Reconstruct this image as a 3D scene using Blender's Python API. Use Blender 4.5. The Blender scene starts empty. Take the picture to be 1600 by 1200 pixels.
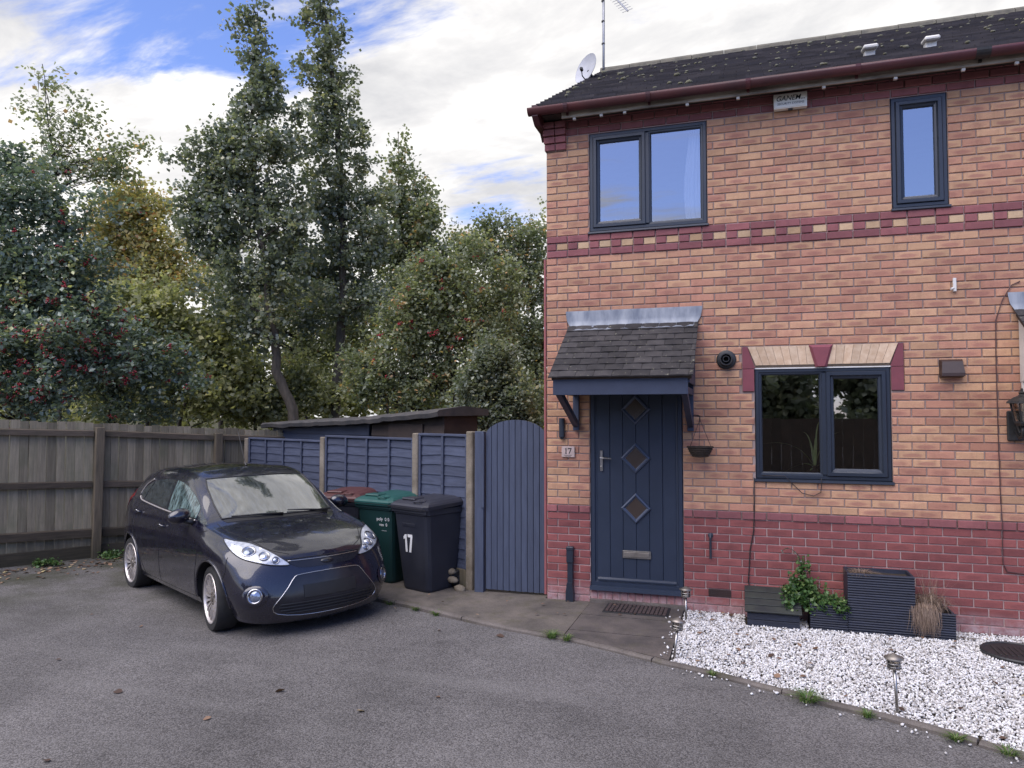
import bpy, bmesh, math, random
import numpy as np
from mathutils import Vector, Matrix, geometry
from mathutils.bvhtree import BVHTree

random.seed(17); RNG = np.random.default_rng(17)
R = math.radians
SC = bpy.context.scene
COL = SC.collection

# ------------------------------------------------------------------ camera
cam_d = bpy.data.cameras.new("camera"); cam = bpy.data.objects.new("camera", cam_d); COL.objects.link(cam)
cam_d.sensor_width = 36.0; cam_d.lens = 36.0 * 1132.55 / 1600.0
cam_d.clip_start = 0.05; cam_d.clip_end = 2000
CAM = Vector((1.937, -7.279, 1.904)); YAW = R(17.663)
cam.location = CAM
cam.rotation_euler = (R(90 + 2.357), 0.0, YAW)
SC.camera = cam

# ------------------------------------------------------------------ sky, sun, exposure
SUN_EL, SUN_AZ = R(56), R(205)        # high broad fill from behind the camera, added to brighten facade and trees
W = bpy.data.worlds.new("World"); SC.world = W; W.use_nodes = True
fill_sun_d = bpy.data.lights.new("sun", "SUN"); fill_sun_d.energy = 1.5; fill_sun_d.angle = R(65); fill_sun_d.color = (1.0, 0.92, 0.82)
sun = bpy.data.objects.new("sun", fill_sun_d); COL.objects.link(sun)
sdir = Vector((math.sin(SUN_AZ) * math.cos(SUN_EL), math.cos(SUN_AZ) * math.cos(SUN_EL), math.sin(SUN_EL)))
sun.rotation_euler = (-sdir).to_track_quat('-Z', 'Y').to_euler()
SC.view_settings.view_transform = 'Standard'; SC.view_settings.look = 'None'
SC.view_settings.exposure = 1.42; SC.view_settings.gamma = 1.0
SC.view_settings.use_curve_mapping = False
SC.cycles.use_denoising = True
SC.cycles.max_bounces = 6; SC.cycles.diffuse_bounces = 3; SC.cycles.glossy_bounces = 3
SC.cycles.transparent_max_bounces = 8; SC.cycles.transmission_bounces = 4
SC.cycles.caustics_reflective = False; SC.cycles.caustics_refractive = False


class NT:
    """small node-tree writer"""
    def __init__(s, tree):
        s.t = tree; tree.nodes.clear()

    def n(s, typ, **kw):
        nd = s.t.nodes.new(typ)
        ins = kw.pop('ins', None)
        for k, v in kw.items(): setattr(nd, k, v)
        if ins:
            for k, v in ins.items(): s.put(nd.inputs[k], v)
        return nd

    def put(s, sock, v):
        if isinstance(v, bpy.types.NodeSocket): s.t.links.new(v, sock)
        elif isinstance(v, bpy.types.Node): s.t.links.new(v.outputs[0], sock)
        elif isinstance(v, (tuple, list)) and sock.type == 'RGBA' and len(v) == 3: sock.default_value = (*v, 1)
        else: sock.default_value = v

    def m(s, op, a, b=None, c=None, clamp=False):
        nd = s.n('ShaderNodeMath', operation=op, use_clamp=clamp)
        s.put(nd.inputs[0], a)
        if b is not None: s.put(nd.inputs[1], b)
        if c is not None: s.put(nd.inputs[2], c)
        return nd.outputs[0]

    def mix(s, fac, a, b, blend='MIX'):
        nd = s.n('ShaderNodeMix', data_type='RGBA', blend_type=blend)
        s.put(nd.inputs[0], fac); s.put(nd.inputs[6], a); s.put(nd.inputs[7], b)
        return nd.outputs[2]

    def ramp(s, fac, stops, interp='LINEAR'):
        nd = s.n('ShaderNodeValToRGB'); cr = nd.color_ramp; cr.interpolation = interp
        while len(cr.elements) < len(stops): cr.elements.new(0.5)
        for e, (p, c) in zip(cr.elements, stops):
            e.position = p; e.color = (*c, 1) if len(c) == 3 else c
        s.put(nd.inputs[0], fac); return nd.outputs[0]

    def rng(s, v, a, b, c=0.0, d=1.0, smooth=False):
        nd = s.n('ShaderNodeMapRange', interpolation_type='SMOOTHSTEP' if smooth else 'LINEAR')
        for i, q in enumerate((v, a, b, c, d)): s.put(nd.inputs[i], q)
        return nd.outputs[0]

    def noise(s, vec, scale, detail=3, rough=0.55, dist=0.0):
        nd = s.n('ShaderNodeTexNoise')
        s.put(nd.inputs['Vector'], vec); nd.inputs['Scale'].default_value = scale
        nd.inputs['Detail'].default_value = detail; nd.inputs['Roughness'].default_value = rough
        nd.inputs['Distortion'].default_value = dist
        return nd.outputs[0]

    def sep(s, v):
        nd = s.n('ShaderNodeSeparateXYZ'); s.put(nd.inputs[0], v); return nd.outputs

    def comb(s, x, y, z):
        nd = s.n('ShaderNodeCombineXYZ')
        for i, q in enumerate((x, y, z)): s.put(nd.inputs[i], q)
        return nd.outputs[0]

    def vmap(s, vec, scale=(1, 1, 1), loc=(0, 0, 0), rot=(0, 0, 0)):
        nd = s.n('ShaderNodeMapping'); s.put(nd.inputs['Vector'], vec)
        nd.inputs['Scale'].default_value = scale; nd.inputs['Location'].default_value = loc; nd.inputs['Rotation'].default_value = rot
        return nd.outputs[0]


def sky_world():
    g = NT(W.node_tree)
    out = g.n('ShaderNodeOutputWorld'); bg = g.n('ShaderNodeBackground'); bg.inputs[1].default_value = 0.10
    sky = g.n('ShaderNodeTexSky', sky_type='NISHITA'); sky.sun_disc = False
    sky.sun_elevation = SUN_EL; sky.sun_rotation = SUN_AZ; sky.altitude = 50; sky.dust_density = 0.6; sky.ozone_density = 2.0
    d = g.n('ShaderNodeTexCoord').outputs['Generated']
    x, y, z = g.sep(d)[:3]
    zz = g.m('ADD', g.m('MAXIMUM', z, 0.0), 0.22)
    p = g.comb(g.m('DIVIDE', x, zz), g.m('DIVIDE', y, zz), 0.0)         # the cloud deck as a plane overhead
    # streaked high cloud + broad banks
    st = g.noise(g.vmap(p, (1.1, 3.2, 1), (0.3, 1.7, 0), (0, 0, R(38))), 2.1, 7, 0.62, 0.35)
    big = g.noise(g.vmap(p, (1, 1, 1), (4.1, 2.2, 0.7)), 0.85, 4, 0.5, 0.2)
    # openings in the cloud: direction of the blue gaps and the clearer half of the sky behind the camera
    def gap(az, el, w0, w1):
        v = Vector((math.sin(az) * math.cos(el), math.cos(az) * math.cos(el), math.sin(el)))
        nd = g.n('ShaderNodeVectorMath', operation='DOT_PRODUCT'); g.put(nd.inputs[0], d); nd.inputs[1].default_value = v
        return g.rng(nd.outputs['Value'], math.cos(w0), math.cos(w1), 0, 1, True)
    g1 = gap(R(-46), R(36), R(24), R(3)); g2 = gap(R(-18.5), R(17.5), R(7), R(0.5)); g3 = gap(R(160), R(32), R(95), R(25))
    cov = g.m('ADD', g.m('MULTIPLY', st, 0.62), g.m('MULTIPLY', big, 0.5))
    cov = g.m('SUBTRACT', cov, g.m('MULTIPLY', g1, 0.155)); cov = g.m('SUBTRACT', cov, g.m('MULTIPLY', g2, 0.12)); cov = g.m('SUBTRACT', cov, g.m('MULTIPLY', g3, 0.24))
    mask = g.rng(cov, 0.35, 0.50, 0, 1, True)
    shade = g.noise(g.vmap(p, (1, 1.6, 1), (7, 3, 0), (0, 0, R(30))), 2.6, 6, 0.6, 0.3)
    cl = g.ramp(shade, [(0.34, (2.75, 2.75, 2.85)), (0.50, (3.6, 3.55, 3.55)), (0.64, (4.7, 4.6, 4.5))])
    blue = g.mix(1.0, sky.outputs[0], (0.74, 0.74, 1.0), 'MULTIPLY')
    col = g.mix(mask, blue, cl)
    g.put(bg.inputs[0], col); g.put(out.inputs[0], bg)


sky_world()

# ------------------------------------------------------------------ materials
MATS = {}


def mat(name, fn):
    m = bpy.data.materials.new(name); m.use_nodes = True
    g = NT(m.node_tree); out = g.n('ShaderNodeOutputMaterial')
    r = fn(g)
    g.put(out.inputs[0], r); MATS[name] = m; return m


def pbsdf(g, col, rough=0.7, metal=0.0, spec=0.5, bump=None, bstr=0.3, bdist=0.01, coat=0.0, coat_rough=0.03):
    b = g.n('ShaderNodeBsdfPrincipled')
    g.put(b.inputs['Base Color'], col); g.put(b.inputs['Roughness'], rough); g.put(b.inputs['Metallic'], metal)
    g.put(b.inputs['Specular IOR Level'], spec)
    if coat: b.inputs['Coat Weight'].default_value = coat; b.inputs['Coat Roughness'].default_value = coat_rough
    if bump is not None:
        bn = g.n('ShaderNodeBump'); bn.inputs['Strength'].default_value = bstr; bn.inputs['Distance'].default_value = bdist
        g.put(bn.inputs['Height'], bump); g.put(b.inputs['Normal'], bn)
    return b


def objcoord(g, rnd=True):
    """object coordinates shifted by a random amount for each object"""
    c = g.n('ShaderNodeTexCoord').outputs['Object']
    if not rnd: return c
    oi = g.n('ShaderNodeObjectInfo').outputs['Random']
    nd = g.n('ShaderNodeVectorMath', operation='ADD'); g.put(nd.inputs[0], c)
    g.put(nd.inputs[1], g.comb(g.m('MULTIPLY', oi, 37.0), g.m('MULTIPLY', oi, 91.0), g.m('MULTIPLY', oi, 53.0)))
    return nd.outputs[0]


def wpos(g): return g.n('ShaderNodeNewGeometry').outputs['Position']


def simple(name, c, c2=None, rough=0.7, scale=6, bump=0.15, bscale=60, metal=0, spec=0.5, objvar=0.12, stretch=(1, 1, 1), bdist=0.004, rough2=None):
    """two-tone noise material with fine relief; objvar varies the brightness between objects"""
    c2 = c2 or tuple(v * 0.72 for v in c)
    def fn(g):
        v = g.vmap(objcoord(g), stretch)
        n = g.noise(v, scale, 5, 0.6)
        col = g.mix(g.rng(n, 0.35, 0.65), c, c2)
        oi = g.n('ShaderNodeObjectInfo').outputs['Random']
        k = g.rng(oi, 0, 1, 1 - objvar, 1 + objvar)
        col = g.mix(1.0, col, g.comb(k, k, k), 'MULTIPLY')
        ro = rough if rough2 is None else g.rng(n, 0.3, 0.7, rough, rough2)
        return pbsdf(g, col, ro, metal, spec, g.noise(v, bscale, 4, 0.6), bump, bdist)
    return mat(name, fn)


def brick_mat(name, a, b, dark, flash=0.8, tone=0.5):
    def fn(g):
        p = wpos(g); x, y, z = g.sep(p)[:3]
        rz = g.m('DIVIDE', z, 0.075); row = g.m('FLOOR', rz)
        odd = g.m('FLOORED_MODULO', row, 2.0)
        xs = g.m('DIVIDE', g.m('ADD', x, g.m('MULTIPLY', g.m('SUBTRACT', 1.0, odd), 0.1125)), 0.225)
        colm = g.m('FLOOR', xs); u = g.m('SUBTRACT', xs, colm); v = g.m('SUBTRACT', rz, row)
        wn = g.n('ShaderNodeTexWhiteNoise', noise_dimensions='2D'); g.put(wn.inputs['Vector'], g.comb(colm, row, 0))
        r1, r2, r3 = g.sep(wn.outputs['Color'])[:3]
        nz = g.noise(g.vmap(p, (1, 1, 1)), 22, 4, 0.6)
        broad = g.noise(p, 0.9, 3, 0.5)
        t = g.m('ADD', g.m('ADD', g.m('MULTIPLY', r1, 1.1), g.m('MULTIPLY', g.m('SUBTRACT', nz, 0.5), 1.3)), g.m('MULTIPLY', g.m('SUBTRACT', broad, 0.5), 1.1))
        base = g.mix(g.rng(t, 0.15, 1.0), a, b)
        # the darker burnt oval in the middle of a brick face
        du = g.m('MULTIPLY', g.m('SUBTRACT', u, 0.5), 2.35); dv = g.m('MULTIPLY', g.m('SUBTRACT', v, 0.43), 3.0)
        rr = g.m('SQRT', g.m('ADD', g.m('MULTIPLY', du, du), g.m('MULTIPLY', dv, dv)))
        rr = g.m('ADD', rr, g.m('MULTIPLY', g.m('SUBTRACT', nz, 0.5), 0.9))
        oval = g.m('MULTIPLY', g.rng(rr, 1.0, 0.45, 0, 1, True), g.rng(r2, 0.15, 0.75, 0.0, flash))
        base = g.mix(oval, base, dark)
        # scratchy drag marks
        sc = g.noise(g.vmap(p, (14, 14, 110)), 1.0, 4, 0.7)
        base = g.mix(g.rng(sc, 0.60, 0.74, 0, 0.55), base, tuple(q * 0.45 for q in dark))
        k = g.rng(r3, 0, 1, 0.86, 1.14); base = g.mix(1.0, base, g.comb(k, k, k), 'MULTIPLY')
        fine = g.noise(p, 160, 3, 0.6)
        k2 = g.rng(fine, 0.3, 0.7, 0.86, 1.12); base = g.mix(1.0, base, g.comb(k2, k2, k2), 'MULTIPLY')
        # dirt washing down below the eaves and splashed up from the ground
        dirt = g.m('MULTIPLY', g.rng(g.noise(g.vmap(p, (5, 5, 1.2)), 1.5, 5, 0.65), 0.5, 0.75), 0.35)
        base = g.mix(dirt, base, tuple(q * 0.5 for q in dark))
        # pale salts bloomed on the lowest courses
        bloom = g.m('MULTIPLY', g.rng(g.m('ADD', z, g.m('MULTIPLY', g.m('SUBTRACT', broad, 0.5), 0.25)), 0.20, 0.06), g.rng(g.noise(p, 14, 5, 0.7), 0.35, 0.62, 0.15, 0.75))
        base = g.mix(bloom, base, (0.42, 0.33, 0.34))
        h = g.m('ADD', g.m('MULTIPLY', fine, 0.5), g.m('MULTIPLY', sc, 0.7))
        return pbsdf(g, base, 0.88, 0, 0.25, h, 0.55, 0.004)
    return mat(name, fn)


brick_mat('brick_orange', (0.50, 0.30, 0.180), (0.43, 0.215, 0.148), (0.31, 0.145, 0.112), 0.75)
brick_mat('brick_red', (0.265, 0.088, 0.082), (0.205, 0.068, 0.067), (0.145, 0.052, 0.054), 0.45)
brick_mat('brick_purple', (0.275, 0.105, 0.106), (0.215, 0.084, 0.090), (0.165, 0.066, 0.072), 0.25)
brick_mat('brick_buff', (0.52, 0.37, 0.23), (0.44, 0.29, 0.17), (0.36, 0.22, 0.13), 0.15)


def _gable(g):
    p = wpos(g); x, y, z = g.sep(p)[:3]
    b = g.n('ShaderNodeTexBrick'); g.put(b.inputs['Vector'], g.comb(g.m('ADD', y, x), z, 0.0)); b.offset = 0.5
    for k, v in (('Color1', (0.50, 0.30, 0.18, 1)), ('Color2', (0.38, 0.18, 0.13, 1)), ('Mortar', (0.30, 0.23, 0.21, 1)), ('Scale', 1.0), ('Mortar Size', 0.005), ('Brick Width', 0.225), ('Row Height', 0.075), ('Bias', 0.0)): b.inputs[k].default_value = v
    n = g.noise(p, 24, 4, 0.6); k = g.rng(n, 0.3, 0.7, 0.85, 1.12); c = g.mix(1.0, b.outputs['Color'], g.comb(k, k, k), 'MULTIPLY')
    h = g.m('SUBTRACT', g.m('MULTIPLY', n, 0.3), b.outputs['Fac'])
    return pbsdf(g, c, 0.9, 0, 0.25, h, 0.6, 0.006)


mat('gable_brick', _gable)


def _mortar(g):
    p = wpos(g); z = g.sep(p)[2]
    n = g.noise(p, 30, 4, 0.6); n2 = g.noise(p, 1.2, 4, 0.6)
    up = g.mix(g.rng(n2, 0.35, 0.65), (0.34, 0.262, 0.24), (0.24, 0.185, 0.17))
    lo = g.mix(g.rng(n2, 0.35, 0.65), (0.46, 0.34, 0.32), (0.33, 0.235, 0.225))
    f = g.m('GREATER_THAN', z, 0.90)
    f2 = g.m('GREATER_THAN', z, 3.52); f3 = g.m('LESS_THAN', z, 3.75); f4 = g.m('GREATER_THAN', z, 4.79)
    band = g.m('MAXIMUM', g.m('MULTIPLY', f2, f3), f4)
    c = g.mix(g.m('MULTIPLY', f, g.m('SUBTRACT', 1.0, band)), lo, up)
    return pbsdf(g, c, 0.95, 0, 0.2, n, 0.5, 0.003)


mat('mortar', _mortar)


def _tarmac(g):
    p = wpos(g)
    v = g.n('ShaderNodeTexVoronoi', feature='F1'); g.put(v.inputs['Vector'], p); v.inputs['Scale'].default_value = 115
    stone = g.sep(v.outputs['Color'])[0]
    v2 = g.n('ShaderNodeTexVoronoi', feature='F1'); g.put(v2.inputs['Vector'], p); v2.inputs['Scale'].default_value = 260
    st2 = g.sep(v2.outputs['Color'])[1]
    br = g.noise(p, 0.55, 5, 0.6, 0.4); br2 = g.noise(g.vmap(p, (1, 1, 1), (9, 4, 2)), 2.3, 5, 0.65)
    c = g.mix(g.rng(stone, 0.1, 0.95), (0.082, 0.076, 0.074), (0.190, 0.178, 0.175))
    c = g.mix(g.rng(st2, 0.75, 1.0, 0, 0.5), c, (0.26, 0.25, 0.24))
    c = g.mix(g.rng(v.outputs['Distance'], 0.52, 0.78, 0, 0.65), c, (0.03, 0.028, 0.028))
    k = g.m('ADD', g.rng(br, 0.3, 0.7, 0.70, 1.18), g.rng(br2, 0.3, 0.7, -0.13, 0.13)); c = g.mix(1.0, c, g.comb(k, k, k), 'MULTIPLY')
    # old oil drips and worn wheel tracks
    oil = g.rng(g.noise(g.vmap(p, (1, 1, 1), (31, 17, 3)), 1.1, 3, 0.5, 0.6), 0.66, 0.74, 0, 0.5); c = g.mix(oil, c, (0.030, 0.028, 0.028))
    tr = g.rng(g.noise(g.vmap(p, (0.25, 2.2, 1), (5, 2, 0), (0, 0, R(-24))), 1.3, 3, 0.5), 0.52, 0.72, 0, 0.25); c = g.mix(tr, c, (0.20, 0.19, 0.185))
    # moss and silt by fences and kerb, with shade near the fences painted in
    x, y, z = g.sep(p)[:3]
    moss_shade = g.m('MULTIPLY', g.rng(g.noise(p, 1.4, 6, 0.7), 0.40, 0.62), g.rng(g.m('ADD', y, g.m('MULTIPLY', x, -0.45)), -0.9, 2.6, 0.0, 0.85, True))
    c = g.mix(moss_shade, c, (0.035, 0.037, 0.018))
    h = g.m('ADD', g.m('MULTIPLY', v.outputs['Distance'], -1.0), g.m('MULTIPLY', st2, 0.25))
    return pbsdf(g, c, 0.85, 0, 0.35, h, 0.55, 0.005)


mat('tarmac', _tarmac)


def _concrete(name, a, b, moss=0.5):
    def fn(g):
        p = wpos(g); n = g.noise(p, 2.2, 6, 0.65, 0.3); n2 = g.noise(p, 90, 4, 0.6); n3 = g.noise(g.vmap(p, (1, 1, 1), (3, 8, 1)), 5, 5, 0.7)
        c = g.mix(g.rng(n, 0.35, 0.65), a, b)
        c = g.mix(g.rng(n3, 0.52, 0.70, 0, moss), c, (0.07, 0.066, 0.032))
        k = g.rng(n2, 0.3, 0.7, 0.80, 1.18); c = g.mix(1.0, c, g.comb(k, k, k), 'MULTIPLY')
        return pbsdf(g, c, 0.9, 0, 0.3, n2, 0.5, 0.004)
    return mat(name, fn)


_concrete('concrete', (0.145, 0.125, 0.108), (0.072, 0.064, 0.058), 0.55)
_concrete('slab', (0.125, 0.105, 0.095), (0.062, 0.054, 0.052), 0.35)
_concrete('kerb', (0.155, 0.135, 0.122), (0.085, 0.074, 0.066), 0.6)
_concrete('post_concrete', (0.26, 0.225, 0.18), (0.14, 0.115, 0.085), 0.4)
_concrete('soil', (0.055, 0.040, 0.028), (0.03, 0.024, 0.016), 0.6)

simple('paint_navy', (0.030, 0.042, 0.078), (0.022, 0.031, 0.060), 0.55, 3, 0.12, 40, objvar=0.06)
simple('paint_door', (0.020, 0.030, 0.054), (0.016, 0.025, 0.046), 0.42, 3, 0.05, 60, objvar=0.02)
simple('paint_moulding', (0.055, 0.072, 0.115), (0.045, 0.060, 0.098), 0.4, 3, 0.05, 60, objvar=0.02)
simple('upvc_anthracite', (0.020, 0.027, 0.042), (0.016, 0.022, 0.035), 0.38, 3, 0.06, 120, objvar=0.03)
simple('paint_fence_blue', (0.062, 0.075, 0.120), (0.040, 0.049, 0.083), 0.75, 4, 0.5, 26, objvar=0.14, stretch=(1, 1, 9), bdist=0.006)
simple('paint_gate_blue', (0.055, 0.069, 0.110), (0.042, 0.053, 0.087), 0.7, 4, 0.4, 30, objvar=0.10, stretch=(9, 9, 1))


def _oldwood(name, a, b, c3, horizontal=False):
    def fn(g):
        v = objcoord(g); s = (1.2, 1.2, 14) if horizontal else (14, 14, 1.0)
        vv = g.vmap(v, s); n = g.noise(vv, 3.0, 6, 0.65, 0.3); n2 = g.noise(v, 2.0, 4, 0.6); n3 = g.noise(vv, 14, 4, 0.6)
        c = g.mix(g.rng(n, 0.32, 0.68), a, b); c = g.mix(g.rng(n2, 0.5, 0.7, 0, 0.6), c, c3)
        oi = g.n('ShaderNodeObjectInfo').outputs['Random']; k = g.rng(oi, 0, 1, 0.72, 1.28); c = g.mix(1.0, c, g.comb(k, k, k), 'MULTIPLY')
        z = g.sep(wpos(g))[2]
        damp = g.m('MULTIPLY', g.rng(g.m('ADD', z, g.m('MULTIPLY', n2, 0.5)), 0.62, 0.25), 0.55)      # green algae and damp creeping up from the soil
        c = g.mix(damp, c, (0.032, 0.034, 0.022))
        return pbsdf(g, c, 0.92, 0, 0.2, n3, 0.6, 0.006)
    return mat(name, fn)


_oldwood('wood_board', (0.32, 0.275, 0.195), (0.19, 0.165, 0.118), (0.16, 0.162, 0.10))
_oldwood('wood_rail', (0.125, 0.10, 0.075), (0.066, 0.055, 0.044), (0.058, 0.054, 0.038), True)
_oldwood('wood_post', (0.15, 0.122, 0.086), (0.076, 0.064, 0.048), (0.072, 0.072, 0.046))
simple('shed_brown', (0.055, 0.038, 0.030), (0.034, 0.025, 0.022), 0.8, 5, 0.3, 30)
simple('roof_felt', (0.075, 0.068, 0.064), (0.04, 0.04, 0.042), 0.9, 5, 0.4, 120)


def _tile(g):
    v = objcoord(g); n = g.noise(v, 5, 5, 0.65); oi = g.n('ShaderNodeObjectInfo').outputs['Random']
    c = g.mix(g.rng(n, 0.35, 0.7), (0.027, 0.025, 0.026), (0.054, 0.049, 0.048)); k = g.rng(oi, 0, 1, 0.75, 1.3); c = g.mix(1.0, c, g.comb(k, k, k), 'MULTIPLY')
    sp = g.noise(wpos(g), 26, 3, 0.5); c = g.mix(g.rng(sp, 0.66, 0.72, 0, 0.7), c, (0.22, 0.21, 0.15))
    return pbsdf(g, c, 0.85, 0, 0.3, g.noise(v, 110, 4, 0.6), 0.4, 0.004)


mat('canopy_tile', _tile)


def _rooftile(g):
    p = wpos(g); n = g.noise(p, 3, 5, 0.6); x, y, z = g.sep(p)[:3]
    wn = g.n('ShaderNodeTexWhiteNoise', noise_dimensions='2D'); g.put(wn.inputs['Vector'], g.comb(g.m('FLOOR', g.m('DIVIDE', x, 0.25)), g.m('FLOOR', g.m('DIVIDE', y, 0.17)), 0))
    c = g.mix(g.rng(n, 0.35, 0.65), (0.030, 0.028, 0.034), (0.050, 0.044, 0.046)); k = g.rng(wn.outputs[0], 0, 1, 0.7, 1.35); c = g.mix(1.0, c, g.comb(k, k, k), 'MULTIPLY')
    li = g.noise(p, 9, 4, 0.6); c = g.mix(g.rng(li, 0.68, 0.74, 0, 0.5), c, (0.13, 0.13, 0.085))
    return pbsdf(g, c, 0.85, 0, 0.3, g.noise(p, 90, 4, 0.6), 0.4, 0.004)


mat('roof_tile', _rooftile)
simple('ridge_tile', (0.16, 0.145, 0.11), (0.09, 0.085, 0.07), 0.9, 7, 0.4, 80)
simple('moss', (0.125, 0.12, 0.065), (0.20, 0.195, 0.15), 0.95, 20, 0.5, 80)
simple('gutter_maroon', (0.088, 0.024, 0.028), (0.050, 0.018, 0.022), 0.42, 2, 0.08, 40, rough2=0.6)
simple('fascia_dirty', (0.42, 0.37, 0.30), (0.14, 0.115, 0.095), 0.7, 3.5, 0.1, 60, stretch=(0.7, 1, 3))
simple('plastic_white', (0.72, 0.70, 0.66), (0.60, 0.58, 0.54), 0.5, 8, 0.03, 60)
simple('plastic_cream', (0.80, 0.79, 0.72), (0.72, 0.70, 0.63), 0.5, 4, 0.03, 60)
simple('plastic_black', (0.016, 0.016, 0.018), (0.022, 0.022, 0.024), 0.5, 8, 0.08, 120)
simple('plastic_brown', (0.040, 0.022, 0.020), (0.03, 0.018, 0.016), 0.5, 8, 0.05, 80)
simple('lead', (0.13, 0.15, 0.19), (0.28, 0.30, 0.33), 0.6, 9, 0.25, 30, metal=0.2, stretch=(1, 1, 0.35))
simple('steel', (0.50, 0.48, 0.45), (0.36, 0.34, 0.32), 0.35, 10, 0.05, 80, metal=1.0)
simple('steel_dull', (0.30, 0.27, 0.24), (0.20, 0.18, 0.16), 0.5, 14, 0.1, 80, metal=0.8)
simple('alu_grey', (0.36, 0.37, 0.40), (0.28, 0.29, 0.32), 0.45, 10, 0.05, 80, metal=0.5)
simple('dish_grey', (0.42, 0.43, 0.46), (0.34, 0.35, 0.38), 0.5, 5, 0.05, 80)
simple('iron_black', (0.012, 0.012, 0.014), (0.03, 0.028, 0.026), 0.5, 20, 0.3, 60)
simple('cable_dark', (0.02, 0.016, 0.018), None, 0.6)
simple('cable_brown', (0.085, 0.04, 0.04), None, 0.7)
simple('wicker', (0.045, 0.032, 0.022), (0.02, 0.015, 0.012), 0.9, 30, 0.6, 60)
simple('bin_black', (0.014, 0.016, 0.026), (0.022, 0.024, 0.034), 0.5, 2.5, 0.12, 160, objvar=0.0, rough2=0.62)
simple('bin_green', (0.006, 0.032, 0.031), (0.007, 0.028, 0.027), 0.5, 2.5, 0.12, 160, objvar=0.0)
simple('lid_green', (0.014, 0.082, 0.072), (0.011, 0.062, 0.055), 0.45, 3, 0.1, 120, objvar=0.0)
simple('lid_maroon', (0.085, 0.028, 0.026), (0.065, 0.022, 0.022), 0.5, 3, 0.1, 120, objvar=0.0)
simple('lid_black', (0.022, 0.023, 0.032), (0.03, 0.03, 0.04), 0.4, 3, 0.1, 120, objvar=0.0)
simple('ink_black', (0.012, 0.012, 0.014), None, 0.6, objvar=0)
simple('ink_white', (0.75, 0.75, 0.75), None, 0.6, objvar=0)
simple('ink_grey', (0.16, 0.17, 0.18), None, 0.6, objvar=0)
simple('decking_navy', (0.021, 0.026, 0.046), (0.013, 0.016, 0.028), 0.6, 6, 0.35, 50, stretch=(1, 1, 6), objvar=0.15)
simple('decking_black', (0.014, 0.016, 0.018), (0.030, 0.034, 0.028), 0.6, 6, 0.35, 50, objvar=0.15)
simple('mat_brown', (0.055, 0.036, 0.034), (0.03, 0.02, 0.02), 0.95, 40, 0.8, 200)
simple('mat_rubber', (0.012, 0.012, 0.014), None, 0.7)
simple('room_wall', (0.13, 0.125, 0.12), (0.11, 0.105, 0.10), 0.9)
simple('curtain', (0.80, 0.80, 0.84), (0.70, 0.70, 0.76), 0.9, 6, 0.1, 60)
simple('purple_block', (0.20, 0.055, 0.070), (0.17, 0.048, 0.062), 0.85, 10, 0.3, 160)
simple('arch_stone', (0.62, 0.47, 0.33), (0.50, 0.35, 0.23), 0.9, 16, 0.5, 90, objvar=0.12)
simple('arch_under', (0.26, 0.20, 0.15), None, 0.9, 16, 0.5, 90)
simple('plaque', (0.55, 0.42, 0.38), (0.42, 0.33, 0.30), 0.5, 14, 0.05, 60)
simple('pot_terracotta', (0.10, 0.055, 0.04), None, 0.8)
simple('pipe_pink', (0.32, 0.10, 0.10), (0.25, 0.08, 0.08), 0.6)


def _glass(name, fac0, tint):
    def fn(g):
        fr = g.n('ShaderNodeFresnel'); fr.inputs[0].default_value = 1.5
        fac = g.m('ADD', g.m('MULTIPLY', fr.outputs[0], 1.6), fac0, clamp=True)
        gl = g.n('ShaderNodeBsdfGlossy'); gl.inputs['Roughness'].default_value = 0.012; gl.inputs['Color'].default_value = (0.95, 0.97, 1.0, 1)
        # float glass is never perfectly flat
        bn = g.n('ShaderNodeBump'); bn.inputs['Strength'].default_value = 0.025; bn.inputs['Distance'].default_value = 0.02
        g.put(bn.inputs['Height'], g.noise(wpos(g), 1.6, 2, 0.4)); g.put(gl.inputs['Normal'], bn)
        tr = g.n('ShaderNodeBsdfTransparent'); tr.inputs[0].default_value = (*tint, 1)
        mx = g.n('ShaderNodeMixShader'); g.put(mx.inputs[0], fac); g.put(mx.inputs[1], tr); g.put(mx.inputs[2], gl)
        return mx
    return mat(name, fn)


_glass('window_glass', 0.28, (0.80, 0.84, 0.85))
_glass('lamp_glass', 0.10, (0.62, 0.58, 0.50))


def _frosted(g):
    p = wpos(g)
    return pbsdf(g, (0.05, 0.036, 0.030), 0.15, 0, 0.7, g.noise(p, 130, 3, 0.6), 0.5, 0.003)


mat('door_glass', _frosted)


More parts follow.
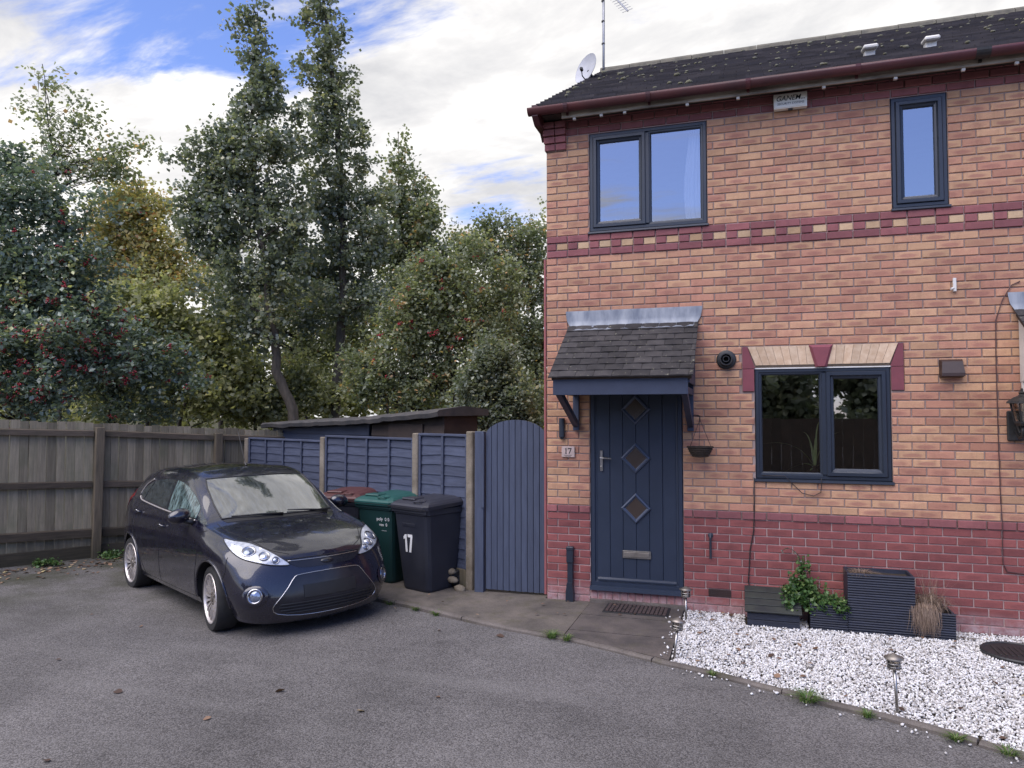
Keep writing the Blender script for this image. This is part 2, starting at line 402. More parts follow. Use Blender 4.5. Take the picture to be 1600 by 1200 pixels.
# ------------------------------------------------------------------ mesh helpers
class MB:
    def __init__(s): s.v = []; s.f = []; s.mi = []

    def add(s, vs, fs, mi=0):
        o = len(s.v); s.v += [tuple(q) for q in vs]; s.f += [tuple(i + o for i in f) for f in fs]; s.mi += [mi] * len(fs); return s

    def box(s, x0, x1, y0, y1, z0, z1, mi=0):
        return s.add([(x0, y0, z0), (x1, y0, z0), (x1, y1, z0), (x0, y1, z0), (x0, y0, z1), (x1, y0, z1), (x1, y1, z1), (x0, y1, z1)],
                     [(0, 3, 2, 1), (4, 5, 6, 7), (0, 1, 5, 4), (1, 2, 6, 5), (2, 3, 7, 6), (3, 0, 4, 7)], mi)

    def bbox(s, x0, x1, y0, y1, z0, z1, b=0.004, mi=0):
        """box with bevelled edges"""
        bm = bmesh.new(); bmesh.ops.create_cube(bm, size=1.0)
        for q in bm.verts: q.co = Vector(((x0 + x1) / 2 + q.co.x * (x1 - x0), (y0 + y1) / 2 + q.co.y * (y1 - y0), (z0 + z1) / 2 + q.co.z * (z1 - z0)))
        b = min(b, 0.45 * min(x1 - x0, y1 - y0, z1 - z0))
        bmesh.ops.bevel(bm, geom=bm.edges[:], offset=b, segments=1, affect='EDGES')
        return s.bm(bm, mi)

    def bm(s, bm, mi=0):
        bm.verts.index_update(); s.add([v.co[:] for v in bm.verts], [[v.index for v in f.verts] for f in bm.faces], mi); bm.free(); return s

    def prism(s, poly, axis, a, b, mi=0):
        """extrude a 2-D polygon along an axis: 'y' -> (x,z), 'x' -> (y,z), 'z' -> (x,y)"""
        n = len(poly)
        def P(q, t): return {'y': (q[0], t, q[1]), 'x': (t, q[0], q[1]), 'z': (q[0], q[1], t)}[axis]
        vs = [P(q, a) for q in poly] + [P(q, b) for q in poly]
        fs = [tuple(range(n - 1, -1, -1)), tuple(range(n, 2 * n))] + [(i, (i + 1) % n, n + (i + 1) % n, n + i) for i in range(n)]
        return s.add(vs, fs, mi)

    def tube(s, pts, r, n=8, cap=True, mi=0):
        pts = [Vector(p) for p in pts]; rs = r if isinstance(r, (list, tuple)) else [r] * len(pts)
        vs = []; fs = []; up = None
        for i, p in enumerate(pts):
            t = (pts[min(i + 1, len(pts) - 1)] - pts[max(i - 1, 0)]).normalized()
            if up is None: up = t.orthogonal().normalized()
            a = (up - t * up.dot(t)); a = a.normalized() if a.length > 1e-6 else t.orthogonal().normalized()
            up = a; b = t.cross(a)
            for k in range(n):
                q = 2 * math.pi * k / n; vs.append(p + (a * math.cos(q) + b * math.sin(q)) * rs[i])
        for i in range(len(pts) - 1):
            for k in range(n):
                k2 = (k + 1) % n; fs.append((i * n + k, i * n + k2, (i + 1) * n + k2, (i + 1) * n + k))
        if cap: fs += [tuple(range(n - 1, -1, -1)), tuple(range((len(pts) - 1) * n, len(pts) * n))]
        return s.add(vs, fs, mi)

    def lathe(s, prof, n=24, M=None, mi=0):
        """profile of (r,z) about z, optional matrix"""
        vs = []; fs = []
        for r, z in prof:
            for k in range(n):
                a = 2 * math.pi * k / n; v = Vector((r * math.cos(a), r * math.sin(a), z)); vs.append(M @ v if M else v)
        for i in range(len(prof) - 1):
            for k in range(n):
                k2 = (k + 1) % n; fs.append((i * n + k, i * n + k2, (i + 1) * n + k2, (i + 1) * n + k))
        if prof[0][0] > 1e-5: fs.append(tuple(range(n - 1, -1, -1)))
        if prof[-1][0] > 1e-5: fs.append(tuple(range((len(prof) - 1) * n, len(prof) * n)))
        return s.add(vs, fs, mi)

    def ring(s, x0, x1, z0, z1, w, prof, mi=0):
        """mitred rectangular frame in the xz plane; prof = [(t,y)] with t from 0 outside to 1 inside"""
        vs = []; fs = []; n = len(prof)
        for t, y in prof:
            d = w * t
            vs += [(x0 + d, y, z0 + d), (x1 - d, y, z0 + d), (x1 - d, y, z1 - d), (x0 + d, y, z1 - d)]
        for i in range(n - 1):
            for k in range(4):
                k2 = (k + 1) % 4; fs.append((i * 4 + k, i * 4 + k2, (i + 1) * 4 + k2, (i + 1) * 4 + k))
        return s.add(vs, fs, mi)

    def xf(s, M):
        s.v = [tuple(M @ Vector(q)) for q in s.v]; return s

    def mesh(s, name):
        me = bpy.data.meshes.new(name); me.from_pydata(s.v, [], s.f); me.update(); return me

    def build(s, name, m, parent=None, smooth=False, loc=None):
        me = s.mesh(name); return link(name, me, m, parent, smooth, s.mi, loc)


def link(name, me, m, parent=None, smooth=False, mi=None, loc=None):
    ms = m if isinstance(m, (list, tuple)) else [m]
    for q in ms: me.materials.append(MATS[q])
    if mi is not None and len(ms) > 1: me.polygons.foreach_set('material_index', mi)
    if smooth: me.polygons.foreach_set('use_smooth', [True] * len(me.polygons))
    o = bpy.data.objects.new(name, me); COL.objects.link(o)
    if parent: attach(o, parent)
    if loc: o.location = loc
    return o


def attach(o, parent): o.parent = parent


def tag(o, label=None, cat=None, group=None, kind=None):
    if label: o['label'] = label
    if cat: o['category'] = cat
    if group: o['group'] = group
    if kind: o['kind'] = kind
    return o


def thing(name, label, cat, loc=(0, 0, 0), rz=0.0, group=None):
    o = bpy.data.objects.new(name, None); COL.objects.link(o); o.empty_display_size = 0.1
    o.location = loc; o.rotation_euler = (0, 0, rz)
    return tag(o, label, cat, group)


def text(name, body, size, m, parent, loc, rot, extrude=0.0006, shear=0.0, align='CENTER', bold=0.0, sx=1.0):
    cu = bpy.data.curves.new(name, 'FONT'); cu.body = body; cu.size = size; cu.extrude = extrude; cu.shear = shear
    cu.align_x = align; cu.align_y = 'CENTER'; cu.offset = bold; cu.materials.append(MATS[m])
    tmp = bpy.data.objects.new(name, cu); me = bpy.data.meshes.new_from_object(tmp); bpy.data.objects.remove(tmp)
    o = bpy.data.objects.new(name, me); COL.objects.link(o)
    if parent: attach(o, parent)
    o.location = loc; o.rotation_euler = rot; o.scale = (sx, 1, 1)
    return o


def zt(x):
    """height of the tarmac: it dips a little towards the parked car"""
    return -0.012 - 0.010 * min(max(0.4 - x, 0), 4.6) + 0.016 * max(0.0, -4.8 - x)
# ------------------------------------------------------------------ ground
KERB = [(-2.35, -0.30), (-1.95, -0.40), (-1.60, -0.50), (-1.26, -0.61), (-0.80, -0.80), (-0.34, -0.98), (-0.03, -1.08), (0.25, -1.16), (0.54, -1.22), (0.92, -1.37), (1.34, -1.555), (1.64, -1.66),
        (1.865, -1.76), (2.18, -1.90), (2.465, -2.045), (2.755, -2.15), (2.95, -2.237), (3.13, -2.334), (3.405, -2.49), (3.9, -2.70), (4.6, -2.96), (5.6, -3.30), (6.8, -3.65)]


def kerb_y(x):
    return float(np.interp(x, [k[0] for k in KERB], [k[1] for k in KERB]))


gm = MB(); gm.add([(-400, -400, -0.30), (400, -400, -0.30), (400, 400, -0.30), (-400, 400, -0.30)], [(0, 1, 2, 3)])


def _terrain(g):
    p = wpos(g); n = g.noise(p, 0.35, 6, 0.65); n2 = g.noise(p, 9, 5, 0.7)
    c = g.mix(g.rng(n, 0.4, 0.6), (0.045, 0.055, 0.02), (0.06, 0.045, 0.028)); c = g.mix(g.rng(n2, 0.45, 0.65, 0, 0.7), c, (0.025, 0.03, 0.012))
    return pbsdf(g, c, 0.95, 0, 0.2, n2, 0.6, 0.03)


mat('terrain', _terrain)
tag(gm.build('ground', 'terrain'), 'rough leaf strewn ground beyond the fences', kind='structure')

# tarmac sheet with the slight dip, gridded
xs = [-40, -20, -12, -9, -8, -7, -6, -5.4, -4.8, -4.2, -3, -2, -1, 0, 0.4, 2, 4, 7, 12, 30]; ys = [-40, -20, -12, -7, -5, -3, -1.5, 0, 1.2, 2.4, 3.2]
tm = MB(); vs = [(x, y, zt(max(x, -9)) + 0.004 * math.sin(x * 1.7 + y) * (1 if -8 < x < -1 else 0)) for y in ys for x in xs]; nx = len(xs)
fs = [(j * nx + i, j * nx + i + 1, (j + 1) * nx + i + 1, (j + 1) * nx + i) for j in range(len(ys) - 1) for i in range(nx - 1)
      if not (ys[j] >= 0 and xs[i] >= 0) and not (ys[j] >= 2.4 and xs[i] < -7.5)]
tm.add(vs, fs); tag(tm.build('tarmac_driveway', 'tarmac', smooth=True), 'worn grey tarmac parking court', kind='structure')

# concrete apron in front of the gate and bins
ap = MB(); poly = [(-2.35, 0.95), (-2.35, -0.27)] + [(k[0], k[1] + 0.03) for k in KERB if -2.3 < k[0] < 0.3] + [(0.452, -1.165), (0.452, 0.0), (-0.02, 0.0), (-0.02, 1.5), (-1.6, 1.5)]
for q in poly: pass
zap = lambda x: zt(x) + 0.028
n = len(poly); ap.add([(x, y, zap(x)) for x, y in poly] + [(x, y, zap(x) - 0.2) for x, y in poly], [tuple(range(n))] + [(i, n + i, n + (i + 1) % n, (i + 1) % n) for i in range(n)])
apron = tag(ap.build('concrete_path', 'concrete'), 'mossy concrete apron before the garden gate', kind='structure')

# slabs leading to the front door
path = thing('front_path', 'dark stained concrete slab path to the front door', None); path['kind'] = 'structure'
for (ya, yb, dz) in ((-0.50, -0.055, 0.004), (-1.00, -0.508, 0.0), (None, -1.008, -0.003)):
    x0, x1 = 0.462, 1.372; b = MB()
    pl = [(x0, yb), (x0, ya if ya else kerb_y(x0) + 0.035), (x1, ya if ya else kerb_y(x1) + 0.035), (x1, yb)]
    b.add([(x, y, 0.022 + dz) for x, y in pl] + [(x, y, -0.2) for x, y in pl], [(0, 1, 2, 3)] + [(i, 4 + i, 4 + (i + 1) % 4, (i + 1) % 4) for i in range(4)])
    b.build('slab', 'slab', path)
b = MB(); b.box(0.452, 1.40, -0.052, -0.002, -0.1, 0.05); b.build('threshold_strip', 'kerb', path)

# kerb of rounded edging stones
kerb = thing('kerb', 'low weathered edging kerb between tarmac and gravel', None); kerb['kind'] = 'structure'
acc = 0.0; pts = []
for a, b_ in zip(KERB[:-1], KERB[1:]):
    L_ = math.dist(a, b_); m_ = max(1, int(L_ / 0.08))
    pts += [(a[0] + (b_[0] - a[0]) * i / m_, a[1] + (b_[1] - a[1]) * i / m_) for i in range(m_)]
seg = []
def kerb_stone(seg):
    k = MB(); vs = []; fs = []; dz = random.uniform(-0.006, 0.006)
    for i, (x, y) in enumerate(seg):
        q = seg[min(i + 1, len(seg) - 1)]; p_ = seg[max(i - 1, 0)]; t = Vector((q[0] - p_[0], q[1] - p_[1])).normalized(); nn = Vector((-t.y, t.x))
        w = 0.030
        hz = max(0.016, 0.030 + dz + zt(x))
        for (o, z) in ((-w, -0.2), (-w, hz - 0.014), (-w * 0.55, hz), (w * 0.55, hz), (w, hz - 0.012), (w, -0.2)):
            o2 = o + random.uniform(-0.003, 0.003); vs.append((x + nn.x * o2, y + nn.y * o2, z + random.uniform(-0.002, 0.002)))
    for i in range(len(seg) - 1):
        for j in range(5): fs.append((i * 6 + j, (i + 1) * 6 + j, (i + 1) * 6 + j + 1, i * 6 + j + 1))
    fs += [tuple(range(6)), tuple(range((len(seg) - 1) * 6 + 5, (len(seg) - 1) * 6 - 1, -1))]
    k.add(vs, fs).build('kerb_stone', 'kerb', kerb)
for i in range(0, len(pts) - 1, 11):
    sg = pts[i:i + 12]
    if len(sg) > 2:
        e = Vector(sg[-1]) - Vector(sg[-2]); sg = sg[:-1] + [tuple(Vector(sg[-2]) + e * 0.88)]
        kerb_stone(sg)

# ------------------------------------------------------------------ house
HOUSE = thing('brick_house', 'red and orange brick house with navy door and dark tiled roof', 'house', (0, 0, 0))
WX1 = 7.2
DOOR = (0.452, 1.372, 0.15, 2.30); WIN1 = (2.045, 3.215, 1.272, 2.335); WIN2 = (0.455, 1.63, 3.752, 4.795); WIN3 = (3.257, 3.715, 3.752, 4.795)
NDOOR = (4.50, 5.42, 0.15, 2.30)
ARCH = (1.935, 3.322, 2.335, 2.545); CHK_L = (1.935, 2.045, 2.118, 2.335); CHK_R = (3.215, 3.322, 2.118, 2.335)
HOLES = [DOOR, WIN1, WIN2, WIN3, NDOOR]
BRHOLES = HOLES + [ARCH, CHK_L, CHK_R, (DOOR[0], DOOR[1], -0.2, 0.15), (NDOOR[0], NDOOR[1], -0.2, 0.15)]

wall = MB()
xc = sorted({0.0, WX1} | {h[i] for h in HOLES for i in (0, 1)})
for xa, xb in zip(xc[:-1], xc[1:]):
    cuts = sorted([(h[2], h[3]) for h in HOLES if h[0] < (xa + xb) / 2 < h[1]]); z = -0.3
    for a, b_ in cuts + [(5.05, 9)]:
        if a > z + 1e-4: wall.box(xa, xb, 0.008, 0.28, z, min(a, 5.05))
        z = b_
WALL = wall.build('wall', 'mortar', HOUSE)

# brick pieces: real, slightly uneven bricks standing proud of the mortar
def project(p):
    d = Vector(p) - CAM; c, s = math.cos(YAW), math.sin(YAW)
    xr = c * d.x + s * d.y; yf = -s * d.x + c * d.y; c, s = math.cos(R(2.357)), math.sin(R(2.357))
    dep = c * yf + s * d.z; u = -s * yf + c * d.z
    return 800 + 1132.55 * xr / dep, 600 - 1132.55 * u / dep, dep


bricks = []
def clip(xa, xb, za, zb):
    segs = [(xa, xb)]
    for h in BRHOLES:
        if za < h[3] - 0.012 and zb > h[2] + 0.012:
            ns = []
            for a, b_ in segs:
                if b_ <= h[0] or a >= h[1]: ns.append((a, b_)); continue
                if a < h[0]: ns.append((a, h[0] - 0.003))
                if b_ > h[1]: ns.append((h[1] + 0.003, b_))
            segs = ns
    return [(a, b_) for a, b_ in segs if b_ - a > 0.028]


for r in range(-1, 67):
    z0 = r * 0.075 + 0.005; z1 = z0 + 0.065; sh = 0.0 if r % 2 else 0.1125
    prj = 0.0
    if r <= 11: m = 'brick_red'
    elif r == 12: m = 'brick_purple'; prj = 0.012
    elif r in (47, 49): m = 'brick_purple'; prj = 0.010
    elif r == 48: m = None
    elif r >= 64: m = 'brick_purple'; prj = 0.010 if r >= 65 else 0.006
    else: m = 'brick_orange'
    if r == 48:
        k = 0; x = 0.0
        while x < WX1:
            w = 0.1025; pur = k % 2 == 0
            e_ = 0.009 if pur else -0.001
            for a, b_ in clip(max(x + e_, 0), min(x + 0.1125 - e_, WX1), z0, z1): bricks.append((a, b_, z0, z1, 'brick_purple' if pur else 'brick_buff', 0.009 if pur else 0.003))
            x += 0.1125; k += 1
        continue
    k = -1
    while True:
        a = k * 0.225 + 0.005 + (sh - 0.225 if sh else 0) + (0.0 if sh else 0.0); b_ = a + 0.215; k += 1
        if a > WX1: break
        a = max(a, 0.0); b_ = min(b_, WX1)
        if b_ - a < 0.03: continue
        for q in clip(a, b_, z0, z1): bricks.append((q[0], q[1], z0, z1, m, prj))
# soldier bricks under the door sills
for D in (DOOR, NDOOR):
    x = D[0] + 0.004
    while x + 0.06 < D[1]: bricks.append((x, x + 0.066, 0.0, 0.145, 'brick_red', 0.0)); x += 0.0755


def brick_geo(xa, xb, z0, z1, prj, j=(0, 0, 0, 0)):
    y = -prj; c = 0.004
    # front face with a worn arris: 4 outer + 4 inner vertices, plus the four sides back to the mortar
    o = [(xa, y + c, z0), (xb, y + c, z0), (xb, y + c, z1), (xa, y + c, z1)]
    f = [(xa + c, y - j[0], z0 + c), (xb - c, y - j[1], z0 + c), (xb - c, y - j[2], z1 - c), (xa + c, y - j[3], z1 - c)]
    bk = [(xa, 0.02, z0), (xb, 0.02, z0), (xb, 0.02, z1), (xa, 0.02, z1)]
    fs = [(4, 5, 6, 7)] + [(i, (i + 1) % 4, 4 + (i + 1) % 4, 4 + i) for i in range(4)] + [(8 + i, 8 + (i + 1) % 4, (i + 1) % 4, i) for i in range(4)]
    return o + f + bk, fs


def parea(bk):
    p = [project((x, 0, z)) for x in bk[:2] for z in bk[2:4]]
    if not all(0 <= q[0] <= 1600 and 0 <= q[1] <= 1200 for q in p): return 0
    return (p[2][0] - p[0][0]) * abs(p[1][1] - p[0][1])


order = sorted(range(len(bricks)), key=lambda i: -parea(bricks[i])); big = set(order[:300])
shared = {}
BM_N = ['brick_orange', 'brick_red', 'brick_purple', 'brick_buff']; rest = MB()
for i, (a, b_, z0, z1, m, prj) in enumerate(bricks):
    j = [random.uniform(0.0, 0.0035) for _ in range(4)]; dx = random.uniform(-0.001, 0.001); dz = random.uniform(-0.0012, 0.0012); dp = random.uniform(-0.0015, 0.0015)
    if i in big:
        key = (round(b_ - a, 3), round(z1 - z0, 3), m, random.randrange(6))
        if key not in shared:
            vs, fs = brick_geo(0, key[0], 0, z1 - z0, 0, j); me = bpy.data.meshes.new('brick'); me.from_pydata(vs, [], fs); me.materials.append(MATS[m]); shared[key] = me
        o = bpy.data.objects.new('brick', shared[key]); COL.objects.link(o); o.location = (a + dx, -prj + dp, z0 + dz); attach(o, WALL)
    else:
        vs, fs = brick_geo(a + dx, b_ + dx, z0 + dz, z1 + dz, prj + dp, j); rest.add(vs, fs, BM_N.index(m))
o = rest.build('brickwork', BM_N, WALL); o['kind'] = 'stuff'

# corbelled corner under the eaves
cb = MB()
for k, r in enumerate((63, 64, 65, 66)):
    z0 = r * 0.075 - 0.075 + 0.006; p = 0.018 + 0.014 * k
    for (a, b_) in ((-0.012 - 0.006 * k, 0.098), (0.106, 0.214)): cb.bbox(a, b_, -p - 0.012, 0.15, z0, z0 + 0.064, 0.003)
cb.build('corbel', 'brick_purple', HOUSE)
b = MB(); b.box(0.0, 0.20, -0.010, 0.1, 62 * 0.075, 66.3 * 0.075); b.build('corbel_mortar', 'mortar', HOUSE)

# gable wall, back and inside shell (plain brick seen only from the side)
sh = MB(); sh.prism([(0.045, -0.3), (7.2, -0.3), (7.2, 5.05), (3.6, 7.02), (0.045, 5.05)], 'x', -0.003, 0.24); sh.build('gable_wall', 'gable_brick', HOUSE)
sh = MB(); sh.prism([(0.29, -0.3), (7.2, -0.3), (7.2, 5.05), (3.6, 7.02), (0.29, 5.05)], 'x', WX1 - 0.24, WX1 - 0.004); sh.build('gable_wall', 'gable_brick', HOUSE)
sh = MB(); sh.box(0.25, WX1 - 0.25, 6.95, 7.19, -0.3, 5.04); sh.build('back_wall', 'gable_brick', HOUSE)

# rooms behind the windows
def room(x0, x1, y0, y1, z0, z1):
    q = MB(); vs = [(x0, y0, z0), (x1, y0, z0), (x1, y1, z0), (x0, y1, z0), (x0, y0, z1), (x1, y0, z1), (x1, y1, z1), (x0, y1, z1)]
    q.add(vs, [(0, 1, 2, 3), (4, 7, 6, 5), (1, 5, 6, 2), (2, 6, 7, 3), (3, 7, 4, 0)]); return q.build('room', 'room_wall', HOUSE)
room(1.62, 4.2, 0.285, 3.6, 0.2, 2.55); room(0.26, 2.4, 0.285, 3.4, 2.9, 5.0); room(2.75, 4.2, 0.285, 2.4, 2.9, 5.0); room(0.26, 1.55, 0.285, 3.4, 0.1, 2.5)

# windows
PR_F = [(0, 0.10), (0, 0.012), (0.10, 0.004), (0.62, 0.004), (0.72, 0.016), (1.0, 0.020), (1.0, 0.06)]
PR_S = [(0, 0.06), (0, -0.006), (0.08, -0.012), (0.50, -0.012), (0.66, 0.006), (0.92, 0.012), (1.0, 0.020), (1.0, 0.05)]
PR_B = [(0, 0.05), (0, 0.010), (0.6, 0.012), (1.0, 0.024), (1.0, 0.05)]


def window(H, lights, label):
    w = bpy.data.objects.new('window', None); COL.objects.link(w); attach(w, HOUSE); w['label'] = label
    x0, x1, z0, z1 = H[0] + 0.004, H[1] - 0.004, H[2] + 0.022, H[3] - 0.004
    MB().ring(x0, x1, z0, z1, 0.052, PR_F).build('frame', 'upvc_anthracite', w)
    for k, (a, b_, sash) in enumerate(lights):
        if k: MB().bbox(a - 0.022, a + 0.022, 0.002, 0.09, z0 + 0.045, z1 - 0.045, 0.004).build('mullion', 'upvc_anthracite', w)
        xa = (x0 + 0.036) if k == 0 else a + 0.016; xb = (x1 - 0.036) if k == len(lights) - 1 else b_ - 0.016
        za, zb = z0 + 0.036, z1 - 0.036
        if sash:
            MB().ring(xa, xb, za, zb, 0.068, PR_S).build('sash', 'upvc_anthracite', w); d = 0.066
        else:
            MB().ring(xa, xb, za, zb, 0.026, PR_B).build('glazing_bead', 'upvc_anthracite', w); d = 0.024
        p = MB(); p.add([(xa + d, 0.030, za + d), (xb - d, 0.030, za + d), (xb - d, 0.030, zb - d), (xa + d, 0.030, zb - d)], [(0, 1, 2, 3)]); p.build('pane', 'window_glass', w)
    s = MB(); s.prism([(-0.030, 0.002), (-0.028, 0.020), (0.012, 0.028), (0.10, 0.030), (0.10, 0.0), (-0.02, -0.004)], 'x', H[0] - 0.010, H[1] + 0.010)
    s.v = [(v[0], v[1], v[2] + H[2] - 0.006) for v in s.v]; s.build('sill', 'upvc_anthracite', w)
    return w


window(WIN2, [(0, 1.046, True), (1.046, 0, False)], 'upper floor window with white curtain inside')
window(WIN3, [(0, 0, True)], 'narrow single upper floor window')
window(WIN1, [(0, 2.655, False), (2.655, 0, True)], 'ground floor window below the flat arch')

# flat arch over the ground-floor window
ar = bpy.data.objects.new('window_arch', None); COL.objects.link(ar); attach(ar, HOUSE)
cxm = 2.632; zb_, zt_ = 2.365, 2.542
def apoly(xa, xb):  # slanted voussoir: tops lean outwards from the keystone
    f = lambda x: x + (x - cxm) * 0.12
    return [(xa, zb_), (xb, zb_), (f(xb), zt_), (f(xa), zt_)]
for side in (-1, 1):
    e0 = 0.055; e1 = 0.575; nv = 8
    for k in range(nv):
        a = cxm + side * (e0 + (e1 - e0) * k / nv); b_ = cxm + side * (e0 + (e1 - e0) * (k + 1) / nv); lo, hi = min(a, b_) + 0.0012, max(a, b_) - 0.0012
        MB().prism(apoly(lo, hi), 'y', -0.016 - random.uniform(0, 0.002), 0.02).build('voussoir', 'arch_stone', ar)
    a, b_ = cxm + side * e0, cxm + side * e1
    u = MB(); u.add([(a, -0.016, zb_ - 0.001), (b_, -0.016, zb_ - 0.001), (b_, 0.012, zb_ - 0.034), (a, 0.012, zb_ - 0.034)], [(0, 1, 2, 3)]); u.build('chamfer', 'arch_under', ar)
    xo = cxm + side * (e1 + 0.004); xt = cxm + side * (e1 * 1.12 + 0.004); xe = ARCH[0] + 0.003 if side < 0 else ARCH[1] - 0.003
    MB().prism([(xo, zb_ - 0.03), (xt, zt_), (xe, zt_), (xe, zb_ - 0.03)], 'y', -0.012, 0.02).build('springer', 'purple_block', ar)
    hx = CHK_L if side < 0 else CHK_R
    MB().bbox(hx[0] + 0.003, hx[1] - 0.002, -0.010, 0.03, hx[2], zb_ - 0.034, 0.002).build('cheek_block', 'purple_block', ar)
k = MB(); k.add([(cxm - 0.05, -0.020, zb_ - 0.028), (cxm + 0.05, -0.020, zb_ - 0.028), (cxm + 0.105, -0.020, zt_ + 0.004), (cxm - 0.105, -0.020, zt_ + 0.004),
                 (cxm - 0.028, -0.045, zb_ - 0.020), (cxm + 0.028, -0.045, zb_ - 0.020), (cxm + 0.078, -0.045, zt_ - 0.020), (cxm - 0.078, -0.045, zt_ - 0.020)],
                [(4, 5, 6, 7), (0, 1, 5, 4), (1, 2, 6, 5), (2, 3, 7, 6), (3, 0, 4, 7)]); k.build('keystone', 'purple_block', ar)
b = MB(); b.box(WIN1[0] - 0.005, WIN1[1] + 0.005, -0.006, 0.05, WIN1[3] - 0.006, WIN1[3] + 0.005); b.build('lintel_edge', 'plastic_white', ar)

# front door
D = bpy.data.objects.new('front_door', None); COL.objects.link(D); attach(D, HOUSE); D['label'] = 'navy composite door with three diamond lights'
x0, x1, z0, z1 = 0.456, 1.368, 0.175, 2.28
MB().ring(x0, x1, z0, z1, 0.066, PR_F).build('frame', 'paint_door', D)
MB().prism([(-0.045, 0.0), (-0.042, 0.030), (0.01, 0.040), (0.1, 0.040), (0.1, 0.0)], 'x', x0 - 0.006, x1 + 0.006).xf(Matrix.Translation((0, 0, 0.142))).build('sill', 'paint_door', D)
# leaf of tongue-and-groove planks
lx0, lx1, lz0, lz1 = x0 + 0.064, x1 - 0.064, z0 + 0.058, z1 - 0.062; npk = 6; wpk = (lx1 - lx0) / npk
DI = [(0.910, 1.950), (0.910, 1.462), (0.910, 0.965)]; HD = 0.116
for k in range(npk):
    MB().bbox(lx0 + k * wpk + 0.001, lx0 + (k + 1) * wpk - 0.001, 0.016, 0.05, lz0, lz1, 0.004).build('plank', 'paint_door', D)
MB().prism([(-0.012, 0), (-0.012, 0.012), (0.01, 0.034), (0.03, 0.034), (0.03, 0)], 'x', lx0 + 0.004, lx1 - 0.004).xf(Matrix.Translation((0, 0.012, lz0 + 0.004))).build('weather_bar', 'paint_door', D)
for (dx, dz) in DI:
    g_ = bpy.data.objects.new('diamond_light', None); COL.objects.link(g_); attach(g_, D)
    prof = [(1.30, 0.018), (1.27, -0.004), (1.12, -0.012), (1.0, -0.004), (0.96, 0.006), (0.90, 0.008)]
    q = MB(); vs = []; fs = []
    for sc_, y in prof: vs += [(dx - HD * sc_, y, dz), (dx, y, dz - HD * sc_ * 1.02), (dx + HD * sc_, y, dz), (dx, y, dz + HD * sc_ * 1.02)]
    for i in range(len(prof) - 1):
        for j in range(4): fs.append((i * 4 + j, i * 4 + (j + 1) % 4, (i + 1) * 4 + (j + 1) % 4, (i + 1) * 4 + j))
    q.add(vs, fs).build('moulding', 'paint_moulding', D)
    q = MB(); s_ = HD * 0.92; q.add([(dx - s_, 0.008, dz), (dx, 0.008, dz - s_), (dx + s_, 0.008, dz), (dx, 0.008, dz + s_)], [(0, 1, 2, 3)]); q.build('diamond_pane', 'door_glass', D)
    bpy.data.objects.remove(g_)
hd = MB(); hd.bbox(0.553, 0.581, -0.004, 0.02, 1.325, 1.535, 0.004); hd.tube([(0.567, 0.0, 1.463), (0.567, -0.045, 1.463), (0.60, -0.05, 1.461), (0.675, -0.047, 1.456)], 0.009, 8); hd.lathe([(0.010, 0), (0.010, 0.008), (0.006, 0.010)], 12, Matrix.Translation((0.567, -0.004, 1.37)) @ Matrix.Rotation(R(90), 4, 'X'))
hd.build('handle', 'steel', D)
lb = MB(); lb.bbox(0.775, 1.055, -0.002, 0.018, 0.468, 0.545, 0.004); lb.build('letterbox_plate', 'steel', D)
lb = MB(); lb.bbox(0.790, 1.040, -0.010, 0.0, 0.482, 0.530, 0.003); lb.build('letterbox_flap', 'steel_dull', D)

# neighbour's door just past the picture's right edge
MB().ring(NDOOR[0] + .004, NDOOR[1] - .004, NDOOR[2] + .02, NDOOR[3] - .02, 0.07, PR_F).build('neighbour_door_frame', 'plastic_white', HOUSE)
MB().bbox(NDOOR[0] + .07, NDOOR[1] - .07, 0.02, 0.06, NDOOR[2] + .08, NDOOR[3] - .08, 0.004).build('neighbour_door', 'plastic_white', HOUSE)

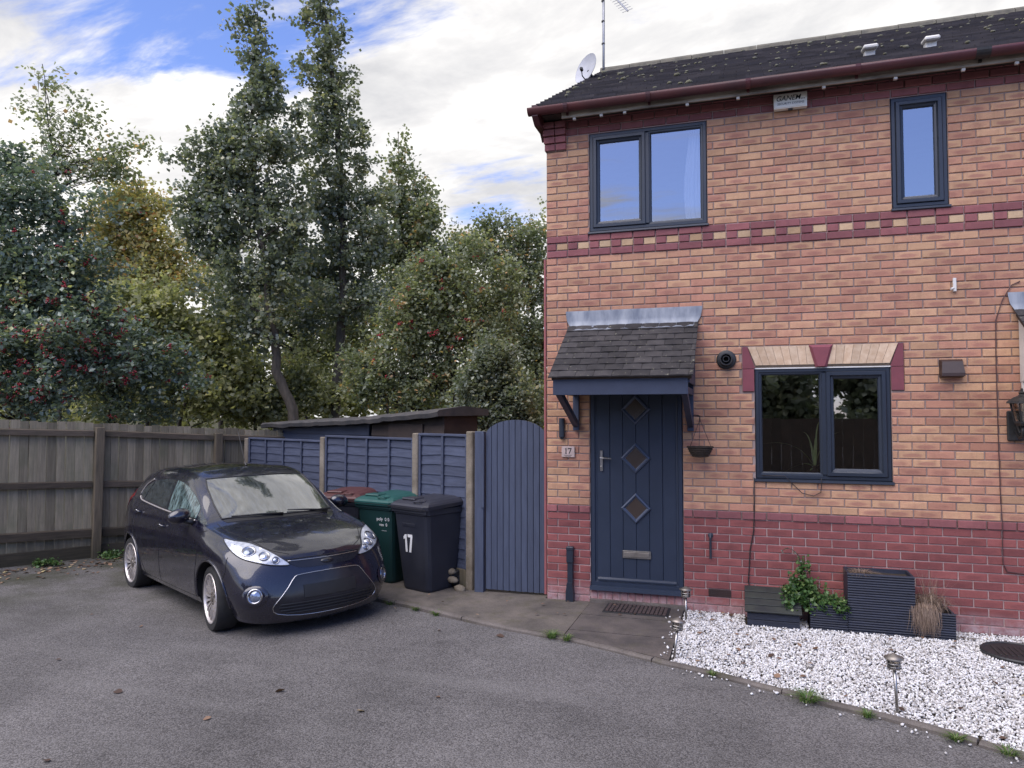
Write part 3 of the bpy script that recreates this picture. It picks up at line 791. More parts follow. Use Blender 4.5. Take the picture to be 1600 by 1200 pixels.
# door canopy
C = bpy.data.objects.new('door_canopy', None); COL.objects.link(C); attach(C, HOUSE); C['label'] = 'small tiled canopy with lead flashing over the door'
def canopy(C, x0, x1, paint, tiles=True):
    yo, zo, yi, zi = -0.83, 2.235, -0.03, 2.775
    sl = Vector((0, yi - yo, zi - zo)); Ls = sl.length; sl.normalize(); nrm = Vector((0, -sl.z, sl.y))
    # deck under the tiles
    d = MB(); p0 = Vector((0, yo, zo)); p1 = Vector((0, yi, zi)); t = nrm * -0.03
    d.add([(x0, *(p0 + t)[1:]), (x1, *(p0 + t)[1:]), (x1, *(p1 + t)[1:]), (x0, *(p1 + t)[1:]), (x0, *p0[1:]), (x1, *p0[1:]), (x1, *p1[1:]), (x0, *p1[1:])],
          [(0, 3, 2, 1), (4, 5, 6, 7), (0, 1, 5, 4), (1, 2, 6, 5), (2, 3, 7, 6), (3, 0, 4, 7)]); d.build('deck', 'shed_brown', C)
    rows = 9; gauge = (Ls + 0.03) / rows; tw = 0.167; shared_t = []
    for v in range(5):
        q = MB(); n_ = 4; w = tw - 0.003; vs = []
        for i in range(n_ + 1):
            xx = w * i / n_; cam_ = 0.003 * math.sin(math.pi * i / n_)
            vs += [(xx, 0, cam_ + random.uniform(-.0006, .0006)), (xx, gauge * 1.45, cam_), (xx, 0, cam_ - 0.013)]
        fs = []
        for i in range(n_): fs += [(i * 3, (i + 1) * 3, (i + 1) * 3 + 1, i * 3 + 1), (i * 3 + 2, (i + 1) * 3 + 2, (i + 1) * 3, i * 3)]
        fs += [(0, 1, 2), (n_ * 3 + 1, n_ * 3, n_ * 3 + 2)]
        shared_t.append(q.add(vs, fs).mesh('tile'))
    for me in shared_t: me.materials.append(MATS['canopy_tile'])
    cut = {}
    ang = math.atan2(sl.z, sl.y)
    for r in range(rows):
        off = 0.0 if r % 2 else tw / 2; x = x0 - 0.02 - off; s0 = -0.035 + r * gauge
        while x < x1 + 0.02:
            a, b_ = max(x, x0 - 0.02), min(x + tw, x1 + 0.02)
            if b_ - a > 0.02:
                base = Vector((0, yo, zo)) + sl * s0 + nrm * 0.032
                o = bpy.data.objects.new('tile', random.choice(shared_t)); COL.objects.link(o); attach(o, C)
                o.location = (a, base.y, base.z + random.uniform(-.002, .002)); o.rotation_euler = (ang - 0.075 + random.uniform(-.012, .012), random.uniform(-.008, .008), random.uniform(-.006, .006)); o.scale = ((b_ - a) / tw, 1, 1)
            x += tw
    # front fascia, soffit and side cheeks
    MB().bbox(x0 + 0.012, x1 - 0.03, yo + 0.012, yo + 0.034, 2.075, 2.222, 0.003).build('fascia', paint, C)
    for xx in (x0 + 0.0, x1 - 0.055):
        # side triangle board
        MB().prism([(yo + 0.036, 2.18), (-0.012, 2.18), (-0.012, zi - 0.055), (yo + 0.036, 2.20)], 'x', xx + 0.02, xx + 0.038).build('cheek', paint, C)
    for xx in (x0 + 0.055, x1 - 0.065):
        MB().bbox(xx - 0.03, xx + 0.03, -0.055, -0.012, 1.735, 2.60, 0.003).build('wall_post', paint, C)
        MB().bbox(xx - 0.028, xx + 0.028, yo + 0.05, -0.06, 2.085, 2.145, 0.003).build('top_beam', paint, C)
        q = MB(); a = Vector((xx, yo + 0.07, 2.10)); b_ = Vector((xx, -0.055, 1.80)); dr = (b_ - a).normalized(); up = Vector((1, 0, 0)).cross(dr) * 0.03
        vs = [a + up, a - up, b_ - up, b_ + up]; q.add([(v.x - 0.026, v.y, v.z) for v in vs] + [(v.x + 0.026, v.y, v.z) for v in vs], [(0, 1, 2, 3), (7, 6, 5, 4), (0, 4, 5, 1), (1, 5, 6, 2), (2, 6, 7, 3), (3, 7, 4, 0)])
        q.build('brace', paint, C)
    # lead flashing dressed over the top tiles
    q = MB(); nseg = 30; vs = []
    prof = [(-0.010, 2.958), (-0.014, 2.93), (-0.016, 2.86), (-0.028, 2.80), (-0.075, 2.772), (-0.13, 2.748)]
    for i in range(nseg + 1):
        f = i / nseg; 
        for j, (y, z) in enumerate(prof):
            inset = (0.0, 0.0, 0.012, 0.045, 0.07, 0.085)[j]
            xx = (x0 - 0.055 + inset) + (x1 + 0.055 - x0 + 0.055 - 2 * inset) * f
            vs.append((xx, y - random.uniform(0, 0.004), z + random.uniform(-0.003, 0.003) * (j > 2)))
    k_ = len(prof); fs = [(i * k_ + j, i * k_ + j + 1, (i + 1) * k_ + j + 1, (i + 1) * k_ + j) for i in range(nseg) for j in range(k_ - 1)]
    q.add(vs, fs).build('flashing', 'lead', C, True)
canopy(C, 0.262, 1.515, 'paint_navy')
C2 = bpy.data.objects.new('neighbour_canopy', None); COL.objects.link(C2); attach(C2, HOUSE); C2['label'] = 'white timber canopy edge of the house next door'
canopy(C2, 4.195, 5.60, 'plastic_white')

# roof
RF = bpy.data.objects.new('roof', None); COL.objects.link(RF); attach(RF, HOUSE)
ey, ez, ry, rz_ = -0.24, 5.035, 3.6, 7.16; sl = Vector((0, ry - ey, rz_ - ez)); LS = sl.length; sl.normalize(); nr = Vector((0, -sl.z, sl.y))
q = MB(); q.add([(-0.06, ey + .05, ez - 0.02), (WX1 + .06, ey + .05, ez - 0.02), (WX1 + .06, ry, rz_ - 0.03), (-0.06, ry, rz_ - 0.03), (WX1 + .06, 7.4, ez - 0.03), (-0.06, 7.4, ez - 0.03)], [(0, 1, 2, 3), (3, 2, 4, 5)]); q.build('roof_deck', 'roof_felt', RF)
rows = 23; gauge = LS / rows; tl = MB()
for r in range(rows):
    x = -0.085 - (0.0 if r % 2 else 0.125)
    while x < WX1 + 0.06:
        a, b_ = max(x, -0.085) + 0.002, min(x + 0.25, WX1 + 0.08) - 0.002
        if b_ - a > 0.03:
            p = Vector((0, ey, ez)) + sl * (r * gauge - 0.03); lift = 0.030 + random.uniform(-.003, .004); t0 = p + nr * lift; t1 = p + sl * (gauge * 1.3) + nr * 0.004
            j1, j2 = random.uniform(-.003, .003), random.uniform(-.003, .003)
            tl.add([(a, t0.y, t0.z + j1), (b_, t0.y, t0.z + j2), (b_, t1.y, t1.z), (a, t1.y, t1.z), (a, t0.y + .004, t0.z - 0.026), (b_, t0.y + .004, t0.z - 0.026), (b_, t1.y, t1.z - 0.026), (a, t1.y, t1.z - 0.026)],
                   [(0, 1, 2, 3), (4, 5, 1, 0), (5, 6, 2, 1), (7, 4, 0, 3)])
        x += 0.25
o = tl.build('roof_tiles', 'roof_tile', RF); o['kind'] = 'stuff'
for k in range(16):
    x = -0.08 + k * 0.455
    q = MB(); vs = []; n_ = 7
    for e in (0, 1):
        for i in range(n_): a = math.pi * i / (n_ - 1); vs.append((x + 0.448 * e, ry + 0.125 * math.cos(a), rz_ - 0.05 + (0.115 + random.uniform(-.003, .003)) * math.sin(a)))
    fs = [(i, i + 1, n_ + i + 1, n_ + i) for i in range(n_ - 1)] + [tuple(range(n_ - 1, -1, -1)), tuple(range(n_, 2 * n_))]
    q.add(vs, fs).build('ridge_tile', 'ridge_tile', RF)
# moss cushions on the roof
ms = MB()
for k in range(210):
    x = random.uniform(-0.05, 6.4); s_ = random.random() ** 0.8 * LS * 0.97; p = Vector((x, ey, ez)) + sl * s_ + nr * 0.028; rr = random.uniform(0.008, 0.024) * random.choice((1, 1, 1, 1.6))
    bm = bmesh.new(); bmesh.ops.create_icosphere(bm, subdivisions=1, radius=rr)
    for v in bm.verts: v.co = Vector((v.co.x * random.uniform(.8, 1.6), v.co.y * random.uniform(.8, 1.3), v.co.z * random.uniform(.45, .8))) + p
    ms.bm(bm)
o = ms.build('moss', 'moss', RF, True); o['kind'] = 'stuff'
for x in (3.14, 3.66):
    p = Vector((x, ey, ez)) + sl * 0.62 + nr * 0.03; q = MB(); q.bbox(-0.065, 0.065, -0.09, 0.08, 0.035, 0.075, 0.012); q.bbox(-0.045, 0.045, -0.04, 0.07, -0.02, 0.04, 0.004); q.xf(Matrix.Translation(p) @ Matrix.Rotation(R(10), 4, 'X')); q.build('roof_vent', 'plastic_white', RF)

# eaves: fascia, gutter, clips
b = MB(); b.box(0.215, WX1 + .06, -0.215, -0.195, 4.905, 5.03); b.build('fascia', 'fascia_dirty', HOUSE)
b = MB(); b.box(0.0, WX1, -0.195, 0.0, 4.965, 4.985); b.build('soffit', 'shed_brown', HOUSE)
b = MB(); b.prism([(-0.31, 5.04), (-0.30, 4.93), (-0.20, 4.865), (0.02, 4.865), (0.10, 4.80), (0.14, 5.10), (-0.20, 5.07)], 'x', -0.075, -0.012); b.build('box_end', 'gutter_maroon', HOUSE)
g_ = MB(); n_ = 10; vs = []; gr = 0.058; gy, gz = -0.285, 5.005
for x in (-0.115, WX1 + 0.1):
    for i in range(n_ + 1): a = math.pi + math.pi * i / n_; vs.append((x, gy + gr * math.cos(a), gz + gr * 1.15 * math.sin(a)))
    for i in range(n_, -1, -1): a = math.pi + math.pi * i / n_; vs.append((x, gy + (gr - .006) * math.cos(a), gz + (gr - .006) * 1.15 * math.sin(a)))
m_ = 2 * n_ + 2; fs = [(i, m_ + i, m_ + (i + 1) % m_, (i + 1) % m_) for i in range(m_)] + [tuple(range(m_)), tuple(range(2 * m_ - 1, m_ - 1, -1))]
g_.add(vs, fs); GUT = g_.build('gutter', 'gutter_maroon', HOUSE, True)
for x in (0.28, 1.10, 2.02, 2.95, 3.92, 4.9):
    q = MB(); w = 0.022 if x != 3.92 else 0.055; vs = []
    for e in (-w, w):
        for i in range(n_ + 1): a = math.pi + math.pi * i / n_; vs.append((x + e, gy + (gr + .005) * math.cos(a), gz + (gr + .005) * 1.15 * math.sin(a) + .001))
    fs = [(i, i + 1, n_ + 2 + i, n_ + 1 + i) for i in range(n_)]
    q.add(vs, fs); q.bbox(x - 0.012, x + 0.012, -0.235, -0.216, 4.925, 5.0, .002); q.build('gutter_bracket', 'gutter_maroon' if x != 3.92 else 'iron_black', HOUSE)
for x in (0.345, 0.62, 0.855, 1.46, 1.93, 2.68, 3.27, 3.80, 4.20):
    MB().bbox(x - 0.015, x + 0.015, -0.205, -0.175, 4.882, 4.907, 0.003).build('soffit_clip', 'plastic_white', HOUSE)

# wall fittings that belong to the house
q = MB(); M_ = Matrix.Translation((1.79, 0, 2.425)) @ Matrix.Rotation(R(90), 4, 'X')
q.lathe([(0.060, 0.0), (0.088, 0.006), (0.092, 0.014), (0.080, 0.022), (0.062, 0.026), (0.058, 0.10), (0.048, 0.10), (0.046, 0.02), (0.0, 0.018)], 28, M_); q.lathe([(0.030, 0.01), (0.030, 0.125), (0.024, 0.125), (0.022, 0.02), (0, 0.02)], 20, M_); q.build('boiler_flue', 'plastic_black', HOUSE, False)
q = MB(); q.add([(3.60, -0.006, 2.385), (3.785, -0.006, 2.385), (3.785, -0.006, 2.225), (3.60, -0.006, 2.225), (3.615, -0.055, 2.365), (3.775, -0.055, 2.365), (3.785, -0.085, 2.262), (3.605, -0.085, 2.262), (3.785, -0.085, 2.235), (3.605, -0.085, 2.235)],
                 [(0, 1, 5, 4), (4, 5, 6, 7), (7, 6, 8, 9), (9, 8, 2, 3), (0, 4, 7, 9, 3), (1, 2, 8, 6, 5)]); q.build('vent_cowl', 'plastic_brown', HOUSE)
q = MB(); q.box(1.60, 1.81, -0.004, 0.01, 0.158, 0.224)
for i in range(12): q.box(1.606 + i * 0.0167, 1.612 + i * 0.0167, -0.008, -0.003, 0.162, 0.220)
for i in range(4): q.box(1.602, 1.808, -0.007, -0.003, 0.165 + i * 0.0155, 0.170 + i * 0.0155)
q.build('air_brick', 'plastic_brown', HOUSE)
# grey boxed cable duct left of the door
q = MB(); q.bbox(0.215, 0.283, -0.062, -0.004, 0.40, 0.525, 0.004); q.bbox(0.222, 0.276, -0.05, -0.002, 0.14, 0.41, 0.003)
q.prism([(0.222, 0.20), (0.276, 0.20), (0.288, 0.10), (0.288, -0.02), (0.210, -0.02), (0.210, 0.10)], 'y', -0.075, -0.002); q.bbox(0.212, 0.286, -0.066, -0.006, 0.522, 0.56, 0.006); q.build('cable_duct', 'upvc_anthracite', HOUSE)
q = MB(); q.tube([(0.165, -0.03, 1.86), (0.165, -0.03, 1.665)], 0.030, 12); q.tube([(0.165, -0.03, 1.665), (0.165, -0.025, 1.65)], 0.02, 10); q.build('wall_capsule', 'upvc_anthracite', HOUSE, False)
# overflow pipe by the door
q = MB(); q.tube([(1.625, 0.0, 0.735), (1.625, -0.028, 0.735), (1.625, -0.036, 0.72), (1.625, -0.036, 0.52)], 0.012, 10); q.lathe([(0.026, 0), (0.024, 0.006), (0.012, 0.010)], 12, Matrix.Translation((1.625, 0, 0.735)) @ Matrix.Rotation(R(90), 4, 'X')); q.build('overflow_pipe', 'upvc_anthracite', HOUSE)
# small white bracket high on the wall
q = MB(); q.bbox(3.722, 3.748, -0.03, -0.002, 2.985, 3.105, 0.003); q.tube([(3.735, -0.02, 3.02), (3.70, -0.04, 3.005)], 0.010, 8); q.build('wall_bracket', 'plastic_white', HOUSE)
# corner pipe
q = MB(); q.tube([(-0.022, 0.02, 0.05), (-0.022, 0.02, 3.52)], 0.014, 8); q.build('corner_pipe', 'pipe_pink', HOUSE)
# cables
def cable(name, pts, r, m): return MB().tube(pts, r, 6).build(name, m, HOUSE, True)
cable('cable', [(2.03, -0.02, 1.30), (2.028, -0.016, 1.05), (2.02, -0.012, 0.80), (1.985, -0.014, 0.62), (1.975, -0.012, 0.45), (1.965, -0.014, 0.33), (1.985, -0.03, 0.24), (2.04, -0.05, 0.16)], 0.0055, 'cable_dark')
cable('cable', [(2.10, -0.034, 1.325), (2.30, -0.036, 1.325), (2.36, -0.034, 1.26), (2.45, -0.022, 1.17), (2.55, -0.018, 1.145), (2.61, -0.022, 1.18), (2.62, -0.034, 1.27), (2.615, -0.034, 1.31)], 0.004, 'cable_dark')
cable('cable', [(4.235, -0.008, 3.05), (4.17, -0.012, 3.02), (4.10, -0.014, 2.90), (4.045, -0.010, 2.72), (4.04, -0.008, 2.4), (4.04, -0.008, 1.8), (4.045, -0.008, 1.2), (4.05, -0.022, 0.95), (4.05, -0.008, 0.80), (4.05, -0.008, 0.62), (4.08, -0.01, 0.55), (4.2, -0.012, 0.54), (4.4, -0.012, 0.54)], 0.0045, 'cable_brown')

# curtain upstairs, plants inside
q = MB(); vs = []; n_ = 60
for i in range(n_ + 1):
    f = i / n_; x = 1.43 + 0.15 * f; y = 0.16 + 0.022 * math.sin(f * 34) + 0.01 * math.sin(f * 11)
    for j in range(7): zz = 3.80 + 0.95 * j / 6; vs.append((x - 0.035 * (1 - f) * math.sin(j * 0.6 + 0.3), y, zz))
q.add(vs, [(i * 7 + j, (i + 1) * 7 + j, (i + 1) * 7 + j + 1, i * 7 + j + 1) for i in range(n_) for j in range(6)])
cu = q.build('curtain', 'curtain', None, True); tag(cu, 'white gathered curtain behind the upper left window', 'curtain')
# ------------------------------------------------------------------ garden gate and blue fence
GT = thing('garden_gate', 'navy blue arched timber garden gate beside the house corner', 'gate', (-0.38, 0.10, 0.0))
gx0, gx1, gz0 = -0.708, -0.040, 0.035; nb = 10; wb = (gx1 - gx0) / nb
def gtop(x):
    t = (x - (gx0 + gx1) / 2) / ((gx1 - gx0) / 2); return 1.655 + 0.185 * math.sqrt(max(0, 1 - (t * 0.985) ** 2))
for k in range(nb):
    a, b_ = gx0 + k * wb + 0.0015, gx0 + (k + 1) * wb - 0.0015; n_ = 6
    poly = [(a, gz0 + random.uniform(0, .004)), (b_, gz0 + random.uniform(0, .004))] + [(b_ + (a - b_) * i / n_, gtop(b_ + (a - b_) * i / n_)) for i in range(n_ + 1)]
    poly = [(x + 0.38, z) for x, z in poly]
    dy = random.uniform(-.002, .002); c = 0.004
    q = MB(); inn = [(min(max(x, a + .38 + c), b_ + .38 - c), z) for x, z in poly]; n2 = len(poly)
    q.add([(x, -0.012 + dy, z) for x, z in inn] + [(x, -0.007 + dy, z) for x, z in poly] + [(x, 0.012, z) for x, z in poly],
          [tuple(range(n2))] + [(i, n2 + i, n2 + (i + 1) % n2, (i + 1) % n2) for i in range(n2)] + [(n2 + i, 2 * n2 + i, 2 * n2 + (i + 1) % n2, n2 + (i + 1) % n2) for i in range(n2)] + [tuple(range(3 * n2 - 1, 2 * n2 - 1, -1))])
    q.build('board', 'paint_gate_blue', GT)
for z in (0.28, 0.95, 1.52): MB().bbox(gx0 + .40, gx1 + .36, 0.013, 0.045, z, z + 0.09, .003).build('ledge', 'paint_gate_blue', GT)
MB().bbox(-0.822 + .38, -0.722 + .38, -0.04, 0.05, -0.02, 1.715, .004).build('gate_post', 'paint_gate_blue', GT)
MB().bbox(-0.748 + .38, -0.712 + .38, -0.052, -0.041, 0.9, 1.70, .003).build('stop_strip', 'paint_gate_blue', GT)

FA = math.radians(156.0); FD = Vector((math.cos(FA), math.sin(FA), 0)); FN = Vector((math.sin(FA), -math.cos(FA), 0)); FN = -FN if FN.y > 0 else FN   # FN points to the car park
FP = Vector((-0.895, 0.17, 0)); ts = [0.0, 0.90, 2.80, 4.83]
FB = thing('garden_fence', 'blue painted lapped panel fence with concrete posts behind the bins', 'fence', FP)
Mf = Matrix(((-FD.x, -FN.x, 0, 0), (-FD.y, -FN.y, 0, 0), (0, 0, 1, 0), (0, 0, 0, 1)))   # local: x towards the gate, y away from the car park
tops = [1.70, 1.665, 1.58, 1.52]
for t, zz in zip(ts, tops):
    x, y = FP.x + FD.x * t, FP.y + FD.y * t
    q = MB(); n_ = 10; vs = []
    q.bbox(-t - 0.048, -t + 0.048, -0.05, 0.05, zt(x) - 0.1, zz + 0.012, 0.010); q.xf(Mf); q.build('post', 'post_concrete', FB)
for k in range(3):
    ta, tb = ts[k] + 0.046, ts[k + 1] - 0.046; za, zb2 = tops[k] - 0.012, tops[k + 1] + 0.004 if k else tops[k + 1]
    zlev = (tops[k] + tops[k + 1]) / 2 - 0.012
    pn = bpy.data.objects.new('panel', None); COL.objects.link(pn); attach(pn, FB)
    xm = FP.x + FD.x * (ta + tb) / 2; zb0 = zt(xm) + 0.24; H_ = zlev - zb0; nbd = 13; gb = H_ / nbd
    for i in range(nbd):  # lapped boards with a waney lower edge
        z0 = zb0 + i * gb; q = MB(); n_ = 14; vs = []
        ph = random.uniform(0, 6); amp = random.uniform(0.002, 0.007)
        for j in range(n_ + 1):
            x = -tb + (tb - ta) * j / n_; w = amp * math.sin(ph + x * 5.1) + amp * .6 * math.sin(ph * 2 + x * 11)
            vs += [(x, -0.010, z0 - 0.012 + w), (x, 0.004, z0 + gb * 1.08), (x, 0.000, z0 - 0.012 + w)]
        fs = []
        for j in range(n_): fs += [(j * 3, (j + 1) * 3, (j + 1) * 3 + 1, j * 3 + 1), (j * 3 + 2, (j + 1) * 3 + 2, (j + 1) * 3, j * 3)]
        q.add(vs, fs).xf(Mf); q.build('lap_board', 'paint_fence_blue', pn)
    nbat = {0: 1, 1: 3, 2: 3}[k]
    for i in range(nbat + 2):
        x = -tb + 0.018 + (tb - ta - 0.036) * i / (nbat + 1)
        MB().bbox(x - 0.017, x + 0.017, -0.030, -0.011, zb0 - 0.005, zlev - 0.02, 0.003).xf(Mf).build('batten', 'paint_fence_blue', pn)
    MB().bbox(-tb, -ta, -0.032, 0.022, zlev - 0.019, zlev + 0.008, 0.003).xf(Mf).build('cap_rail', 'paint_fence_blue', pn)
    MB().bbox(-tb, -ta, -0.02, 0.02, zt(xm) - 0.1, zb0 - 0.008, 0.006).xf(Mf).build('gravel_board', 'wood_post', pn)
# rubble stones at the foot of the fence by the black bin
for i in range(9):
    bm = bmesh.new(); bmesh.ops.create_icosphere(bm, subdivisions=2, radius=1)
    t = random.uniform(0.05, 0.75); w, h = random.uniform(.06, .11), random.uniform(.03, .05)
    for v in bm.verts: v.co = Vector((v.co.x * w, v.co.y * .05, v.co.z * h)) * (1 + random.uniform(-.12, .12))
    q = MB().bm(bm); q.xf(Matrix.Translation(FP + FD * t + FN * (0.10 + random.uniform(0, .03)) + Vector((0, 0, zt(-1.3) + 0.04 + 0.085 * (i % 3)))) @ Matrix.Rotation(math.atan2(FD.y, FD.x), 4, 'Z'))
    q.xf(Matrix.Translation(-FP)); q.build('stone', 'post_concrete', FB, True)

# ------------------------------------------------------------------ old brown fence on the left
B0 = Vector((-5.356, 2.26, 0)); BD = Vector((0.505, 0.863, 0)); BN = Vector((0.863, -0.505, 0))   # BN towards the car park
OF = thing('close_board_fence', 'weathered brown vertical board fence along the left', 'fence', (B0.x, B0.y, 0))
Mb = Matrix(((BD.x, -BN.x, 0, 0), (BD.y, -BN.y, 0, 0), (0, 0, 1, 0), (0, 0, 0, 1)))
def of_top(s): return float(np.interp(s, [-9, -3.21, -2.13, -0.54, 0.0, 1.0], [1.90, 1.825, 1.775, 1.685, 1.655, 1.62]))
posts = [-8.4, -6.7, -5.2, -3.72, -2.13, -0.54, 1.0]
def of_z(s): return zt(max(B0.x + BD.x * s, -8))
s = -8.6
while s < 1.0:
    w = random.uniform(0.094, 0.112); z1 = of_top(s) + random.uniform(-.012, .012)
    q = MB(); y = random.uniform(0.0, 0.006); zb0 = of_z(s) + 0.15
    tilt = random.uniform(-.003, .003)
    q.add([(s, y, zb0), (s + w - .004, y + .008, zb0), (s + w - .004 + tilt, y + .008, z1), (s + tilt, y, z1), (s, y + .02, zb0), (s + w - .004, y + .02, zb0), (s + w - .004 + tilt, y + .02, z1), (s + tilt, y + .02, z1)],
          [(0, 1, 2, 3), (5, 4, 7, 6), (3, 2, 6, 7), (0, 3, 7, 4), (1, 5, 6, 2), (0, 4, 5, 1)])
    q.xf(Mb).build('board', 'wood_board', OF); s += w
for sa, sb in zip(posts[:-1], posts[1:]):
    for dz, top in ((-0.175, True), (-0.86, True), (-1.525, True)):
        za, zb2 = of_top(sa) + dz, of_top(sb) + dz; q = MB(); h = 0.07 if dz > -1 else 0.10; sag = random.uniform(-.012, .004)
        q.add([(sa + .05, -0.045, za), (sb - .05, -0.045, zb2), (sb - .05, -0.045, zb2 + h), (sa + .05, -0.045, za + h), (sa + .05, -0.001, za), (sb - .05, -0.001, zb2), (sb - .05, -0.001, zb2 + h + .012), (sa + .05, -0.001, za + h + .012)],
              [(0, 1, 2, 3), (3, 2, 6, 7), (1, 0, 4, 5), (0, 3, 7, 4), (2, 1, 5, 6)]); q.xf(Mb).build('rail', 'wood_rail', OF)
    q = MB(); q.add([(sa + .05, -0.030, of_z(sa) - .1), (sb - .05, -0.030, of_z(sb) - .1), (sb - .05, -0.026, of_z(sb) + .16), (sa + .05, -0.026, of_z(sa) + .16), (sa + .05, 0.0, of_z(sa) - .1), (sb - .05, 0.0, of_z(sb) - .1), (sb - .05, 0, of_z(sb) + .165), (sa + .05, 0, of_z(sa) + .165)],
                     [(0, 1, 2, 3), (3, 2, 6, 7)]); q.xf(Mb).build('gravel_board', 'wood_rail', OF)
for s in posts:
    q = MB(); q.bbox(s - 0.052, s + 0.052, -0.115, -0.002, of_z(s) - 0.1, of_top(s) - 0.075, 0.006); q.xf(Mb @ Matrix.Rotation(random.uniform(-.012, .012), 4, 'Y')); q.build('post', 'wood_post', OF)

# ------------------------------------------------------------------ sheds behind the blue fence
def shed(name, label, p0, p1, dep, zw0, zw1, paint, roof_over, door=None):
    """a lean-to shed whose front runs p0->p1"""
    p0, p1 = Vector((*p0, 0)), Vector((*p1, 0)); d = (p1 - p0); L = d.length; d.normalize(); nb_ = Vector((-d.y, d.x, 0))
    nb_ = nb_ if nb_.y > 0 else -nb_
    T = thing(name, label, 'shed', (p0.x, p0.y, -0.2)); Ms = Matrix(((d.x, nb_.x, 0, 0), (d.y, nb_.y, 0, 0), (0, 0, 1, 0), (0, 0, 0, 1)))
    def zz(x): return zw0 + (zw1 - zw0) * x / L
    nb2 = 13
    for i in range(nb2):
        z0 = 0.15 * i; 
        if z0 > zw0 + .2 - 0.02: break
        q = MB(); za, zb2 = min(z0 + .148, zz(0) + .2), min(z0 + .148, zz(L) + .2)
        q.add([(0, -0.014, z0), (L, -0.014, z0), (L, 0, zb2), (0, 0, za), (0, 0.006, z0), (L, 0.006, z0)], [(0, 1, 2, 3), (4, 5, 1, 0)]); q.xf(Ms); q.build('cladding_board', paint, T)
    q = MB(); q.box(0.02, L - .02, 0.012, dep, 0, zw0 + .17); q.add([(0.02, .012, zw0 + .17), (L - .02, .012, zw0 + .17), (L - .02, .012, zz(L) + .18), (.02, .012, zz(0) + .18), (.02, dep, zw0 + .17), (L - .02, dep, zw0 + .17), (L - .02, dep, zz(L) + .18), (.02, dep, zz(0) + .18)], [(0, 1, 2, 3), (1, 5, 6, 2), (5, 4, 7, 6), (4, 0, 3, 7)]); q.xf(Ms).build('wall', paint, T)
    # felted roof with a drooping front edge
    n_ = 16; vs = []
    for i in range(n_ + 1):
        x = -roof_over + (L + 2 * roof_over) * i / n_; z = zz(x) + 0.2 + random.uniform(-.005, .005); wob = random.uniform(-.012, .008)
        vs += [(x, -0.16, z - 0.06 + wob), (x, -0.175, z - 0.005 + wob), (x, -0.14, z + 0.022), (x, dep * .5, z + 0.075), (x, dep + .15, z + .03), (x, dep + .15, z - .05), (x, -0.14, z - .06 + wob)]
    q = MB(); k_ = 7; q.add(vs, [(i * k_ + j, i * k_ + (j + 1) % k_, (i + 1) * k_ + (j + 1) % k_, (i + 1) * k_ + j) for i in range(n_) for j in range(k_)] + [tuple(range(k_)), tuple(range(n_ * k_ + k_ - 1, n_ * k_ - 1, -1))]); q.xf(Ms); q.build('roof', 'roof_felt', T)
    if door: q = MB(); q.bbox(door[0], door[1], -0.035, -0.014, .3, zw0 + .14, .004); q.xf(Ms).build('hatch', paint, T)
    return T
shed('garden_shed', 'low navy shed with felt roof behind the left fence panels', (-5.36, 2.82), (-3.12, 1.93), 1.5, 1.735, 1.83, 'paint_navy', 0.10)
shed('garden_shed', 'brown timber shed with sagging felt roof behind the bins', (-3.06, 1.90), (-1.70, 1.30), 0.62, 1.83, 1.925, 'shed_brown', 0.05, (0.4, 1.1))

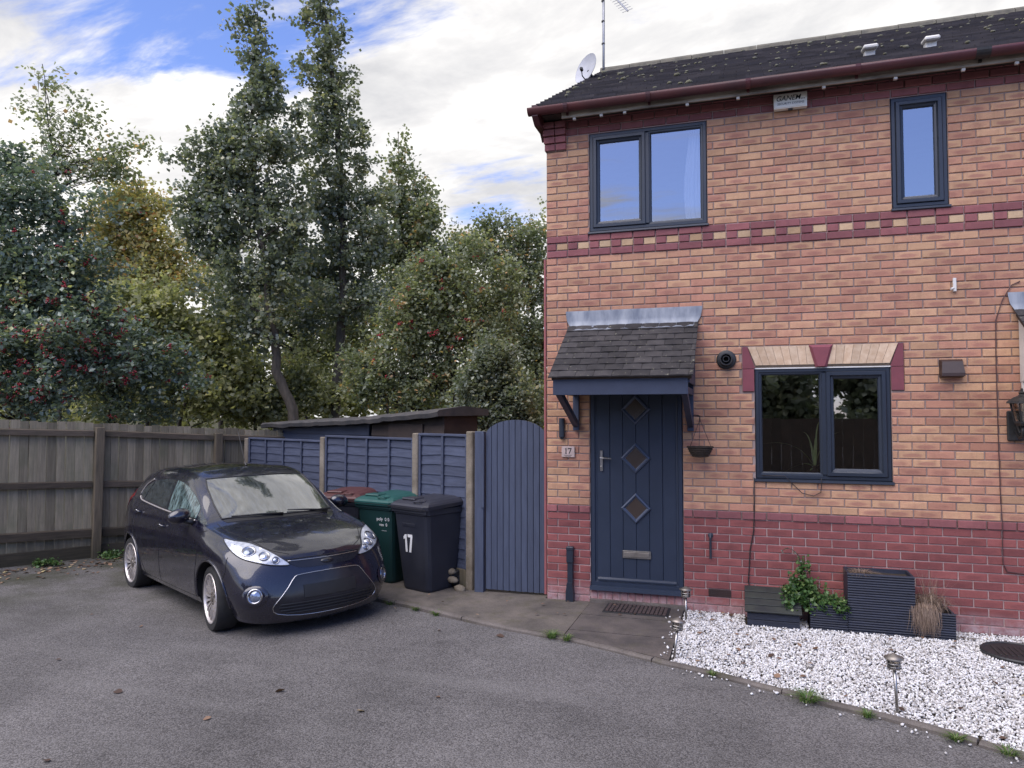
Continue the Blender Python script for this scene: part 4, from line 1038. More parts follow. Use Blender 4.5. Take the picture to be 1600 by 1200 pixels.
# ------------------------------------------------------------------ wheelie bins
def bin_(name, label, loc, rz, body, lid, group):
    T = thing(name, label, 'bin', loc, rz, group)
    # front is local -y
    T.scale = (0.97, 0.97, 0.955)
    secs = [(0.0, 0.205, -0.215, 0.20), (0.03, 0.215, -0.225, 0.215), (0.45, 0.245, -0.27, 0.245), (0.86, 0.272, -0.31, 0.275), (0.87, 0.285, -0.325, 0.29), (0.93, 0.288, -0.328, 0.295)]
    q = MB(); vs = []
    for z, hx, yf, yb in secs:
        c = 0.05
        ring = [(-hx + c, yf), (hx - c, yf), (hx - c * .3, yf + c * .3), (hx, yf + c), (hx, yb - c), (hx - c * .3, yb - c * .3), (hx - c, yb), (-hx + c, yb), (-hx + c * .3, yb - c * .3), (-hx, yb - c), (-hx, yf + c), (-hx + c * .3, yf + c * .3)]
        vs += [(x, y, z) for x, y in ring]
    fs = [(i * 12 + j, i * 12 + (j + 1) % 12, (i + 1) * 12 + (j + 1) % 12, (i + 1) * 12 + j) for i in range(len(secs) - 1) for j in range(12)] + [tuple(range(11, -1, -1))]
    q.add(vs, fs); q.build('body', body, T, False)
    q = MB(); q.bbox(-0.280, 0.280, -0.338, -0.322, 0.885, 0.925, .004)
    q.build('rim_band', body, T)
    q = MB(); vs = []
    for z, hx, yf, yb in ((0.925, 0.30, -0.365, 0.33), (0.965, 0.303, -0.368, 0.333), (0.985, 0.285, -0.345, 0.32), (1.005, 0.25, -0.30, 0.30), (1.02, 0.17, -0.22, 0.26)):
        c = 0.045; ring = [(-hx + c, yf), (hx - c, yf), (hx, yf + c), (hx, yb - c), (hx - c, yb), (-hx + c, yb), (-hx, yb - c), (-hx, yf + c)]; vs += [(x, y, z + (y + .36) * 0.04) for x, y in ring]
    fs = [(i * 8 + j, i * 8 + (j + 1) % 8, (i + 1) * 8 + (j + 1) % 8, (i + 1) * 8 + j) for i in range(4) for j in range(8)] + [tuple(range(32, 40)), tuple(range(7, -1, -1))]
    q.add(vs, fs); LD = q.build('lid', lid, T, False)
    q = MB(); q.bbox(-0.19, 0.02, -0.27, -0.10, 1.012, 1.040, .012); q.build('lid_panel', lid, LD)
    q = MB(); q.tube([(0.07, -0.30, 1.005), (0.075, -0.335, 1.018), (0.17, -0.335, 1.018), (0.19, -0.27, 1.012), (0.16, -0.22, 1.022), (0.09, -0.22, 1.022), (0.07, -0.29, 1.008)], 0.008, 8); q.build('lid_grip', lid, LD)
    q = MB(); q.box(-0.305, 0.305, -0.3715, -0.366, 0.940, 0.946); q.build('lid_groove', 'ink_black', LD)
    q = MB(); q.tube([(-0.24, 0.29, 0.90), (-0.24, 0.375, 0.955), (0.24, 0.375, 0.955), (0.24, 0.29, 0.90)], 0.014, 8); q.build('handle', body, T, False)
    for sx in (-1, 1):
        Mw = Matrix.Translation((sx * 0.235, 0.215, 0.10)) @ Matrix.Rotation(R(90), 4, 'Y')
        w = MB().lathe([(0.06, -0.028), (0.092, -0.028), (0.10, -0.018), (0.10, 0.018), (0.092, 0.028), (0.06, 0.028)], 24, Mw).build('wheel', 'mat_rubber', T, False)
        h_ = MB(); h_.lathe([(0.0, -0.022), (0.058, -0.022), (0.062, 0.0), (0.058, 0.024), (0.03, 0.030), (0.0, 0.030)], 16, Mw); 
        for k in range(6): a = k * math.pi / 3; h_.tube([Mw @ Vector((0.02 * math.cos(a), 0.02 * math.sin(a), sx * 0.03)), Mw @ Vector((0.056 * math.cos(a), 0.056 * math.sin(a), sx * 0.027))], 0.006, 5)
        h_.build('hub', body, w)
    return T
BZ = lambda x: zt(x) + 0.028
RXN = (R(90), 0, 0)
b3 = bin_('wheelie_bin', 'black wheelie bin with a white number 17 nearest the gate', (-1.37, 0.13, BZ(-1.36)), R(-22), 'bin_black', 'lid_black', 'wheelie bins by the blue fence')
# number 17 painted as real lettering
def digits17(parent, cx_, y, cz_, h, m, bold=1.0, tilt=0.0):
    w = 0.17 * h * bold
    one = MB(); one.prism([(-0.30 * h, 0.5 * h - w * .2), (-0.30 * h + w * 1.0, 0.5 * h), (-0.30 * h + w * 1.0 + .0, -0.5 * h), (-0.30 * h + 0.0, -0.5 * h), (-0.30 * h, 0.24 * h), (-0.42 * h, 0.20 * h), (-0.42 * h, 0.34 * h)], 'y', -0.001, 0.0); one.xf(Matrix.Translation((cx_, y, cz_)) @ Matrix.Rotation(tilt, 4, 'X') @ Matrix.Diagonal((0.88, 1, 1, 1))); one.build('digit', m, parent)
    sv = MB(); sv.prism([(-0.04 * h, 0.5 * h), (0.38 * h, 0.5 * h), (0.38 * h, 0.34 * h), (0.17 * h + w * .1, -0.5 * h), (0.17 * h - w * .98, -0.5 * h), (0.20 * h, 0.34 * h), (-0.04 * h, 0.34 * h)], 'y', -0.001, 0.0); sv.xf(Matrix.Translation((cx_, y, cz_)) @ Matrix.Rotation(tilt, 4, 'X') @ Matrix.Diagonal((0.88, 1, 1, 1))); sv.build('digit', m, parent)
TL = math.atan2(0.040, 0.41)
digits17(b3, -0.05, -0.2825, 0.535, 0.205, 'ink_white', 1.0, TL)
q = MB(); q.bbox(-0.13, 0.075, -0.003, 0.001, -0.020, 0.020, .002)
for i in range(11): q.bbox(-0.115 + i * .0165, -0.104 + i * .0165, -0.005, -0.002, -0.011, 0.011, .001)
q.xf(Matrix.Translation((0, -0.3005, 0.745)) @ Matrix.Rotation(TL, 4, 'X')); q.build('moulded_mark', 'bin_black', b3)
b2 = bin_('wheelie_bin', 'dark green wheelie bin with bright green lid in the middle', (-1.99, 0.42, BZ(-1.98)), R(-14), 'bin_green', 'lid_green', 'wheelie bins by the blue fence')
text('print', 'poly  0 0', 0.055, 'ink_white', b2, (0.13, -0.3025, 0.76), (R(90) + TL, 0, 0))
text('print', 'nes  0', 0.050, 'ink_white', b2, (0.13, -0.2965, 0.695), (R(90) + TL, 0, 0))
text('print', '......', 0.06, 'ink_white', b2, (0.14, -0.291, 0.64), (R(90) + TL, 0, 0))
b1 = bin_('wheelie_bin', 'wheelie bin with a maroon lid mostly hidden by the car', (-2.68, 0.66, BZ(-2.68)), R(4), 'bin_black', 'lid_maroon', 'wheelie bins by the blue fence')

# ------------------------------------------------------------------ fittings on the house that can be lifted away
al = thing('alarm_box', 'cream burglar alarm box under the eaves', 'alarm box', (2.40, -0.01, 4.86))
q = MB(); q.prism([(-0.145, -0.068), (0.145, -0.068), (0.148, 0.072), (-0.148, 0.072)], 'y', -0.062, -0.002); q.build('case', 'plastic_cream', al)
q = MB(); q.prism([(-0.135, -0.060), (0.135, -0.060), (0.138, 0.064), (-0.138, 0.064)], 'y', -0.068, -0.062); q.build('cover', 'plastic_cream', al)
q = MB(); q.bbox(-0.02, 0.02, -0.05, -0.02, -0.082, -0.068, .003); q.build('strobe', 'plastic_black', al)
text('lettering', 'GANEM...', 0.066, 'ink_black', al, (0.0, -0.0692, 0.022), RXN, 0.0004, 0.25, sx=0.95, bold=0.0008)
text('lettering', 'SECURITY SYSTEMS', 0.030, 'ink_black', al, (0.0, -0.0692, -0.028), RXN, 0.0004, 0.2, sx=0.92)

pl = thing('house_number_plaque', 'small pink stone plaque with the number 17 left of the door', 'plaque', (0.228, -0.012, 1.515))
MB().bbox(-0.068, 0.068, -0.012, 0.008, -0.055, 0.055, .004).build('tile', 'plaque', pl)
# serif figures
def serif(parent, m):
    y = -0.0128
    o = MB(); o.prism([(-0.032, -0.018), (-0.010, -0.018), (-0.010, -0.013), (-0.0165, -0.012), (-0.0165, 0.040), (-0.020, 0.040), (-0.033, 0.033), (-0.033, 0.030), (-0.0265, 0.030), (-0.0265, -0.012), (-0.032, -0.013)], 'y', y - .0008, y + .0005); o.build('figure', m, parent)
    o = MB(); o.prism([(-0.002, 0.040), (0.036, 0.040), (0.036, 0.033), (0.016, -0.018), (0.005, -0.018), (0.027, 0.030), (0.003, 0.030), (0.001, 0.022), (-0.002, 0.022)], 'y', y - .0008, y + .0005); o.build('figure', m, parent)
serif(pl, 'ink_black')
q = MB()
for i in range(9): q.box(-0.040 + i * 0.009, -0.035 + i * 0.009, -0.0134, -0.012, -0.036, -0.030); q.box(-0.032 + i * 0.007, -0.028 + i * 0.007, -0.0134, -0.012, -0.046, -0.041)
q.build('small_print', 'ink_black', pl)

hb = thing('hanging_basket', 'empty dark wicker hanging basket on chains right of the door', 'hanging basket', (1.545, -0.16, 1.49))
q = MB(); q.lathe([(0.0, 0.0), (0.05, 0.004), (0.085, 0.028), (0.105, 0.062), (0.118, 0.10), (0.108, 0.10), (0.095, 0.065), (0.07, 0.035), (0.0, 0.02)], 24); q.build('bowl', 'wicker', hb, True)
for k in range(5):
    z = 0.014 + k * 0.021; r_ = 0.060 + 0.061 * (z / 0.10) ** 0.75; q = MB(); q.tube([(r_ * math.cos(a * math.pi / 10), r_ * math.sin(a * math.pi / 10), z + 0.003 * (a % 2)) for a in range(21)], 0.007, 5, False); q.build('weave', 'wicker', hb)
for k in range(3):
    a = k * 2.094 + 0.5; q = MB(); q.tube([(0.112 * math.cos(a), 0.112 * math.sin(a), 0.10), (0, 0, 0.36)], 0.0028, 5); q.build('chain', 'iron_black', hb)
q = MB(); q.tube([(0, 0, 0.35), (0, 0, 0.39), (-0.02, 0.02, 0.40), (-0.075, 0.14, 0.40), (-0.08, 0.145, 0.28)], 0.006, 6); q.build('hook', 'iron_black', hb)

# coach lantern at the right edge
ln = thing('wall_lantern', 'old black coach lantern on the wall at the right edge', 'lantern', (4.165, -0.20, 1.87))
q = MB(); q.bbox(-0.06, 0.06, 0.165, 0.198, -0.20, 0.06, .008); q.build('backplate', 'iron_black', ln)
q = MB(); q.tube([(0, 0.17, -0.11), (0, 0.08, -0.17), (0, 0.0, -0.15), (0, 0.0, -0.06)], 0.014, 8); q.tube([(0, 0.16, -0.03), (0, 0.10, -0.10), (0, 0.06, -0.13)], 0.010, 8); q.build('arm', 'iron_black', ln, True)
q = MB(); q.lathe([(0.0, -0.07), (0.045, -0.065), (0.062, -0.045), (0.062, -0.03), (0.0, -0.03)], 6); q.build('base', 'iron_black', ln)
q = MB(); q.lathe([(0.058, -0.028), (0.085, 0.125)], 6); q.f = q.f[:6]; q.mi = q.mi[:6]; q.build('glass', 'lamp_glass', ln)
for k in range(6): a = k * math.pi / 3; q = MB(); q.tube([(0.06 * math.cos(a), 0.06 * math.sin(a), -0.03), (0.088 * math.cos(a), 0.088 * math.sin(a), 0.125)], 0.006, 5); q.build('glazing_bar', 'iron_black', ln)
q = MB(); q.lathe([(0.085, 0.12), (0.118, 0.122), (0.112, 0.138), (0.06, 0.175), (0.030, 0.185), (0.02, 0.20), (0.028, 0.21), (0.012, 0.222), (0.010, 0.245), (0.0, 0.25)], 6); q.build('hood', 'iron_black', ln)

# satellite dish and TV aerial
sd = thing('satellite_dish', 'grey satellite dish on the gable verge', 'satellite dish', (0.035, 2.6, 6.64))
Md = Matrix.Rotation(R(-34), 4, 'Z') @ Matrix.Rotation(R(74), 4, 'X') @ Matrix.Scale(0.76, 4)
q = MB(); prof = [(0.0, 0.0)] + [(0.31 * t, 0.20 * (0.31 * t) ** 2 / 0.31) for t in (.2, .4, .6, .8, .95, 1.0)] + [(0.315, 0.066), (0.305, 0.05)] + [(0.31 * t, 0.20 * (0.31 * t) ** 2 / 0.31 - 0.012) for t in (.9, .6, .3)] + [(0.0, -0.012)]
q.lathe(prof, 36, Matrix.Translation((-0.12, 0, 0.10)) @ Md @ Matrix.Diagonal((0.82, 1.0, 1.0, 1.0))); q.build('dish', 'dish_grey', sd, True)
q = MB(); q.tube([(-0.12, 0.0, 0.10), (-0.02, 0.06, -0.05), (0.06, 0.08, -0.10), (0.06, 0.08, -0.35)], 0.018, 8); q.bbox(-0.03, 0.07, 0.02, 0.12, -0.08, 0.04, .006); q.build('mount', 'iron_black', sd)
q = MB(); q.tube([(-0.10, 0.0, -0.12), (-0.16, -0.20, -0.06), (-0.16, -0.24, 0.0)], 0.008, 6); q.bbox(-0.18, -0.14, -0.28, -0.21, -0.01, 0.03, .008); q.build('feed_arm', 'iron_black', sd)

ae = thing('tv_aerial', 'tall television aerial mast above the gable', 'aerial', (-0.03, 3.50, 6.6))
q = MB(); q.tube([(0, 0, 0), (0.01, 0, 2.05)], 0.019, 10); q.build('mast', 'alu_grey', ae, True)
for z in (0.55, 0.95, 1.30, 1.62): MB().tube([(0, 0, z), (0, 0, z + 0.02)], 0.026, 10).build('clamp', 'iron_black', ae)
q = MB(); q.tube([(0.0, 0, 1.76), (0.09, -0.03, 1.63), (0.11, -0.03, 1.73)], 0.010, 6); q.build('cradle', 'alu_grey', ae)
ba, bb = Vector((0.06, -0.02, 1.80)), Vector((0.40, -0.14, 1.33)); q = MB(); q.tube([ba, bb], 0.013, 6); q.build('boom', 'alu_grey', ae)
bd = (bb - ba).normalized(); el = Vector((0.80, 0.35, 0.42)).normalized()
for k in range(11):
    c_ = ba + (bb - ba) * (0.04 + 0.094 * k); MB().tube([c_ - el * 0.085, c_ + el * 0.085], 0.0045, 5).build('element', 'alu_grey', ae)
# ------------------------------------------------------------------ doormat, lamps, planters, cover
dm = thing('doormat', 'brown ribbed doormat at the front door', 'doormat', (0.945, -0.215, 0.0265))
MB().bbox(-0.305, 0.305, -0.18, 0.145, -0.002, 0.007, .003).build('rubber_base', 'mat_rubber', dm)
q = MB()
for i in range(15):
    for j in range(8):
        if random.random() < 0.06: continue
        x = -0.282 + i * 0.0385; y = -0.155 + j * 0.0365
        if (i + j) % 2: q.bbox(x, x + 0.030, y, y + 0.030, 0.005, 0.016 + random.uniform(0, .003), .004)
        else:
            for k in range(3): q.bbox(x, x + 0.030, y + k * 0.0115, y + k * 0.0115 + 0.008, 0.005, 0.016, .002)
q.build('coir_pile', 'mat_brown', dm)

def lamp(loc, h, lean, label):
    T = thing('garden_lamp', label, 'lamp', loc, random.uniform(0, 6), 'stainless garden lamps'); M_ = Matrix.Rotation(lean[0], 4, 'X') @ Matrix.Rotation(lean[1], 4, 'Y')
    T.rotation_euler = (0, 0, 0)
    hz = h - 0.095
    q = MB(); q.tube([(0, 0, -0.05), (0, 0, hz)], 0.010, 10); q.xf(M_); q.build('stem', 'steel', T, True)
    q = MB(); q.lathe([(0.012, hz - 0.006), (0.036, hz), (0.043, hz + 0.004), (0.043, hz + 0.008), (0.0, hz + 0.008)], 20, M_); q.build('cup', 'steel_dull', T)
    q = MB(); q.lathe([(0.038, hz + 0.008), (0.041, hz + 0.066)], 20, M_); q.f = q.f[:20]; q.mi = q.mi[:20]; q.build('lens', 'lamp_glass', T, True)
    q = MB(); q.lathe([(0.010, hz + 0.010), (0.010, hz + 0.03)], 12, M_); q.build('core', 'plastic_cream', T, True)
    for k in range(3):
        q = MB(); z = hz + 0.018 + 0.020 * k; q.tube([M_ @ Vector((0.043 * math.cos(a * math.pi / 10), 0.043 * math.sin(a * math.pi / 10), z)) for a in range(21)], 0.0016, 5, False); q.build('guard_ring', 'steel', T)
    for k in range(4):
        a = k * math.pi / 2 + .4; q = MB(); q.tube([M_ @ Vector((0.043 * math.cos(a), 0.043 * math.sin(a), hz + .006)), M_ @ Vector((0.043 * math.cos(a), 0.043 * math.sin(a), hz + .07))], 0.003, 5); q.build('guard_bar', 'steel', T)
    q = MB(); q.lathe([(0.058, hz + 0.066), (0.060, hz + 0.070), (0.030, hz + 0.083), (0.008, hz + 0.096), (0.0, hz + 0.098)], 24, M_); q.build('cap', 'steel_dull', T, True)
lamp((1.415, -0.36, 0.0), 0.315, (0, 0), 'steel garden lamp standing closest to the door step')
lamp((1.405, -1.47, 0.0), 0.325, (R(-2), R(6)), 'leaning steel garden lamp at the path corner by the kerb')
lamp((2.845, -2.09, 0.0), 0.385, (R(1), R(-2.5)), 'steel garden lamp standing alone in the white gravel')

# low dark box with sloping lid
bx = thing('planter_box', 'low black timber box with sloping lid below the wall', 'planter', (2.165, -0.21, 0.0))
for z in (0.0, 0.062): MB().bbox(-0.215, 0.225, -0.150, -0.128, z + .004, z + 0.062, .003).build('front_slat', 'decking_navy', bx)
MB().bbox(-0.213, -0.19, -0.127, 0.15, 0.004, 0.14, .003).build('side', 'decking_navy', bx); MB().bbox(0.20, 0.223, -0.127, 0.15, 0.004, 0.14, .003).build('side', 'decking_navy', bx)
for k in range(4):
    y0 = -0.178 + k * 0.088; z0 = 0.132 + k * 0.038; q = MB(); q.bbox(-0.235, 0.245, 0, 0.086, 0, 0.018, .003); q.xf(Matrix.Translation((0, y0, z0)) @ Matrix.Rotation(math.atan2(0.038, 0.088), 4, 'X')); q.build('lid_slat', 'decking_black', bx)

# stepped planter of ribbed decking
def ribs(T, x0, x1, yf, z0, z1, n, dep):
    g_ = (z1 - z0) / n
    for i in range(n):
        a, b_ = z0 + i * g_, z0 + (i + 1) * g_
        q = MB(); q.prism([(yf + .004, a), (yf - .003, a + g_ * .16), (yf - .006, a + g_ * .5), (yf - .003, a + g_ * .84), (yf + .004, b_), (yf + .02, b_), (yf + .02, a)], 'x', x0 + random.uniform(0, .003), x1 - random.uniform(0, .003)); q.build('ribbed_slat', 'decking_navy', T)
    for xx in (x0 + .002, x1 - .020): q = MB(); q.box(xx, xx + .018, yf + .021, yf + dep, z0, z1 - .002); q.build('side', 'decking_navy', T)
    MB().box(x0 + .002, x1 - .002, yf + dep - .016, yf + dep, z0, z1).build('back', 'decking_navy', T)
    MB().box(x0 + .021, x1 - .021, yf + .022, yf + dep - .017, z0 + .02, z1 - 0.035).build('compost', 'soil', T)
PT = thing('stepped_planter', 'dark ribbed decking planter in three steps against the wall', 'planter', (2.95, -0.30, 0.0))
ribs(PT, -0.47, -0.165, 0.0, 0.0, 0.225, 11, 0.27); ribs(PT, -0.163, 0.365, 0.004, 0.0, 0.515, 24, 0.285); ribs(PT, 0.367, 0.665, 0.0, 0.0, 0.225, 11, 0.27)

cv = thing('inspection_cover', 'round black plastic lid lying in the gravel at the right', 'drain cover', (3.985, -0.57, 0.0))
q = MB(); q.lathe([(0.262, -0.03), (0.268, 0.03), (0.262, 0.040), (0.245, 0.042), (0.238, 0.034), (0.20, 0.032), (0.0, 0.034)], 40); q.build('lid', 'plastic_black', cv, False)
for k in range(9): MB().bbox(-0.17 + k * .04, -0.155 + k * .04, -0.12, 0.12, 0.033, 0.038, .002).build('rib', 'iron_black', cv)

# interior plant
def strap_leaf(q, base, yaw, L, rise, droop, w, n=10):
    d = Vector((math.cos(yaw), math.sin(yaw), 0)); sd_ = Vector((-d.y, d.x, 0)); vs = []
    for i in range(n + 1):
        t = i / n; p = Vector(base) + d * (L * t * (0.35 + 0.65 * t)) + Vector((0, 0, rise * math.sin(min(t * 1.9, math.pi)) - droop * t * t)); ww = w * (1 - t) ** 0.6 * (0.6 + 0.4 * math.sin(math.pi * min(1, t * 2)))
        vs += [p - sd_ * ww, p + Vector((0, 0, -ww * .5)), p + sd_ * ww]
    q.add(vs, [(i * 3 + j, i * 3 + j + 1, i * 3 + 4 + j, i * 3 + 3 + j) for i in range(n) for j in range(2)])
simple('leaf_indoor', (0.52, 0.58, 0.26), (0.40, 0.48, 0.18), 0.4, 8, 0.05, 40)
ip = thing('house_plant', 'spiky pot plant on the sill inside the ground floor window', 'plant', (2.575, 0.118, 1.25))
q = MB(); q.lathe([(0.05, 0.0), (0.075, 0.12), (0.08, 0.125), (0.07, 0.125), (0.066, 0.11), (0, 0.10)], 20); q.build('pot', 'pot_terracotta', ip, True)
q = MB(); q.tube([(0, 0, 0.1), (0.0, 0, 0.17)], 0.02, 8); q.build('stem', 'pot_terracotta', ip)
for (yaw, L, rise, dr, w) in ((180, .46, .24, .0, .020), (170, .30, .10, .16, .020), (200, .16, .05, .28, .016), (5, .24, .26, -.10, .020), (60, .12, .34, -.12, .015), (-10, .26, .10, .14, .014), (0, .14, .02, .22, .014), (120, .2, .3, -.05, .012)):
    q = MB(); strap_leaf(q, (0, 0, 0.14), R(yaw), L, rise, dr, w * 1.35); q.build('leaf', 'leaf_indoor', ip, True)
b = MB(); b.box(1.75, 3.5, 0.10, 0.34, 1.222, 1.25); b.build('inner_sill', 'plastic_white', HOUSE)
# ------------------------------------------------------------------ the parked hatchback
def _paint(g):
    v = g.n('ShaderNodeTexCoord').outputs['Object']
    n = g.noise(v, 900, 2, 0.5); dst = g.noise(v, 5, 5, 0.65)
    c = g.mix(g.rng(n, 0.4, 0.7), (0.0040, 0.0042, 0.0115), (0.011, 0.010, 0.025))
    dirt = g.rng(g.m('ADD', g.sep(v)[2], g.m('MULTIPLY', dst, 0.25)), 0.50, 0.22, 0.0, 0.22)
    c = g.mix(dirt, c, (0.05, 0.043, 0.038))
    # rain spots on the lacquer
    vo = g.n('ShaderNodeTexVoronoi', feature='F1'); g.put(vo.inputs['Vector'], v); vo.inputs['Scale'].default_value = 70
    dr = g.rng(vo.outputs['Distance'], 0.10, 0.26, 1, 0, True)
    return pbsdf(g, c, g.rng(dst, 0.35, 0.7, 0.22, 0.34), 0.15, 0.5, dr, 0.10, 0.003, coat=1.0, coat_rough=0.035)


mat('car_paint', _paint)


def _cglass(g):
    v = g.n('ShaderNodeTexCoord').outputs['Object']
    st = g.noise(g.vmap(v, (60, 60, 5)), 1.0, 4, 0.65); sp = g.noise(v, 55, 3, 0.6)
    rough = g.rng(st, 0.42, 0.70, 0.02, 0.16)
    c = g.mix(g.rng(st, 0.4, 0.7), (0.010, 0.013, 0.014), (0.07, 0.085, 0.088))
    return pbsdf(g, c, rough, 0.0, 0.9, g.m('ADD', g.m('MULTIPLY', sp, 0.6), st), 0.06, 0.004)


mat('car_glass', _cglass)


def _cglass2(g):
    v = g.n('ShaderNodeTexCoord').outputs['Object']
    st = g.noise(g.vmap(v, (26, 26, 2.2)), 1.0, 5, 0.7); sp = g.noise(v, 70, 3, 0.6)
    c = g.mix(g.rng(st, 0.40, 0.62), (0.018, 0.030, 0.030), (0.16, 0.23, 0.225))
    return pbsdf(g, c, 0.10, 0.0, 0.8, sp, 0.08, 0.003)


mat('car_glass_misted', _cglass2)


def _wind(g):
    v = g.n('ShaderNodeTexCoord').outputs['Object']
    st = g.noise(g.vmap(v, (7, 55, 7)), 1.0, 5, 0.7); sp = g.noise(v, 48, 4, 0.65)
    c = g.mix(g.rng(st, 0.40, 0.65), (0.012, 0.015, 0.017), (0.075, 0.085, 0.09))
    b = pbsdf(g, c, g.rng(sp, 0.4, 0.65, 0.02, 0.10), 0.0, 1.0, g.m('ADD', sp, st), 0.05, 0.004)
    b.inputs['Coat Weight'].default_value = 1.0; b.inputs['Coat IOR'].default_value = 2.2; b.inputs['Coat Roughness'].default_value = 0.03
    return b


mat('windscreen_glass', _wind)
simple('trim_black', (0.010, 0.010, 0.012), (0.014, 0.014, 0.016), 0.45, 10, 0.08, 200)
simple('trim_gloss', (0.012, 0.013, 0.018), (0.02, 0.02, 0.026), 0.22, 6, 0.03, 80)
simple('arch_dark', (0.006, 0.006, 0.007), None, 0.9)
simple('tyre', (0.014, 0.014, 0.015), (0.024, 0.023, 0.022), 0.82, 14, 0.3, 120)
simple('alloy', (0.62, 0.58, 0.56), (0.46, 0.42, 0.40), 0.36, 12, 0.06, 90, metal=0.55)
simple('chrome', (0.46, 0.46, 0.48), None, 0.14, metal=1.0, bump=0.0)
simple('lamp_reflector', (0.70, 0.72, 0.76), (0.45, 0.47, 0.52), 0.16, 22, 0.5, 30, metal=0.75)
simple('lamp_white', (0.60, 0.62, 0.66), (0.34, 0.36, 0.40), 0.16, 26, 0.25, 40, metal=0.3)
simple('lamp_lens', (0.30, 0.34, 0.42), (0.16, 0.18, 0.24), 0.06, 20, 0.02, 40, metal=0.6)
simple('tail_red', (0.20, 0.008, 0.010), None, 0.15)
simple('brake_iron', (0.05, 0.045, 0.042), None, 0.6, metal=0.6)

# control net (right half has y > 0 here, mirrored afterwards; x forward)
def sec(x, zb, ysl, ym, zm, yb, zbl, yr, zr, zc, k8=None, yc=0.6):
    a = [(x, 0, zb), (x, ysl - .10, zb), (x, ysl, zb + .05), (x, ym - .012, zb + .20), (x, ym, zm), (x, ym - .010, (zm + zbl) / 2 + .03), (x, yb + .012, zbl - .018), (x, yb - .012, zbl + .012)]
    k8 = k8 or ((yb + yr) / 2 + .022, (zbl + zr) / 2)
    return a + [(x, *k8), (x, yr, zr), (x, yr * yc, zc - (zc - zr) * 0.30), (x, 0, zc)]


NET = [
    [(-1.80, 0, .22), (-1.84, 0, .22), (-1.88, 0, .27), (-1.93, 0, .42), (-1.94, 0, .60), (-1.92, 0, .80), (-1.89, 0, .93), (-1.87, 0, .97), (-1.74, 0, 1.16), (-1.58, 0, 1.35), (-1.52, 0, 1.375), (-1.49, 0, 1.38)],
    [(-1.75, 0, .22), (-1.80, .42, .22), (-1.84, .46, .27), (-1.88, .50, .42), (-1.89, .50, .60), (-1.87, .49, .80), (-1.84, .47, .94), (-1.82, .46, .99), (-1.70, .42, 1.16), (-1.55, .36, 1.33), (-1.48, .2, 1.375), (-1.45, 0, 1.385)],
    [(-1.62, 0, .22), (-1.66, .62, .22), (-1.70, .70, .27), (-1.74, .745, .42), (-1.74, .75, .62), (-1.72, .735, .84), (-1.68, .70, 1.02), (-1.66, .675, 1.06), (-1.58, .60, 1.18), (-1.46, .50, 1.30), (-1.38, .3, 1.37), (-1.36, 0, 1.40)],
    sec(-1.45, .20, .74, .815, .64, .735, 1.055, .535, 1.325, 1.405),
    sec(-1.245, .19, .78, .848, .64, .755, 1.045, .553, 1.358, 1.432),
    sec(-0.90, .185, .79, .842, .62, .765, 1.02, .570, 1.388, 1.455),
    sec(-0.45, .185, .79, .838, .60, .775, .990, .582, 1.405, 1.470),
    sec(0.00, .185, .79, .836, .60, .780, .965, .588, 1.395, 1.462),
    sec(0.25, .185, .79, .836, .60, .782, .952, .600, 1.345, 1.430),
    sec(0.50, .185, .79, .836, .60, .783, .940, .622, 1.225, 1.325),
    sec(0.72, .185, .79, .838, .60, .782, .930, .648, 1.085, 1.200),
    sec(0.90, .185, .79, .842, .60, .778, .918, .672, .975, 1.088),
    sec(1.04, .185, .785, .847, .60, .772, .900, .690, .930, 1.000, yc=.62),
    sec(1.16, .185, .78, .850, .59, .766, .880, .690, .910, .955),
    sec(1.36, .185, .77, .846, .57, .752, .845, .672, .878, .915),
    sec(1.55, .185, .75, .825, .54, .722, .800, .640, .832, .865),
    [(1.62, 0, .18), (1.68, .66, .18), (1.715, .725, .22), (1.745, .765, .35), (1.735, .765, .50), (1.70, .745, .62), (1.675, .715, .715), (1.67, .685, .745), (1.68, .58, .772), (1.69, .42, .795), (1.70, .25, .808), (1.70, 0, .815)],
    [(1.78, 0, .165), (1.80, .58, .165), (1.845, .625, .205), (1.88, .655, .33), (1.865, .65, .47), (1.825, .63, .60), (1.79, .605, .685), (1.775, .575, .72), (1.775, .45, .752), (1.775, .35, .765), (1.78, .2, .776), (1.78, 0, .78)],
    [(1.89, 0, .160), (1.90, .42, .160), (1.945, .445, .20), (1.975, .46, .33), (1.955, .455, .46), (1.915, .44, .585), (1.875, .425, .675), (1.855, .405, .712), (1.845, .32, .735), (1.84, .25, .745), (1.838, .14, .750), (1.838, 0, .752)],
    [(1.945, 0, .158), (1.95, .21, .158), (1.995, .222, .198), (2.02, .23, .33), (2.00, .228, .46), (1.96, .22, .58), (1.915, .212, .668), (1.893, .203, .702), (1.88, .16, .722), (1.872, .125, .730), (1.868, .07, .734), (1.868, 0, .736)],
    [(1.96, 0, .157), (1.965, 0, .157), (2.01, 0, .197), (2.035, 0, .33), (2.015, 0, .46), (1.975, 0, .58), (1.93, 0, .665), (1.906, 0, .698), (1.892, 0, .718), (1.884, 0, .726), (1.88, 0, .730), (1.878, 0, .732)],
]


def cr(P, sub):
    """Catmull-Rom (centripetal-ish via plain uniform) along axis 0 of an (n,m,3) array whose first and last rows are ghosts"""
    out = []
    n = len(P)
    for i in range(1, n - 2):
        p0, p1, p2, p3 = P[i - 1], P[i], P[i + 1], P[i + 2]
        for k in range(sub):
            t = k / sub; out.append(0.5 * ((2 * p1) + (-p0 + p2) * t + (2 * p0 - 5 * p1 + 4 * p2 - p3) * t * t + (-p0 + 3 * p1 - 3 * p2 + p3) * t ** 3))
    out.append(P[n - 2]); return np.array(out)


